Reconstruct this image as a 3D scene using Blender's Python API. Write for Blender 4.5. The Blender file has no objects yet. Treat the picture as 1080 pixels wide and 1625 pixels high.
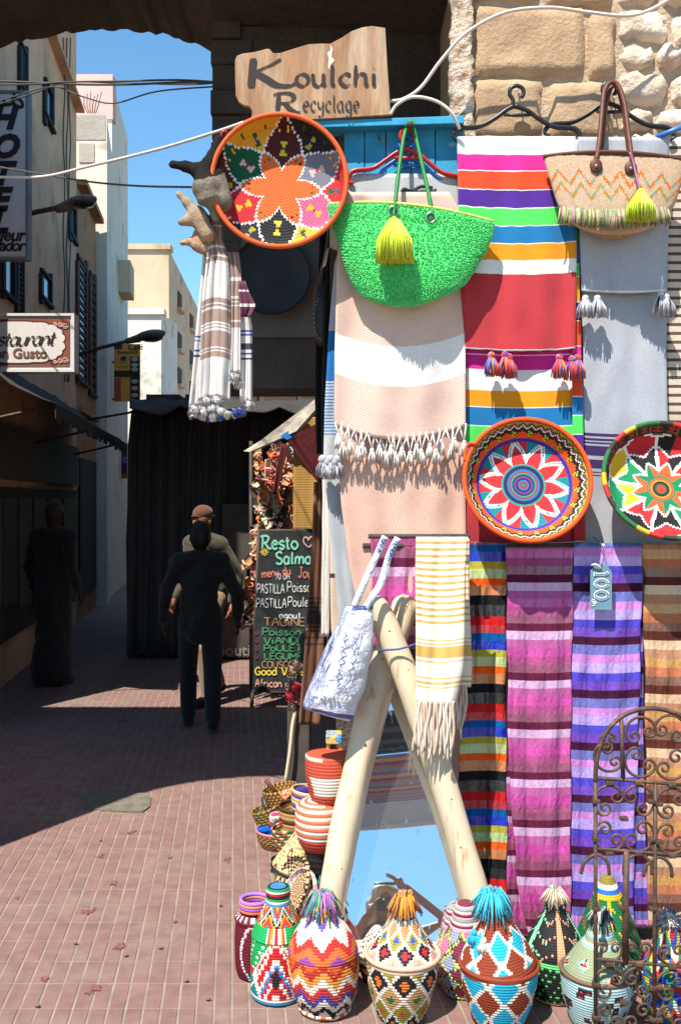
import bpy, bmesh, math, random
from math import sin, cos, pi, radians, sqrt, atan2, floor
from mathutils import Vector, Matrix, noise
random.seed(7)
scene = bpy.context.scene
COL = scene.collection

# ------------------------------------------------------------------ camera
F, CX, HZ, CAMZ = 1600.0, 540.0, 790.0, 1.55      # focal length in photo pixels, centre column, horizon row, eye height
cam_d = bpy.data.cameras.new('camera'); cam = bpy.data.objects.new('camera', cam_d); COL.objects.link(cam)
cam.location = (0, 0, CAMZ); cam.rotation_euler = (radians(90), 0, 0)
cam_d.sensor_fit = 'VERTICAL'; cam_d.sensor_height = 36.0; cam_d.lens = 36.0 * F / 1625.0
cam_d.shift_y = -(812.5 - HZ) / 1625.0
cam_d.clip_start = 0.05; cam_d.clip_end = 2000
scene.camera = cam

# ------------------------------------------------------------------ sky, sun, exposure
SUN = Vector((0.30, 0.52, -1.0)).normalized()       # the way sunlight travels
wd = bpy.data.worlds.new('World'); scene.world = wd; wd.use_nodes = True
nt = wd.node_tree; bg = nt.nodes['Background']
sk = nt.nodes.new('ShaderNodeTexSky'); sk.sky_type = 'NISHITA'; sk.sun_disc = False
sk.sun_elevation = math.asin(-SUN.z); sk.sun_rotation = atan2(-SUN.x, -SUN.y)
sk.altitude = 0; sk.air_density = 1.0; sk.dust_density = 0.15; sk.ozone_density = 3.0
tint = nt.nodes.new('ShaderNodeMix'); tint.data_type = 'RGBA'; tint.blend_type = 'MULTIPLY'; tint.inputs['Factor'].default_value = 1.0
tint.inputs['B'].default_value = (.66, .92, .97, 1)          # the photograph's sky leans to cyan
nt.links.new(sk.outputs[0], tint.inputs['A']); nt.links.new(tint.outputs['Result'], bg.inputs[0]); bg.inputs[1].default_value = 0.13
sl = bpy.data.lights.new('sun', 'SUN'); sl.energy = 5.0; sl.angle = radians(0.53); sl.color = (1.0, 0.955, 0.88)
so = bpy.data.objects.new('sun', sl); COL.objects.link(so)
so.rotation_euler = SUN.to_track_quat('-Z', 'Y').to_euler(); so.location = (-3, -5, 12)
vs = scene.view_settings
vs.view_transform = 'Standard'; vs.look = 'None'; vs.gamma = 1.0; vs.exposure = 0.85
scene.render.engine = 'CYCLES'
scene.cycles.max_bounces = 6; scene.cycles.diffuse_bounces = 3; scene.cycles.glossy_bounces = 4

# ------------------------------------------------------------------ helpers
def P(px, py, Y):                                   # a photo pixel at a known distance
    return Vector(((px - CX) / F * Y, Y, CAMZ - (py - HZ) / F * Y))
def lin(c): return c / 12.92 if c <= 0.04045 else ((c + 0.055) / 1.055) ** 2.4
def C(r, g, b, k=0.78): return (lin(r / 255) * k, lin(g / 255) * k, lin(b / 255) * k)
def lerp(a, b, t): return a + (b - a) * t
def interp(tab, x, i):                              # piecewise-linear table lookup: rows (x, a, b, ...)
    if x <= tab[0][0]: return tab[0][i]
    for r0, r1 in zip(tab, tab[1:]):
        if x <= r1[0]: return lerp(r0[i], r1[i], (x - r0[0]) / (r1[0] - r0[0] + 1e-9))
    return tab[-1][i]
ORG = {}
def thing(name, label, cat, loc, group=None, kind=None):
    o = bpy.data.objects.new(name, None); o.empty_display_size = 0.1
    COL.objects.link(o); o.location = loc; ORG[o.name] = Vector(loc)
    o['label'] = label; o['category'] = cat
    if group: o['group'] = group
    if kind: o['kind'] = kind
    return o
def tag(o, label=None, cat=None, group=None, kind=None):
    if label: o['label'] = label
    if cat: o['category'] = cat
    if group: o['group'] = group
    if kind: o['kind'] = kind
    return o
def mk(name, verts, faces, mat, parent=None, cols=None, smooth=True, org=None, sat=None, uvs=None):
    """one mesh object from world coordinates; cols = one colour per face"""
    me = bpy.data.meshes.new(name)
    verts = [Vector(v) for v in verts]
    if parent is not None: o0 = ORG[parent.name]
    elif org is not None: o0 = Vector(org)
    else:
        xs = [v.x for v in verts]; ys = [v.y for v in verts]; zs = [v.z for v in verts]
        o0 = Vector(((min(xs) + max(xs)) / 2, (min(ys) + max(ys)) / 2, min(zs)))
    me.from_pydata([v - o0 for v in verts], [], faces); 
    if smooth: me.polygons.foreach_set('use_smooth', [True] * len(me.polygons))
    if cols is not None:
        at = me.color_attributes.new('Col', 'FLOAT_COLOR', 'CORNER'); buf = []
        for f, c in zip(faces, cols): buf.extend((c[0], c[1], c[2], 1.0) * len(f))
        at.data.foreach_set('color', buf)
    if sat is not None:
        at = me.attributes.new('Sat', 'FLOAT', 'FACE'); at.data.foreach_set('value', sat)
    if uvs is not None:
        uv = me.uv_layers.new(name='UVMap'); buf = []
        for f in faces:
            for i in f: buf.extend(uvs[i])
        uv.data.foreach_set('uv', buf)
    me.update()
    o = bpy.data.objects.new(name, me); COL.objects.link(o); ORG[o.name] = o0
    if mat: me.materials.append(mat)
    if parent is not None: o.parent = parent
    else: o.location = o0
    return o
def clone(o, parent=None, loc=None, rot=None):
    c = o.copy(); COL.objects.link(c); c.parent = parent
    if loc is not None: c.location = loc
    if rot is not None: c.rotation_euler = rot
    ORG[c.name] = Vector(c.location) if parent is None else ORG[parent.name]
    for ch in o.children: clone(ch, c)
    return c
def solid(o, t, off=0.0):
    m = o.modifiers.new('thick', 'SOLIDIFY'); m.thickness = t; m.offset = off; return o
def bevel(o, w, seg=2):
    m = o.modifiers.new('bevel', 'BEVEL'); m.width = w; m.segments = seg; m.limit_method = 'ANGLE'; m.angle_limit = radians(40); return o
def box_vf(a, b):
    (x0, y0, z0), (x1, y1, z1) = a, b
    v = [(x0,y0,z0),(x1,y0,z0),(x1,y1,z0),(x0,y1,z0),(x0,y0,z1),(x1,y0,z1),(x1,y1,z1),(x0,y1,z1)]
    f = [(0,3,2,1),(4,5,6,7),(0,1,5,4),(1,2,6,5),(2,3,7,6),(3,0,4,7)]
    return v, f
def box(name, a, b, mat, parent=None, bv=0.0, M=None):
    v, f = box_vf(a, b)
    if M is not None: v = [M @ Vector(p) for p in v]
    o = mk(name, v, f, mat, parent, smooth=False)
    if bv: bevel(o, bv)
    return o
class MB:
    """collects geometry for one mesh"""
    def __init__(s): s.v = []; s.f = []; s.c = []
    def add(s, v, f, c=(.5, .5, .5)):
        n = len(s.v); s.v.extend(v); s.f.extend([tuple(i + n for i in q) for q in f])
        s.c.extend(c if isinstance(c, list) else [c] * len(f))
    def box(s, a, b, c=(.5, .5, .5)): s.add(*box_vf(a, b), c)
    def tube(s, pts, r, n=8, c=(.5, .5, .5), closed=False): s.add(*tube_vf(pts, r, n, closed), c)
    def build(s, name, mat, parent=None, smooth=True, cols=True, org=None):
        return mk(name, s.v, s.f, mat, parent, s.c if cols else None, smooth, org)
def smooth_line(pts, k=6, closed=False):            # Catmull-Rom
    pts = [Vector(p) for p in pts]; n = len(pts)
    if n < 3: return pts
    out = []
    rng = range(n) if closed else range(n - 1)
    for i in rng:
        if closed: a, b, c, d = pts[(i-1) % n], pts[i], pts[(i+1) % n], pts[(i+2) % n]
        else:
            b, c = pts[i], pts[i+1]
            a = pts[i-1] if i else b * 2 - c
            d = pts[i+2] if i + 2 < n else c * 2 - b
        for j in range(k):
            t = j / k
            out.append(0.5 * ((2*b) + (c-a)*t + (2*a - 5*b + 4*c - d)*t*t + (3*b - a - 3*c + d)*t*t*t))
    if not closed: out.append(pts[-1])
    return out
def tube_vf(pts, r, n=8, closed=False, flat=1.0, up=None):
    pts = [Vector(p) for p in pts]; m = len(pts); v = []; f = []
    rr = r if isinstance(r, (list, tuple)) else [r] * m
    nrm = None
    for i, p in enumerate(pts):
        if closed: t = pts[(i+1) % m] - pts[i-1]
        else: t = pts[min(i+1, m-1)] - pts[max(i-1, 0)]
        if t.length < 1e-9: t = Vector((0, 0, 1))
        t.normalize()
        if up is not None: nrm = Vector(up) - t * t.dot(Vector(up))
        elif nrm is None: nrm = t.orthogonal()
        else: nrm = nrm - t * t.dot(nrm)
        if nrm.length < 1e-6: nrm = t.orthogonal()
        nrm = nrm.normalized(); bn = t.cross(nrm)
        for k in range(n):
            a = 2 * pi * k / n
            v.append(p + (nrm * cos(a) * flat + bn * sin(a)) * rr[i])
    seg = m if closed else m - 1
    for i in range(seg):
        for k in range(n):
            a, b = i * n + k, i * n + (k + 1) % n
            c, d = ((i + 1) % m) * n + (k + 1) % n, ((i + 1) % m) * n + k
            f.append((a, b, c, d))
    if not closed:
        f.append(tuple(range(n - 1, -1, -1))); f.append(tuple((m - 1) * n + k for k in range(n)))
    return v, f
def tube(name, pts, r, mat, parent=None, n=8, closed=False, sm=0, flat=1.0, up=None):
    if sm: pts = smooth_line(pts, sm, closed)
    v, f = tube_vf(pts, r, n, closed, flat, up)
    return mk(name, v, f, mat, parent)
def ball_vf(c, r, nu=10, nv=7, s=(1, 1, 1), wob=0.0):
    v = []; f = []; c = Vector(c)
    for j in range(nv + 1):
        th = pi * j / nv
        for i in range(nu):
            ph = 2 * pi * i / nu
            d = Vector((sin(th)*cos(ph)*s[0], sin(th)*sin(ph)*s[1], cos(th)*s[2]))
            k = 1 + (wob * (random.random() - .5) if 0 < j < nv else 0)
            v.append(c + d * r * k)
    for j in range(nv):
        for i in range(nu):
            f.append((j*nu+i, (j+1)*nu+i, (j+1)*nu+(i+1) % nu, j*nu+(i+1) % nu))
    return v, f
def prism(name, outline, y0, y1, mat, parent=None, bv=0.0, smooth=False):
    """outline in (x, z), extruded from y0 to y1"""
    n = len(outline)
    v = [(x, y0, z) for x, z in outline] + [(x, y1, z) for x, z in outline]
    f = [tuple(range(n)), tuple(range(2*n - 1, n - 1, -1))] + [(i + n, (i+1) % n + n, (i+1) % n, i) for i in range(n)]
    o = mk(name, v, f, mat, parent, smooth=smooth)
    if bv: bevel(o, bv)
    return o

# ------------------------------------------------------------------ materials
def mat(name, base=(.5, .5, .5), rough=.8, attr=False, var=.25, vscale=8.0, bump=.3, bscale=60.0, bdist=.004,
        spec=.3, metal=0.0, wave=None, stain=None, sheen=0.0, sat=False, detail=6, coord='Object', second=None, stretch=None):
    m = bpy.data.materials.new(name); m.use_nodes = True; t = m.node_tree; N = t.nodes; L = t.links
    b = N['Principled BSDF']; b.inputs['Roughness'].default_value = rough
    b.inputs['Specular IOR Level'].default_value = spec; b.inputs['Metallic'].default_value = metal
    if coord == 'World': co = N.new('ShaderNodeNewGeometry').outputs['Position']
    else: co = N.new('ShaderNodeTexCoord').outputs[coord]
    if stretch is not None:
        mpn = N.new('ShaderNodeMapping'); mpn.inputs['Scale'].default_value = stretch; L.new(co, mpn.inputs['Vector']); co = mpn.outputs['Vector']
    if attr:
        a = N.new('ShaderNodeAttribute'); a.attribute_name = 'Col'; col = a.outputs['Color']
    else:
        r = N.new('ShaderNodeRGB'); r.outputs[0].default_value = (*base, 1); col = r.outputs[0]
    def noise_node(sc, det=detail):
        n = N.new('ShaderNodeTexNoise'); n.inputs['Scale'].default_value = sc; n.inputs['Detail'].default_value = det
        n.inputs['Roughness'].default_value = .6; L.new(co, n.inputs['Vector']); return n
    if second is not None:                          # patches of a second true colour
        n2 = noise_node(second[1]); rp = N.new('ShaderNodeValToRGB'); e = rp.color_ramp.elements
        e[0].position = second[2]; e[1].position = second[2] + second[3]
        L.new(n2.outputs['Fac'], rp.inputs['Fac'])
        mx = N.new('ShaderNodeMix'); mx.data_type = 'RGBA'; L.new(rp.outputs['Color'], mx.inputs['Factor'])
        L.new(col, mx.inputs['A']); mx.inputs['B'].default_value = (*second[0], 1); col = mx.outputs['Result']
    if var:
        n1 = noise_node(vscale); mr = N.new('ShaderNodeMapRange')
        mr.inputs['From Min'].default_value = .25; mr.inputs['From Max'].default_value = .75
        mr.inputs['To Min'].default_value = 1 - var; mr.inputs['To Max'].default_value = 1 + var
        L.new(n1.outputs['Fac'], mr.inputs['Value'])
        mu = N.new('ShaderNodeVectorMath'); mu.operation = 'SCALE'
        L.new(col, mu.inputs[0]); L.new(mr.outputs['Result'], mu.inputs['Scale']); col = mu.outputs[0]
    L.new(col, b.inputs['Base Color'])
    h = None
    if bump:
        nb = noise_node(bscale); h = nb.outputs['Fac']
        if wave is not None:                        # wave = (direction, scale, amount[, second direction])
            for ax in wave[0]:
                w = N.new('ShaderNodeTexWave'); w.bands_direction = ax; w.inputs['Scale'].default_value = wave[1]
                w.inputs['Distortion'].default_value = wave[3] if len(wave) > 3 else 1.2
                w.inputs['Detail Scale'].default_value = 2.0
                L.new(co, w.inputs['Vector'])
                ad = N.new('ShaderNodeMath'); ad.operation = 'MULTIPLY_ADD'
                L.new(w.outputs['Fac'], ad.inputs[0]); ad.inputs[1].default_value = wave[2]; L.new(h, ad.inputs[2]); h = ad.outputs[0]
        bp = N.new('ShaderNodeBump'); bp.inputs['Strength'].default_value = bump; bp.inputs['Distance'].default_value = bdist
        L.new(h, bp.inputs['Height']); L.new(bp.outputs[0], b.inputs['Normal'])
    if sheen:
        b.inputs['Sheen Weight'].default_value = sheen; b.inputs['Sheen Roughness'].default_value = .5
    if sat:
        s = N.new('ShaderNodeAttribute'); s.attribute_name = 'Sat'
        m1 = N.new('ShaderNodeMapRange'); m1.inputs['To Min'].default_value = .9; m1.inputs['To Max'].default_value = .26
        L.new(s.outputs['Fac'], m1.inputs['Value']); L.new(m1.outputs['Result'], b.inputs['Roughness'])
        m2 = N.new('ShaderNodeMapRange'); m2.inputs['To Min'].default_value = .1; m2.inputs['To Max'].default_value = .75
        L.new(s.outputs['Fac'], m2.inputs['Value']); L.new(m2.outputs['Result'], b.inputs['Specular IOR Level'])
    return m
M = {}
M['cloth'] = mat('woven_cotton', attr=True, rough=.92, var=.10, vscale=220, bump=.5, bscale=420, bdist=.002, wave=('X', 130, .5), sheen=.15)
M['melange'] = mat('melange_wool', attr=True, rough=.95, var=.28, vscale=330, bump=.5, bscale=380, bdist=.003, sheen=.2)
M['satin'] = mat('satin_and_chenille', attr=True, rough=.6, var=.16, vscale=120, bump=.42, bscale=30, bdist=.006, sat=True, wave=('X', 14, .7, 4.0))
M['coil'] = mat('coiled_raffia', attr=True, rough=.7, var=.18, vscale=260, bump=.4, bscale=300, bdist=.002)
M['fibre'] = mat('yarn', attr=True, rough=.9, var=.2, vscale=150, bump=.4, bscale=300, bdist=.002, sheen=.3)
M['paint'] = mat('flat_print', attr=True, rough=.75, var=.12, vscale=60, bump=.1, bscale=200, bdist=.001)
M['chalk'] = mat('chalk', attr=True, rough=1, var=.35, vscale=150, bump=0, spec=.05)
M['stone'] = mat('ashlar_sandstone', C(212, 178, 140, .72), rough=.95, var=.14, vscale=14, bump=.7, bscale=70, bdist=.009, second=(C(190, 152, 116, .68), 4, .46, .25), coord='World')
M['rubble'] = mat('rubble_stone', C(226, 200, 174, .75), rough=.95, var=.16, vscale=12, bump=1, bscale=40, bdist=.014, second=(C(240, 218, 195, .8), 6, .42, .2))
M['mortar'] = mat('lime_mortar', C(214, 186, 156, .72), rough=1, var=.2, vscale=20, bump=1, bscale=70, bdist=.012)
M['plaster_edge'] = mat('flaking_plaster', C(235, 212, 186, .75), rough=1, var=.2, vscale=30, bump=1, bscale=60, bdist=.02, second=(C(190, 150, 115, .7), 22, .5, .12))
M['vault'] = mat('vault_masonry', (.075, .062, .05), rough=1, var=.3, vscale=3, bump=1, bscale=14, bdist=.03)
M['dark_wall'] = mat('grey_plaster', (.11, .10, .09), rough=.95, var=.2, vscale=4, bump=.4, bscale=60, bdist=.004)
M['paver'] = mat('red_cement_paver', C(188, 144, 134, .39), rough=.85, var=.26, vscale=13, bump=.4, bscale=260, bdist=.002, second=(C(194, 158, 144, .38), 2.3, .42, .22), coord='World')
M['grout'] = mat('sand_grout', C(208, 184, 164, .40), rough=1, var=.32, vscale=9, bump=.6, bscale=150, bdist=.003)
M['wood_pole'] = mat('peeled_pole_wood', C(240, 218, 182, .68), rough=.62, var=.10, vscale=5, bump=.35, bscale=30, bdist=.006, second=(C(196, 152, 100, .66), 14, .58, .10), stretch=(1.5, 1.5, .22))
M['ply'] = mat('plywood', C(188, 142, 104, .66), rough=.8, var=.34, vscale=26, bump=.5, bscale=60, bdist=.003, second=(C(206, 174, 142, .68), 9, .46, .16), stretch=(1.6, 1, .28))
M['blue_wood'] = mat('blue_painted_wood', C(60, 168, 208, .72), rough=.7, var=.2, vscale=14, bump=.5, bscale=50, bdist=.004, second=(C(170, 205, 205, .7), 11, .63, .05))
M['iron'] = mat('rusty_iron', (.085, .055, .04), rough=.6, var=.4, vscale=40, bump=.6, bscale=120, bdist=.003, metal=.35, second=(C(150, 105, 80, .6), 30, .5, .2))
M['black_plastic'] = mat('black_plastic', (.015, .015, .016), rough=.35, var=.1, bump=.05, spec=.5)
M['red_plastic'] = mat('red_plastic', C(214, 40, 46, .7), rough=.35, var=.05, bump=.05, spec=.5)
M['blue_plastic'] = mat('blue_plastic', C(60, 130, 225, .7), rough=.35, var=.05, bump=.05, spec=.5)
M['leather'] = mat('brown_leather', C(112, 66, 46, .7), rough=.5, var=.2, vscale=40, bump=.5, bscale=160, bdist=.002)
M['black_leather'] = mat('black_leather', (.02, .018, .017), rough=.45, var=.2, vscale=40, bump=.4, bscale=160, bdist=.002)
M['green_leather'] = mat('green_leather', C(40, 140, 62, .7), rough=.45, var=.15, vscale=40, bump=.3, bscale=160, bdist=.002)
M['metal'] = mat('nickel', (.5, .48, .44), rough=.3, var=.1, bump=.1, metal=1)
M['cable_white'] = mat('white_cable', C(236, 224, 208, .75), rough=.5, var=.06, bump=.05)
M['cable_dark'] = mat('dark_cable', (.07, .075, .07), rough=.6, var=.1, bump=.05)
M['sign_white'] = mat('sign_white', C(225, 220, 215, .8), rough=.5, var=.07, vscale=5, bump=.1)
M['slate'] = mat('blackboard', (.022, .024, .026), rough=.8, var=.5, vscale=9, bump=.1, second=((.05, .052, .055), 4, .5, .25))
M['dark_wood'] = mat('dark_wood', (.07, .055, .044), rough=.8, var=.3, vscale=10, bump=.5, bscale=40, bdist=.004)
M['black_cloth'] = mat('black_sheeting', (.045, .042, .038), rough=.95, var=.2, vscale=3, bump=.3, bscale=30, bdist=.006)
# ------------------------------------------------------------------ lettering: a one-line alphabet and print
GL = {
'A':(7,"0,0 3.5,10 7,0;1.5,4 5.5,4"),'B':(6,"0,0 0,10;0,10 4,10 5.5,8 4,5.3 0,5.3;0,5.3 4.5,5.3 6,2.7 4.5,0 0,0"),
'C':(6.5,"6.5,8.5 4.5,10 2,9.5 0,6.5 0,3.5 2,.5 4.5,0 6.5,1.5"),'D':(6.5,"0,0 0,10;0,10 3,10 6,8 6.5,5 6,2 3,0 0,0"),
'E':(5.5,"5.5,10 0,10;0,10 0,0;0,0 5.5,0;0,5.2 4.5,5.2"),'F':(5.5,"5.5,10 0,10;0,10 0,0;0,5.2 4.5,5.2"),
'G':(7,"6.5,8.5 4.5,10 2,9.5 0,6.5 0,3.5 2,.5 4.5,0 6.8,1.5 6.8,4.5;6.8,4.5 4,4.5"),'H':(6.5,"0,0 0,10;6.5,0 6.5,10;0,5 6.5,5"),
'I':(1.5,".7,0 .7,10"),'J':(5.5,"1.5,10 5.5,10;4,10 4,2 3,0 1.2,0 0,1.6"),'L':(5,"0,10 0,0;0,0 5,0"),
'K':(8,"1.2,9.8 .9,5 .6,0;7.5,9.6 5,7.5 1.2,5.2;1.2,5.2 4,3 6.5,.8 9.5,.6 11,1.6"),
'M':(8,"0,0 .5,10;.5,10 4,3;4,3 7.5,10;7.5,10 8,0"),'N':(7,"0,0 0,10;0,10 7,0;7,0 7,10"),
'O':(7,"3.5,10 1,8.7 0,5 1,1.3 3.5,0 6,1.3 7,5 6,8.7 3.5,10"),'P':(6,"0,0 0,10;0,10 4,10 6,8.4 6,6.4 4,4.8 0,4.8"),
'R':(7.5,"0,0 .6,10;-1.5,8.8 0,9.8 4,10 6,8.5 5.6,6.3 3.5,5 .5,4.8;2.6,4.9 5,1.6 7,.2 8.5,.4"),
'S':(6,"5.6,8.7 4,10 1.7,9.7 .4,8 1.5,5.9 4.3,4.6 5.8,2.8 4.6,.6 2.4,0 .2,1.4"),'T':(7,"0,10 7,10;3.5,10 3.5,0"),
'U':(6.5,"0,10 0,3 1.5,.5 3.2,0 5,.5 6.5,3 6.5,10"),'V':(7,"0,10 3.5,0 7,10"),
'a':(6,"5,5 3,6 1,5 0,3 1,.8 2.7,0 4.4,.9 5,2.6;5,6 5,1.2 6,.1"),'b':(5.5,"0,10 0,0;0,3 1,5.4 3,6 5,4.8 5.3,3 5,1 3,0 1,.6 0,2"),
'c':(5,"5,5 3,6 1,5 0,3 1,1 3,0 5,1"),'d':(5.5,"5,10 5,0;5,3 4.2,5.4 2.3,6 .5,4.8 0,3 .5,1 2.3,0 4.2,.6 5,2"),
'e':(5.2,".1,3.2 4.9,3.6 4.4,5.2 2.8,6 1,5 0,3 1,.9 3,0 5,1"),'f':(4,"4,9.4 2.8,10 1.7,9 1.5,7 1.5,0;0,6 3.6,6"),
'g':(5.5,"5,5 3,6 1,5 0,3 1,1 3,.3 4.4,1.2 5,2.6;5,6 5,-1.5 4,-3.4 2.2,-3.8 .4,-2.8"),'h':(5.5,".3,10 0,0;0,3.2 1.4,5.4 3.2,6 4.6,5 4.9,2.5 5,1 6,.1"),
'i':(2,"1,6 1,1 1.9,.1;1,8.4 1.1,8.7"),'l':(2.2,"1,10 .8,1.6 2,.1"),
'm':(8.5,"0,6 0,0;0,3.2 1.2,5.4 2.6,6 3.8,5 4,2.5 4,0;4,3.2 5.2,5.4 6.6,6 7.8,5 8,2.5 8.2,0"),'n':(5.5,"0,6 0,0;0,3.2 1.4,5.4 3.2,6 4.6,5 5,2.5 5.2,0"),
'o':(5.6,"2.8,6 .8,5 0,3 .8,1 2.8,0 4.8,1 5.6,3 4.8,5 2.8,6"),'p':(5.5,"0,6 0,-4;0,3 1,5.4 3,6 5,4.8 5.3,3 5,1 3,0 1,.6 0,2"),
'q':(5.5,"5,6 5,-4;5,3 4.2,5.4 2.3,6 .5,4.8 0,3 .5,1 2.3,0 4.2,.6 5,2"),
'r':(4,"0,6 0,0;0,3 1.2,5.2 2.6,6 4,5.6"),'s':(4.6,"4.4,5 2.8,6 .9,5.4 .6,4.2 2.2,3.2 4,2.4 4.4,1.2 2.8,0 .2,.8"),
't':(4,"1.6,9 1.6,1.4 2.6,.1 3.8,.8;0,6 3.6,6"),'u':(6,"0,6 .2,2 1.4,.2 3,0 4.6,1.6 5,3;5,6 5,1.2 6,.1"),
'v':(5,"0,6 2.5,0 5,6"),'y':(5.4,"0,6 .3,3 2,1.8 3.8,2.4 5,4;5,6 4.8,0 4,-2.6 2.2,-3.6 .4,-2.8"),
'0':(6,"3,10 1,8.5 0,5 1,1.5 3,0 5,1.5 6,5 5,8.5 3,10"),'1':(3.4,"0,8 2,10;2,10 2,0;0,0 3.4,0"),'7':(6,"0,10 6,10;6,10 2,0"),
'*':(8,"4,6.6 2.2,5.8 1.4,4 2.2,2.2 4,1.4 5.8,2.2 6.6,4 5.8,5.8 4,6.6;4,8 4,10;4,0 4,-2;0,4 -2,4;8,4 10,4;1.2,6.8 0,8;6.8,6.8 8,8;1.2,1.2 0,0;6.8,1.2 8,0"),
'<':(9,"4.5,0 1.5,3.5 0,7 1.2,9.6 3,9.6 4.5,7.4 6,9.6 7.8,9.6 9,7 7.5,3.5 4.5,0"),' ':(4,""),
}
def strokes(text, gap=1.6):
    x = 0; out = []
    for ch in text:
        w, s = GL.get(ch, GL[' '])
        for st in s.split(';'):
            if st: out.append([(x + float(a), float(b)) for a, b in (q.split(',') for q in st.split(' '))])
        x += w + gap
    return out, x - gap
def pen(name, text, to_world, width, mt, col, parent, size, nib=None, shear=0.0, curve=0.0, jit=0.0, gap=1.6):
    """text drawn with a pen: size = cap height, to_world(x, z) maps the flat board to the place"""
    st, W = strokes(text, gap); k = size / 10; mb = MB()
    lay = 0.0
    for s in st:
        s2 = [Vector(((x + shear * y + jit * (random.random() - .5)) * k, (y + curve * x + jit * (random.random() - .5)) * k, 0)) for x, y in s]
        ln = smooth_line(s2, 6) if len(s2) > 2 else [s2[0].lerp(s2[1], i / 4) for i in range(5)]
        n = len(ln); L = []; R = []
        for i, p in enumerate(ln):
            t = (ln[min(i+1, n-1)] - ln[max(i-1, 0)]); t = t.normalized() if t.length > 1e-9 else Vector((1, 0, 0))
            w = width / 2
            if nib is not None: w *= .32 + .95 * abs(sin(atan2(t.y, t.x) - nib))
            if i in (0, n-1): w *= .65
            q = Vector((-t.y, t.x, 0)) * w
            L.append(p + q); R.append(p - q)
        v = [to_world(p.x, p.y, lay) for p in L] + [to_world(p.x, p.y, lay) for p in R]
        f = [(i, i + n, i + n + 1, i + 1) for i in range(n - 1)]
        mb.add(v, f, col); lay += 0.00012
    return mb.build(name, mt, parent), W * k
def print_text(name, text, to_world, size, mt, col, parent, shear=0.0, align='LEFT', bold=0.0, spacing=1.0):
    cu = bpy.data.curves.new(name, 'FONT'); cu.body = text; cu.size = size; cu.shear = shear; cu.align_x = align
    cu.offset = bold; cu.space_character = spacing; cu.resolution_u = 3
    ob = bpy.data.objects.new('tmp_text', cu); COL.objects.link(ob)
    dg = bpy.context.evaluated_depsgraph_get(); me = bpy.data.meshes.new_from_object(ob.evaluated_get(dg))
    v = [to_world(p.co.x, p.co.y, 0) for p in me.vertices]; f = [tuple(p.vertices) for p in me.polygons]
    bpy.data.objects.remove(ob); bpy.data.curves.remove(cu); bpy.data.meshes.remove(me)
    return mk(name, v, f, mt, parent, [col] * len(f), smooth=False)

# ------------------------------------------------------------------ soft goods
def cloth(name, edges, Y, stripes, mt, parent=None, amp=.012, nf=2.5, ph=0.0, sag=0.0, thick=.006, nu=28, step=7.0, Y2=None, rnd=.004, xw=0.0, jag=0.0, flare=.35):
    """edges: rows (py, pxL, pxR); stripes: (py_end, colour[, satin]); a sheet hung at distance Y (Y2 at its foot)"""
    py0, py1 = edges[0][0], edges[-1][0]; rows = [py0]; cs = []; ss = []
    a = py0
    for s in stripes:
        e = min(s[0], py1)
        if e <= a: continue
        n = max(1, int((e - a) / step + .5))
        for i in range(n):
            rows.append(a + (e - a) * (i + 1) / n); cs.append(s[1]); ss.append(s[2] if len(s) > 2 else 0.0)
        a = e
    if a < py1 - .5:
        rows.append(py1); cs.append(stripes[-1][1]); ss.append(stripes[-1][2] if len(stripes[-1]) > 2 else 0.0)
    v = []; f = []; fc = []; fs = []; uv = []; sd = random.random() * 50
    for r in rows:
        tv = (r - py0) / (py1 - py0); xl, xr = interp(edges, r, 1), interp(edges, r, 2)
        yy = lerp(Y, Y if Y2 is None else Y2, tv)
        for i in range(nu + 1):
            u = i / nu
            d = amp * (flare + (1 - flare) * tv) * sin(2 * pi * nf * u + ph + 1.3 * tv) + amp * .4 * sin(2 * pi * nf * 2.3 * u + 2 * ph + 2 * tv)
            d += rnd * noise.noise(Vector((u * 6 + sd, r * .02, 0)))
            px = lerp(xl, xr, u) + xw * sin(r * .045 + u * 4 + sd)
            pyy = r + sag * 4 * u * (1 - u) * min(1, tv * 3) + jag * noise.noise(Vector((u * 14 + sd, r * .1, 3)))
            v.append(P(px, pyy, yy - d)); uv.append((u, tv))
    for j in range(len(rows) - 1):
        for i in range(nu):
            f.append((j*(nu+1)+i, (j+1)*(nu+1)+i, (j+1)*(nu+1)+i+1, j*(nu+1)+i+1)); fc.append(cs[j]); fs.append(ss[j])
    o = mk(name, v, f, mt, parent, fc, True, None, fs if mt is M['satin'] else None, uv)
    solid(o, thick, -1.0 if False else 0.0)
    return o
def seq(y0, y1, period, pat):                       # repeating stripe list; pat: (fraction, colour, satin)
    out = []; y = y0; i = 0
    while y < y1:
        fr, c, s = pat[i % len(pat)]; y += fr * period * (1 + .10 * (random.random() - .5))
        out.append((y, c, s)); i += 1
    return out
def tassel_mb(mb, top, ln, r, cols, n=16, head=True, headc=None, seed=None):
    top = Vector(top)
    if head: mb.add(*ball_vf(top + Vector((0, 0, -r * .5)), r * .55, 8, 6), headc or cols[0])
    for i in range(n):
        a = 2 * pi * random.random(); q = sqrt(random.random()) * r
        e = top + Vector((cos(a) * q, sin(a) * q * .7, -ln * (1 - .12 * random.random())))
        s = top + Vector((cos(a) * r * .28, sin(a) * r * .28, -r * .7 if head else 0))
        m = (s + e) / 2 + Vector((cos(a) * r * .22, sin(a) * r * .2, 0))
        w = min(r * .16, .0030); m = m + Vector((random.uniform(-1, 1), random.uniform(-1, 1), 0)) * r * .06
        mb.add(*tube_vf([s, m, e], [w * .8, w, w * .8], 3), random.choice(cols))
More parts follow.
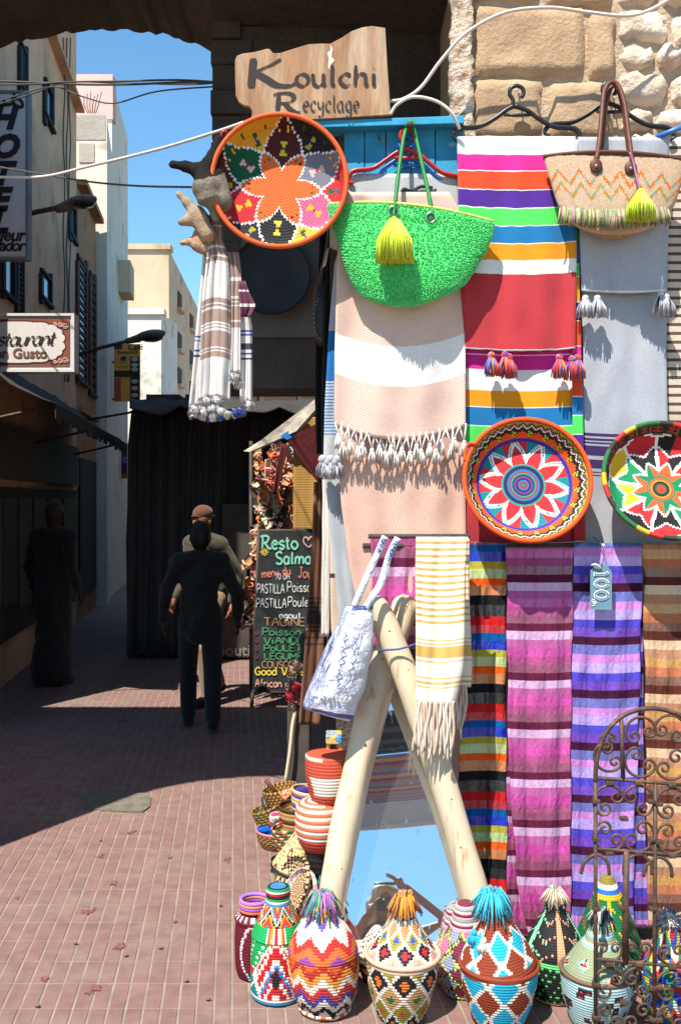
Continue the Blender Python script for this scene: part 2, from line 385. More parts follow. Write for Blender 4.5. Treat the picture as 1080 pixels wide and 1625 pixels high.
def pompom_mb(mb, c, r, cols, n=90):
    c = Vector(c); mb.add(*ball_vf(c, r * .74, 10, 8, wob=.3), cols[0])
    for i in range(n * 2):
        z = 2 * random.random() - 1; a = 2 * pi * random.random(); q = sqrt(1 - z * z); d = Vector((q * cos(a), q * sin(a), z))
        o = d.orthogonal().normalized(); o2 = d.cross(o); L = r * (.85 + .42 * random.random()); w = r * .06
        b = c + d * r * .55
        mb.add([b + o * w, b - o * w * .5 + o2 * w, b - o * w * .5 - o2 * w, c + d * L + o * w * .5, c + d * L - o * w * .5],
               [(0, 1, 4, 3), (1, 2, 4), (2, 0, 3, 4)], random.choice(cols))
def bagbody(name, sec, Yc, mt, parent, colf, nph=96, sub=6, disp=0.0, dscale=60.0, openhole=False):
    """sections: (pyL, pyR, pxL, pxR, depth, belly) from rim to foot; a closed soft shell"""
    S = []
    for i in range(len(sec) - 1):
        a, b = sec[max(i-1, 0)], sec[min(i+2, len(sec)-1)]; p, q = sec[i], sec[i+1]
        for j in range(sub):
            t = j / sub
            S.append(tuple(.5 * ((2*p[k]) + (q[k]-a[k])*t + (2*a[k]-5*p[k]+4*q[k]-b[k])*t*t + (3*p[k]-a[k]-3*q[k]+b[k])*t*t*t) for k in range(6)))
    S.append(sec[-1]); v = []; f = []; fc = []
    for j, (yl, yr, xl, xr, dp, sg) in enumerate(S):
        for i in range(nph):
            a = 2 * pi * i / nph; u = .5 - .5 * cos(a)
            d = dp * sin(a)
            p = P(lerp(xl, xr, u), lerp(yl, yr, u) + sg * 4 * u * (1 - u), Yc - d)
            if disp:
                nn = (noise.noise(p * dscale) + .6 * noise.noise(p * dscale * 2.1))
                p = p + Vector((cos(a) * -.3, -sin(a), -.1)) * disp * nn
            v.append(p)
    n = len(S)
    for j in range(n - 1):
        for i in range(nph):
            f.append((j*nph+i, (j+1)*nph+i, (j+1)*nph+(i+1) % nph, j*nph+(i+1) % nph))
            a = 2 * pi * (i + .5) / nph
            fc.append(colf((j + .5) / (n - 1), .5 - .5 * cos(a), i / nph))
    f.append(tuple((n-1)*nph + i for i in range(nph))); fc.append(colf(1, .5, 0))
    return mk(name, v, f, mt, parent, fc)
# ------------------------------------------------------------------ coiled baskets
def coil(name, prof, base, mt, colf, parent=None, nseg=90, rows=None, rowh=.011, bulge=.004, tilt=None, sub=2, lobes=0.0, cap=True, shear=(0, 0)):
    """prof: (radius, height) along the outside, turned about a vertical axis at base; colf(theta, s, row) gives the stitch colour
       theta = 0 faces the camera side (-Y), positive to the right"""
    base = Vector(base); L = [0.0]
    for a, b in zip(prof, prof[1:]): L.append(L[-1] + math.hypot(b[0]-a[0], b[1]-a[1]))
    n = rows or max(4, int(L[-1] / rowh)); v = []; f = []; fc = []
    def at(s):
        s *= L[-1]
        for i in range(len(L) - 1):
            if s <= L[i+1] + 1e-9:
                t = (s - L[i]) / (L[i+1] - L[i] + 1e-12)
                dr, dz = prof[i+1][0]-prof[i][0], prof[i+1][1]-prof[i][1]; q = math.hypot(dr, dz) + 1e-12
                return lerp(prof[i][0], prof[i+1][0], t), lerp(prof[i][1], prof[i+1][1], t), dz / q, -dr / q
        return prof[-1][0], prof[-1][1], 1, 0
    m = n * (sub + 1)
    for j in range(m + 1):
        r, z, nr, nz = at(j / m); k = bulge * abs(sin(pi * j / (sub + 1))) 
        for i in range(nseg):
            th = 2 * pi * i / nseg; rr = max(r + nr * k, .0005)
            wob = 1 + lobes * sin(th * 2 + z * 9)
            p = Vector((sin(th) * rr * wob, -cos(th) * rr * wob, z + nz * k))
            p.x += shear[0] * z; p.y += shear[1] * z
            if tilt is not None: p = tilt @ p
            v.append(base + p)
    for j in range(m):
        row = j // (sub + 1)
        for i in range(nseg):
            th = 2 * pi * (i + .5) / nseg; th = th - 2 * pi if th > pi else th
            f.append((j*nseg+i, j*nseg+(i+1) % nseg, (j+1)*nseg+(i+1) % nseg, (j+1)*nseg+i)); fc.append(colf(th, (row + .5) / n, row))
    f.append(tuple(range(nseg - 1, -1, -1))); fc.append(colf(0, 0, 0))
    if cap: f.append(tuple(m*nseg + i for i in range(nseg))); fc.append(colf(0, 1, n - 1))
    return mk(name, v, f, mt, parent, fc)
def smoothprof(pts, k=5): return [(p.x, p.y) for p in smooth_line([(a, b, 0) for a, b in pts], k)]
def tri(x): x = x % 1.0; return 2 * abs(x - .5)     # triangle wave 1..0..1
# ================================================================== SETTING
# ---- ground: grout bed + small red pavers, laid along the street
SH = -0.105                                          # the street leans to the left as it runs away
g = mk('ground', [(-150, -150, 0), (150, -150, 0), (150, 150, 0), (-150, 150, 0)], [(0, 1, 2, 3)], M['grout'], smooth=False, org=(0, 0, 0))
g['kind'] = 'structure'
TW, TL, TH = .0535, .155, .0024
def paver_vf(x, y, h, gw=.0066, gl=.0062):
    a = []
    for (u, w, z) in ((gw/2, gl/2, 0), (TW-gw/2, gl/2, 0), (TW-gw/2, TL-gl/2, 0), (gw/2, TL-gl/2, 0)):
        a.append((x + u + SH * w, y + w, z))
    b = [(p[0] + (.0016 if i in (0, 3) else -.0016), p[1] + (.0012 if i < 2 else -.0012), h) for i, p in enumerate(a)]
    return a + b, [(4, 5, 6, 7), (0, 1, 5, 4), (1, 2, 6, 5), (2, 3, 7, 6), (3, 0, 4, 7)]
tiles = []
for j in range(-12, 75):
    y = 1.2 + j * TL
    for i in range(-95, 60):
        x = i * TW + SH * (y - 4)
        if x < -3.3 or x > 2.2: continue
        px, py = CX + F * x / max(y, .3), HZ + F * CAMZ / max(y, .3)
        tiles.append((0 if (y > 2.92 and -30 < px < 800 and not (px > 430 and y > 3.3)) else 1, y, x))
tiles.sort()
v0, f0 = paver_vf(0, 0, TH); pm = None
stuff = MB(); cnt = 0
for flag, y, x in tiles:
    if cnt < 300 and flag == 0:
        if pm is None:
            pm = mk('paver', v0, f0, M['paver'], g, smooth=False); o = pm
        else:
            o = pm.copy(); COL.objects.link(o)
        o.location = (x, y, random.uniform(-.0012, .0008)); cnt += 1
    else:
        v, f = paver_vf(x, y, TH + random.uniform(-.0012, .0008)); stuff.add(v, f)
so_ = stuff.build('paver_field', M['paver'], g, smooth=False, cols=False); so_['kind'] = 'stuff'
M['stain'] = mat('dried_red_stain', (.17, .066, .055), rough=.9, var=.5, vscale=90, bump=0, coord='World')
def blot(px, py, r, name='stain', mt='stain'):
    Y = F * CAMZ / (py - HZ); c = P(px, py, Y); n = 22; sd = random.random() * 99
    v = [(c.x, c.y, .0045)]; 
    for i in range(n):
        a = 2 * pi * i / n; q = r * (.7 + 1.1 * noise.noise(Vector((cos(a) * 2.6 + sd, sin(a) * 2.6, sd))))
        v.append((c.x + q * cos(a), c.y + 1.5 * q * sin(a), .0045))
    mk(name, v, [(0, i + 1, (i + 1) % n + 1) for i in range(n)], M[mt], g, smooth=False)
for px, py, r in ((210, 1322, .02), (160, 1360, .022), (182, 1402, .02), (140, 1448, .03), (192, 1504, .024), (148, 1572, .028), (72, 1556, .018), (360, 1365, .022), (28, 1426, .012), (196, 1145, .05)):
    blot(px, py, r)
M['concrete'] = mat('worn_concrete', C(176, 164, 144, .36), rough=1, var=.3, vscale=14, bump=1, bscale=60, bdist=.01, coord='World')
mb = MB(); pts = []
for px, py in ((128, 1262), (150, 1256), (200, 1258), (236, 1262), (240, 1268), (238, 1282), (226, 1291), (200, 1290), (160, 1288), (134, 1284)):
    p = P(px, py, F * CAMZ / (py - HZ)); pts.append((p.x, p.y))
n = len(pts)
sl_ = mk('drain_slab', [(x, y, .002) for x, y in pts] + [(x, y, .009) for x, y in pts], [tuple(range(n, 2*n))] + [(i, (i+1) % n, (i+1) % n + n, i + n) for i in range(n)], M['concrete'], smooth=False)
sl_['kind'] = 'structure'
deb = MB()
for px, py in ((160, 1336), (270, 1363), (277, 1466), (255, 1508), (296, 1560), (200, 1520), (120, 1500), (60, 1600), (330, 1590), (350, 1440)):
    p = P(px, py, F * CAMZ / (py - HZ)); deb.add(*ball_vf((p.x, p.y, .009), .006, 6, 4, (1.5, 1, .6), .5), C(150, 120, 90, .6))
deb.build('street_grit', M['paint'], g)['kind'] = 'stuff'

# ---- the arch that bridges the street, the corner wall at its right
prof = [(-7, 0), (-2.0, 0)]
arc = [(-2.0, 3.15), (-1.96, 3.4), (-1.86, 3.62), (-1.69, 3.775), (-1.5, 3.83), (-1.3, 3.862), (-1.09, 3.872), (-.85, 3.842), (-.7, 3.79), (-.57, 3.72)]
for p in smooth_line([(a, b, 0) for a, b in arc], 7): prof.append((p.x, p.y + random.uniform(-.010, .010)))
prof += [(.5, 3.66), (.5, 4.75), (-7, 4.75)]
br = thing('street_arch', 'dark brown masonry arch spanning the street above the wooden sign', 'arch', (-2.5, 4.3, 0))
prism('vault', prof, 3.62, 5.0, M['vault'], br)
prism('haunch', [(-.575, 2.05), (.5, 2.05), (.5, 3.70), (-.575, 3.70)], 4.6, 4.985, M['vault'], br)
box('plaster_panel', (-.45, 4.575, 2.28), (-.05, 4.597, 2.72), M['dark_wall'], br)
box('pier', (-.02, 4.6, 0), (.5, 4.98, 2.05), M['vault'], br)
mb = MB()
for k in range(9):                                   # a few courses of stone that show on the shaded inner corner
    z = 2.72 + k * .115; x = -.575 + .0
    mb.box((x - .008 - .006 * (k % 2), 4.594 - .01 * (k % 3), z), (x + .12 + .05 * (k % 2), 4.7, z + .104))
mb.build('quoin_course', M['vault'], br, smooth=False, cols=False)

sw = thing('stone_wall', 'sunlit sandstone wall with square blocks and rough rubble at its right', 'wall', (1.6, 3.9, 0))
box('wall_core', (.455, 3.625, 0), (5.5, 4.99, 5.5), M['mortar'], sw)
def stone(px0, py0, px1, py1, mt, dep=.03, rough=.006, Y=3.60, rnd=.35, name='stone', sk=0.0):
    a, b = P(px0, py1, Y), P(px1, py0, Y); w, h = b.x - a.x, b.z - a.z
    nx, nz = max(6, int(w / .025)), max(6, int(h / .025)); v = []; f = []; sd = random.random() * 60
    for j in range(nz + 1):
        for i in range(nx + 1):
            u, t = i / nx, j / nz
            ex = min(u, 1 - u) * w / .022; ez = min(t, 1 - t) * h / .022
            e = min(1, ex) * min(1, ez); e = 1 - (1 - min(1, e)) ** 2
            x = a.x + u * w + .010 * noise.noise(Vector((sd, t * 4, u * 2))) * (1 if rnd < .5 else 2.5)
            z = a.z + t * h + .010 * noise.noise(Vector((u * 5, sd, t))) * (1 if rnd < .5 else 2.5) + sk * (u - .5)
            if rnd > .5:                             # rounded field stone
                q = max(abs(2*u-1) ** 3, abs(2*t-1) ** 3); k = 1 - .12 * q * (abs(2*u-1) * abs(2*t-1)) ** 2
                x = a.x + w/2 + (x - a.x - w/2) * k; z = a.z + h/2 + (z - a.z - h/2) * k
                e *= 1 - .45 * max(abs(2*u-1), abs(2*t-1)) ** 2
            d = dep * e + rough * e * (noise.noise(Vector((x * 14, z * 14, sd))) + .5 * noise.noise(Vector((x * 40, z * 40, sd))))
            v.append((x, Y + .032 - d, z))
    for j in range(nz):
        for i in range(nx): f.append((j*(nx+1)+i, j*(nx+1)+i+1, (j+1)*(nx+1)+i+1, (j+1)*(nx+1)+i))
    return mk(name, v, f, mt, sw)
for r in ((752, 4, 931, 121), (934, 13, 979, 124), (746, 120, 864, 222), (868, 124, 978, 224), (864, -32, 976, 9), (752, -62, 860, 0),
          (748, -160, 905, -66), (909, -160, 977, -37), (745, 226, 850, 340), (854, 228, 975, 345)):
    stone(*r, M['stone'], dep=.034)
y = -170; row = 0
while y < 760:                                       # rubble
    h = random.choice((34, 46, 58, 42)); x = 984 + random.uniform(-3, 4)
    while x < 1500:
        w = random.uniform(45, 105)
        stone(x, y, x + w - 4, y + h - 4, M['rubble'], dep=random.uniform(.03, .065), rough=.018, rnd=.9, sk=random.uniform(-.025, .025))
        x += w
    y += h
v = []; f = []; nz = 130; nx = 9                      # flaking plaster arris
for j in range(nz + 1):
    z = 2.1 + 1.6 * j / nz
    for i in range(nx + 1):
        u = i / nx; a = u * pi * .62
        x = .452 - .055 * cos(a) + .02 * noise.noise(Vector((z * 9, u * 2, 0))) + .012 * noise.noise(Vector((z * 40, u * 9, 4)))
        yy = 3.66 - .075 * sin(a) - .014 * noise.noise(Vector((z * 22, u * 5, 8)))
        v.append((x, yy, z))
for j in range(nz):
    for i in range(nx): f.append((j*(nx+1)+i, j*(nx+1)+i+1, (j+1)*(nx+1)+i+1, (j+1)*(nx+1)+i))
mk('plaster_arris', v, f, M['plaster_edge'], sw)

# ---- houses down the street
FX0, FD = -1.8, -0.117
def FY(px): return F * FX0 / (px - (CX + F * FD))    # distance at which the left-hand house fronts cross a photo column
tF = Vector((FD, 1, 0)).normalized(); nF = Vector((1, -FD, 0)).normalized()
def fbox(name, px0, px1, py0, py1, out0, out1, mt, parent, bv=0.0):
    Y0, Y1 = FY(px0), FY(px1); Ym = (Y0 + Y1) / 2; z0, z1 = P(0, py1, Ym).z, P(0, py0, Ym).z
    a = Vector((FX0 + FD * Y0, Y0, 0)); L = (Y1 - Y0) * sqrt(1 + FD * FD)
    v = []
    for z in (z0, z1):
        for s, q in ((0, out0), (L, out0), (L, out1), (0, out1)): v.append(a + tF * s + nF * q + Vector((0, 0, z)))
    f = [(0, 3, 2, 1), (4, 5, 6, 7), (0, 1, 5, 4), (1, 2, 6, 5), (2, 3, 7, 6), (3, 0, 4, 7)]
    o = mk(name, v, f, mt, parent, smooth=False)
    if bv: bevel(o, bv)
    return o
def house(name, label, plan, h, mt, org):
    t = thing(name, label, 'building', org); n = len(plan)
    v = [(x, y, 0) for x, y in plan] + [(x, y, h) for x, y in plan]
    mk('wall', v, [tuple(range(n, 2*n))] + [(i, (i+1) % n, (i+1) % n + n, i + n) for i in range(n)], mt, t, smooth=False)
    return t
def fx(Y): return FX0 + FD * Y
M['plaster_a'] = mat('ochre_grey_plaster', C(244, 192, 152, .84), rough=.95, var=.16, vscale=2.5, bump=.5, bscale=30, bdist=.01, second=(C(200, 154, 120, .7), 1.6, .52, .25), coord='World')
M['plaster_b'] = mat('orange_plaster', C(214, 158, 112, .62), rough=.95, var=.2, vscale=3, bump=.6, bscale=30, bdist=.01, second=(C(150, 100, 70, .6), 3, .55, .15), coord='World')
M['plaster_c'] = mat('white_render', C(244, 232, 214, .78), rough=.95, var=.1, vscale=2, bump=.5, bscale=20, bdist=.01, second=(C(196, 184, 164, .65), 1.5, .58, .12), coord='World')
M['plaster_p'] = mat('pink_render', C(238, 196, 186, .72), rough=.95, var=.1, vscale=2, bump=.4, bscale=20, bdist=.01, coord='World')
M['plaster_d'] = mat('sand_render', C(238, 208, 172, .7), rough=.95, var=.12, vscale=1.5, bump=.5, bscale=14, bdist=.015, second=(C(205, 168, 130, .66), 1.1, .55, .12), coord='World')
M['pane'] = mat('dark_window_glass', (.02, .024, .03), rough=.15, var=.1, bump=0, spec=.5)
M['shutter'] = mat('brown_shutter', C(112, 70, 46, .5), rough=.8, var=.2, vscale=9, bump=.3)
M['shutter_blue'] = mat('blue_shutter', C(62, 60, 70, .5), rough=.8, var=.2, vscale=9, bump=.3)
hA = house('hotel_building', 'shaded ochre building with dark small windows behind the hotel sign', [(fx(6.8), 6.8), (fx(12.45), 12.45), (-8, 12.45), (-8, 6.8)], 7.45, M['plaster_a'], (-4.5, 9.5, 0))
def window(px0, px1, py0, py1, parent, frame='shutter_blue', lou=0):
    w = fbox('window', px0, px1, py0, py1, -.02, .012, M['pane'], parent)
    b = .05 * (px1 - px0) if False else 1.6
    for n_, r in (('frame', (px0 - b, px0 + b, py0 - 3, py1 + 3)), ('frame', (px1 - b * .6, px1 + b * .6, py0 - 3, py1 + 3)), ('lintel', (px0, px1, py0 - 4, py0 + 1)), ('sill', (px0 - b, px1 + b, py1 - 1, py1 + 4))):
        fbox(n_, *r, -.01, .05 if n_ == 'sill' else .035, M[frame], w)
    if lou:
        hh = (py1 - py0) / lou
        for k in range(lou): fbox('slat', px0 + b, px1 - b * .6, py0 + (k + .25) * hh, py0 + (k + .7) * hh, .013, .026, M[frame], w)
    return w
window(63, 78, 438, 478, hA); window(69, 81, 140, 194, hA); window(29, 39, 78, 143, hA, lou=14); window(110, 118, 330, 378, hA)
window(24, 33, 404, 500, hA, lou=12); window(2, 19, 400, 470, hA)
fbox('cornice', 1, 121.5, 47, 53, -.02, .10, M['plaster_a'], hA)
for px in (99, 104, 108):                            # wires stapled down the front
    pts = [P(px + 1.4 * sin(k * 1.7 + px), 60 + k * 42, FY(px)) + nF * .02 for k in range(14)]
    tube('wire', pts, .008, M['cable_dark'], hA, 5, sm=3)
fbox('shop_front', -55, 118, 775, 985, -.03, .03, M['black_cloth'], hA)
fbox('shop_fascia', -55, 118, 690, 765, -.03, .06, M['dark_wood'], hA)
for k in range(7): fbox('shop_shutter_board', -50 + k * 24, -30 + k * 24, 790, 960, .032, .05, M['dark_wood'], hA)
aw = thing('shop_awning', 'dark sagging shop awning along the shaded house front', 'awning', (fx(9.5) + .4, 9.5, 0))
v = []; f = []; ny, nx = 30, 8
for j in range(ny + 1):
    Y = 6.9 + 5.2 * j / ny
    for i in range(nx + 1):
        u = i / nx; p = Vector((fx(Y), Y, 2.62 - .42 * u - .05 * sin(pi * u) + .03 * noise.noise(Vector((Y * 2, u * 3, 0))))) + nF * (.02 + .62 * u)
        v.append(p)
for j in range(ny):
    for i in range(nx): f.append((j*(nx+1)+i, j*(nx+1)+i+1, (j+1)*(nx+1)+i+1, (j+1)*(nx+1)+i))
solid(mk('canopy', v, f, M['black_cloth'], aw), .012)
mb = MB()
for j in range(60):
    Y = 6.92 + 5.15 * j / 60; p = Vector((fx(Y), Y, 2.195)) + nF * .64
    mb.box((p.x - .004, p.y, p.z - .06 - .07 * random.random()), (p.x + .004, p.y + .075, p.z + .005))
mb.build('valance', M['black_cloth'], aw, smooth=False, cols=False)
for Y in (7.0, 9.4, 11.9):
    tube('support_bar', [Vector((fx(Y), Y, 2.05)) + nF * .0, Vector((fx(Y), Y, 2.2)) + nF * .62], .012, M['iron'], aw, 6)

hB = house('orange_building', 'low orange plastered building with tall brown shuttered windows', [(fx(12.46), 12.46), (fx(14.35), 14.35), (-7, 14.35), (-7, 12.46)], 5.45, M['plaster_b'], (-5, 13.4, 0))
window(121, 135, 418, 606, hB, 'shutter', lou=16); window(141, 149, 440, 625, hB, 'shutter', lou=14)
fbox('cornice', 122.5, 151.5, 318, 326, -.02, .12, M['plaster_b'], hB); fbox('string_course', 122.5, 151.5, 655, 662, -.02, .07, M['plaster_b'], hB)
fbox('shop_front', 124, 150, 730, 940, -.02, .03, M['black_cloth'], hB)
xC = -4.02
hC = house('pink_topped_house', 'tall white house with a pale pink parapet rising behind', [(xC - 3.4, 16.0), (fx(16.0) + .05, 16.0), (fx(18.7) + .05, 18.7), (xC - 3.4, 18.7)], 8.2, M['plaster_c'], (-5.5, 17.2, 0))
box('pink_parapet', (xC - 3.42, 15.97, 7.55), (fx(16) + .07, 16.2, 8.26), M['plaster_p'], hC)
fbox('window', 188.5, 191.5, 480, 545, -.02, .03, M['pane'], hC); fbox('window', 193.5, 196, 490, 548, -.02, .03, M['pane'], hC); fbox('window', 198, 200, 500, 550, -.02, .03, M['pane'], hC)
fbox('bay', 183, 190, 420, 470, -.02, .25, M['plaster_d'], hC)
hC2 = house('white_annex', 'narrow white rendered block with a bare cement patch, below the pink parapet', [(xC - 2.6, 14.4), (P(170, 0, 14.4).x, 14.4), (P(178, 0, 15.95).x, 15.95), (xC - 2.6, 15.95)], 6.98, M['plaster_c'], (-4.6, 15.1, 0))
M['cement'] = mat('bare_cement', C(206, 198, 182, .68), rough=1, var=.2, vscale=4, bump=.6, bscale=30, bdist=.01, coord='World')
box('cement_patch', (P(126, 0, 14.4).x, 14.385, P(0, 258, 14.4).z), (P(150, 0, 14.4).x, 14.398, P(0, 228, 14.4).z), M['cement'], hC2)
box('cement_band', (P(90, 0, 14.4).x, 14.392, P(0, 222, 14.4).z), (P(168, 0, 14.4).x, 14.3985, P(0, 183, 14.4).z), M['cement'], hC2)
mb = MB()
for k in range(6):                                   # starter bars
    q = P(140 + k * 2.4, 180, 15); mb.tube([q, q + Vector((.02 * (k - 3), .0, .12)), q + Vector((.03 * (k - 2), 0, .26 + .03 * (k % 3)))], .007, 5)
mb.build('starter_bar', M['iron'], hC2, cols=False)
def boxhouse(name, label, px0, px1, py_top, Y, depth, mt, lean=-.14):
    x0, x1, h = P(px0, 0, Y).x, P(px1, 0, Y).x, P(0, py_top, Y).z
    return house(name, label, [(x0, Y), (x1, Y), (x1 + lean * depth, Y + depth), (x0 + lean * depth, Y + depth)], h, mt, ((x0 + x1) / 2, Y + depth / 2, 0)), x0, x1, h
hD, x0, x1, h = boxhouse('sandstone_house', 'tall sunlit sand coloured house down the street, left of the hanging towels', 190, 268, 395, 26, 12, M['plaster_d'], -.05)
for k, (py0, py1) in enumerate(((430, 470), (500, 540), (560, 600), (620, 655))):
    for q in range(3):
        yy = 28 + q * 3.4; xx = x1 - .05 * (yy - 26) ; z0, z1 = P(0, py1, 26).z, P(0, py0, 26).z
        w = box('window', (xx - .03, yy, z0 + .1), (xx + .03, yy + .6, z1 - .1), M['shutter'], hD); box('sill', (xx, yy - .1, z0), (xx + .12, yy + .7, z0 + .08), M['plaster_d'], w)
box('parapet', (x0, 25.93, h - .02), (x1 + .05, 26.4, h + .12), M['plaster_d'], hD)
hD2, a0, a1, ah = boxhouse('white_corner_house', 'bright white peeling house front below the sand coloured house', 190, 256, 498, 24.4, 1.5, M['plaster_c'], .1)
box('roof_edge', (a0, 24.33, ah - .02), (a1 + .08, 24.7, ah + .12), M['plaster_c'], hD2)
hE, b0, b1, bh = boxhouse('distant_white_house', 'small far white house beside the edge of the hanging towels', 270, 303, 556, 40, 6, M['plaster_c'], .0)
box('window', (b0 + .3, 39.95, bh - 1.6), (b0 + .6, 40.02, bh - .9), M['pane'], hE); box('window', (b0 + .3, 39.95, bh - 3.2), (b0 + .6, 40.02, bh - 2.4), M['shutter_blue'], hE)
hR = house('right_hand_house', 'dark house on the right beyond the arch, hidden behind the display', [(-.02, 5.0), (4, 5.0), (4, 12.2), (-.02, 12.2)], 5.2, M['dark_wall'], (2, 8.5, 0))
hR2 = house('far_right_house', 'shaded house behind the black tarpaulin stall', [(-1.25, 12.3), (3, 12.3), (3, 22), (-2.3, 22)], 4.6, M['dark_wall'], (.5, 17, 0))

# ---- covered stall at the right; its black sheets stand in for deep shade
st = thing('covered_stall', 'black tarpaulin covered stall behind the two walking people', 'stall', (-1.0, 10.3, 0))
def stallpt(px, py, Y=9.8): return P(px, py, Y)
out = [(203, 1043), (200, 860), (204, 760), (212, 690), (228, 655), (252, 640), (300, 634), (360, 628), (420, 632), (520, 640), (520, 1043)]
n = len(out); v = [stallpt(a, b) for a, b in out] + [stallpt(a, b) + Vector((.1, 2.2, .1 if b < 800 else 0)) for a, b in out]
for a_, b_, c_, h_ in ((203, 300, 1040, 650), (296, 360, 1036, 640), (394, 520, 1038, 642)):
    cloth('shade_sheet', [(h_, a_ + 6, b_ - 2), (h_ + 60, a_, b_), (c_, a_ - 1, b_ + 1)], 9.70, [(c_, (.045, .042, .038))], M['cloth'], st, amp=.07, nf=(b_ - a_) / 22, nu=50, step=30, rnd=.05, jag=6)
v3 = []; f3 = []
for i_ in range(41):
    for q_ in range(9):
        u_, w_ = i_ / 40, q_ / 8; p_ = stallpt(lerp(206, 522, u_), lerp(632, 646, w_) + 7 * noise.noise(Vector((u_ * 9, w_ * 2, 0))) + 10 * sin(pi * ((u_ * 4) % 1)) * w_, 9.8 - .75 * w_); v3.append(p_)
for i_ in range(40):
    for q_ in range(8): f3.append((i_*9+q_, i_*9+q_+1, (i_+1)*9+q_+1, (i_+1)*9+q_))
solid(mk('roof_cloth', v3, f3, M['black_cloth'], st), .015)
mk('tarpaulin', v, [tuple(range(n - 1, -1, -1)), tuple(range(n, 2*n))] + [(i, (i+1) % n, (i+1) % n + n, i + n) for i in range(n)], M['black_cloth'], st, smooth=False)  # black block in place of the shaded shop interior
for px in (214, 300, 420, 512): tube('post', [stallpt(px, 1040, 9.76), stallpt(px, 650, 9.76)], .03, M['dark_wood'], st, 6)
for k in range(5): box('roof_batten', tuple(stallpt(232 + k * 62, 640, 9.7)), tuple(stallpt(284 + k * 62, 634, 9.7) + Vector((0, .5, .05))), M['dark_wood'], st)
dr = box('boutique_door', tuple(stallpt(352, 1043, 9.62)), tuple(stallpt(398, 800, 9.62) + Vector((0, .05, 0))), M['dark_wood'], st)
def dmap(px, py, Y):
    o = P(px, py, Y); return lambda x, z, l: o + Vector((x, -.002 - l, z))
grey = C(190, 186, 180, .35)
print_text('lettering', 'boutique', dmap(345, 1040, 9.6), .15, M['paint'], grey, st, bold=.002)
print_text('lettering', 'A', dmap(379, 948, 9.6), .13, M['paint'], grey, st); print_text('lettering', 'A', dmap(379, 970, 9.6), .13, M['paint'], grey, st)

# ---- signs on the left
ink = C(66, 56, 52, .5)
def signbox(name, label, px0, px1, py0, py1, Y, mt, thick=.07):
    t = thing(name, label, 'sign', P((px0 + px1) / 2, py1, Y))
    a, b = P(px0, py1, Y), P(px1, py0, Y)
    box('panel', (a.x, Y, a.z), (b.x, Y + thick, b.z), mt, t)
    return t, a, b
t, a, b = signbox('hotel_sign', 'tall white vertical hotel sign with black slanted letters', -34, 43, 146, 409, 7.5, M['sign_white'])
M['alu'] = mat('grey_metal_trim', C(150, 142, 136, .6), rough=.5, var=.1, bump=.05)
for r in ((-36, -32, 144, 411), (41, 45, 144, 411), (-32, 41, 143, 147), (-32, 41, 407, 411)):
    q0, q1 = P(r[0], r[3], 7.488), P(r[1], r[2], 7.488); box('frame', (q0.x, 7.488, q0.z), (q1.x, 7.58, q1.z), M['alu'], t)
box('bracket', (fx(7.5) - .02, 7.52, 4.0), (P(-34, 0, 7.5).x, 7.56, 4.05), M['iron'], t); box('bracket', (fx(7.5) - .05, 7.52, 3.5), (P(-30, 0, 7.5).x, 7.56, 3.54), M['iron'], t)
for ch, py in (('H', 203), ('O', 249), ('T', 292), ('E', 333), ('L', 368)):
    print_text('lettering', ch, dmap(-14, py, 7.496), .235, M['paint'], ink, t, shear=.28, bold=.012)
print_text('lettering', 'Majeur', dmap(-31, 382, 7.496), .13, M['paint'], ink, t, shear=.25, bold=.003, spacing=.9)
print_text('lettering', 'Mogador', dmap(-40, 398, 7.496), .12, M['paint'], ink, t, shear=.25, bold=.003, spacing=.82)
mb = MB()                                            # flowing script at the head of the sign
for s_ in ([(-18, 168), (0, 166), (12, 166), (22, 163), (20, 157), (26, 156), (34, 160), (36, 168), (30, 170), (24, 165)], [(22, 151), (24, 149)], [(31, 150), (33, 148)], [(6, 158), (8, 166)]):
    mb.tube(smooth_line([P(x, y, 7.495) for x, y in s_], 5) if len(s_) > 2 else [P(x, y, 7.495) for x, y in s_], .011, 5, ink)
mb.build('lettering', M['paint'], t)
t, a, b = signbox('restaurant_sign', 'framed white restaurant sign with scalloped cloud and red brown corners', -47, 115, 500, 586, 7.2, M['sign_white'], .09)
redbr = C(168, 92, 70, .6)
mb = MB(); q0, q1 = P(-42, 581, 7.194), P(111, 506, 7.194); mb.add([(q0.x, 7.194, q0.z), (q1.x, 7.194, q0.z), (q1.x, 7.194, q1.z), (q0.x, 7.194, q1.z)], [(0, 1, 2, 3)], redbr); mb.build('printed_ground', M['paint'], t, False)
def cloudpts(gr):
    out = []
    cx_, cy_ = 26, 543
    for k in range(120):
        a = 2 * pi * k / 120; sc = 1 + .055 * abs(sin(a * 9)) ** .6
        sx = (abs(cos(a)) ** .55) * (1 if cos(a) > 0 else -1); sy = (abs(sin(a)) ** .8) * (1 if sin(a) > 0 else -1)
        out.append((cx_ + (74 + gr) * sx * sc, cy_ + (31 + gr) * sy * sc))
    return out
for gr, c, Yq in ((2.2, C(90, 48, 38, .6), 7.1925), (0, C(226, 218, 208, .8), 7.191)):
    pts = [P(x, y, Yq) for x, y in cloudpts(gr)]; mk('printed_cloud', pts, [tuple(range(len(pts)))], M['paint'], t, [c], False)
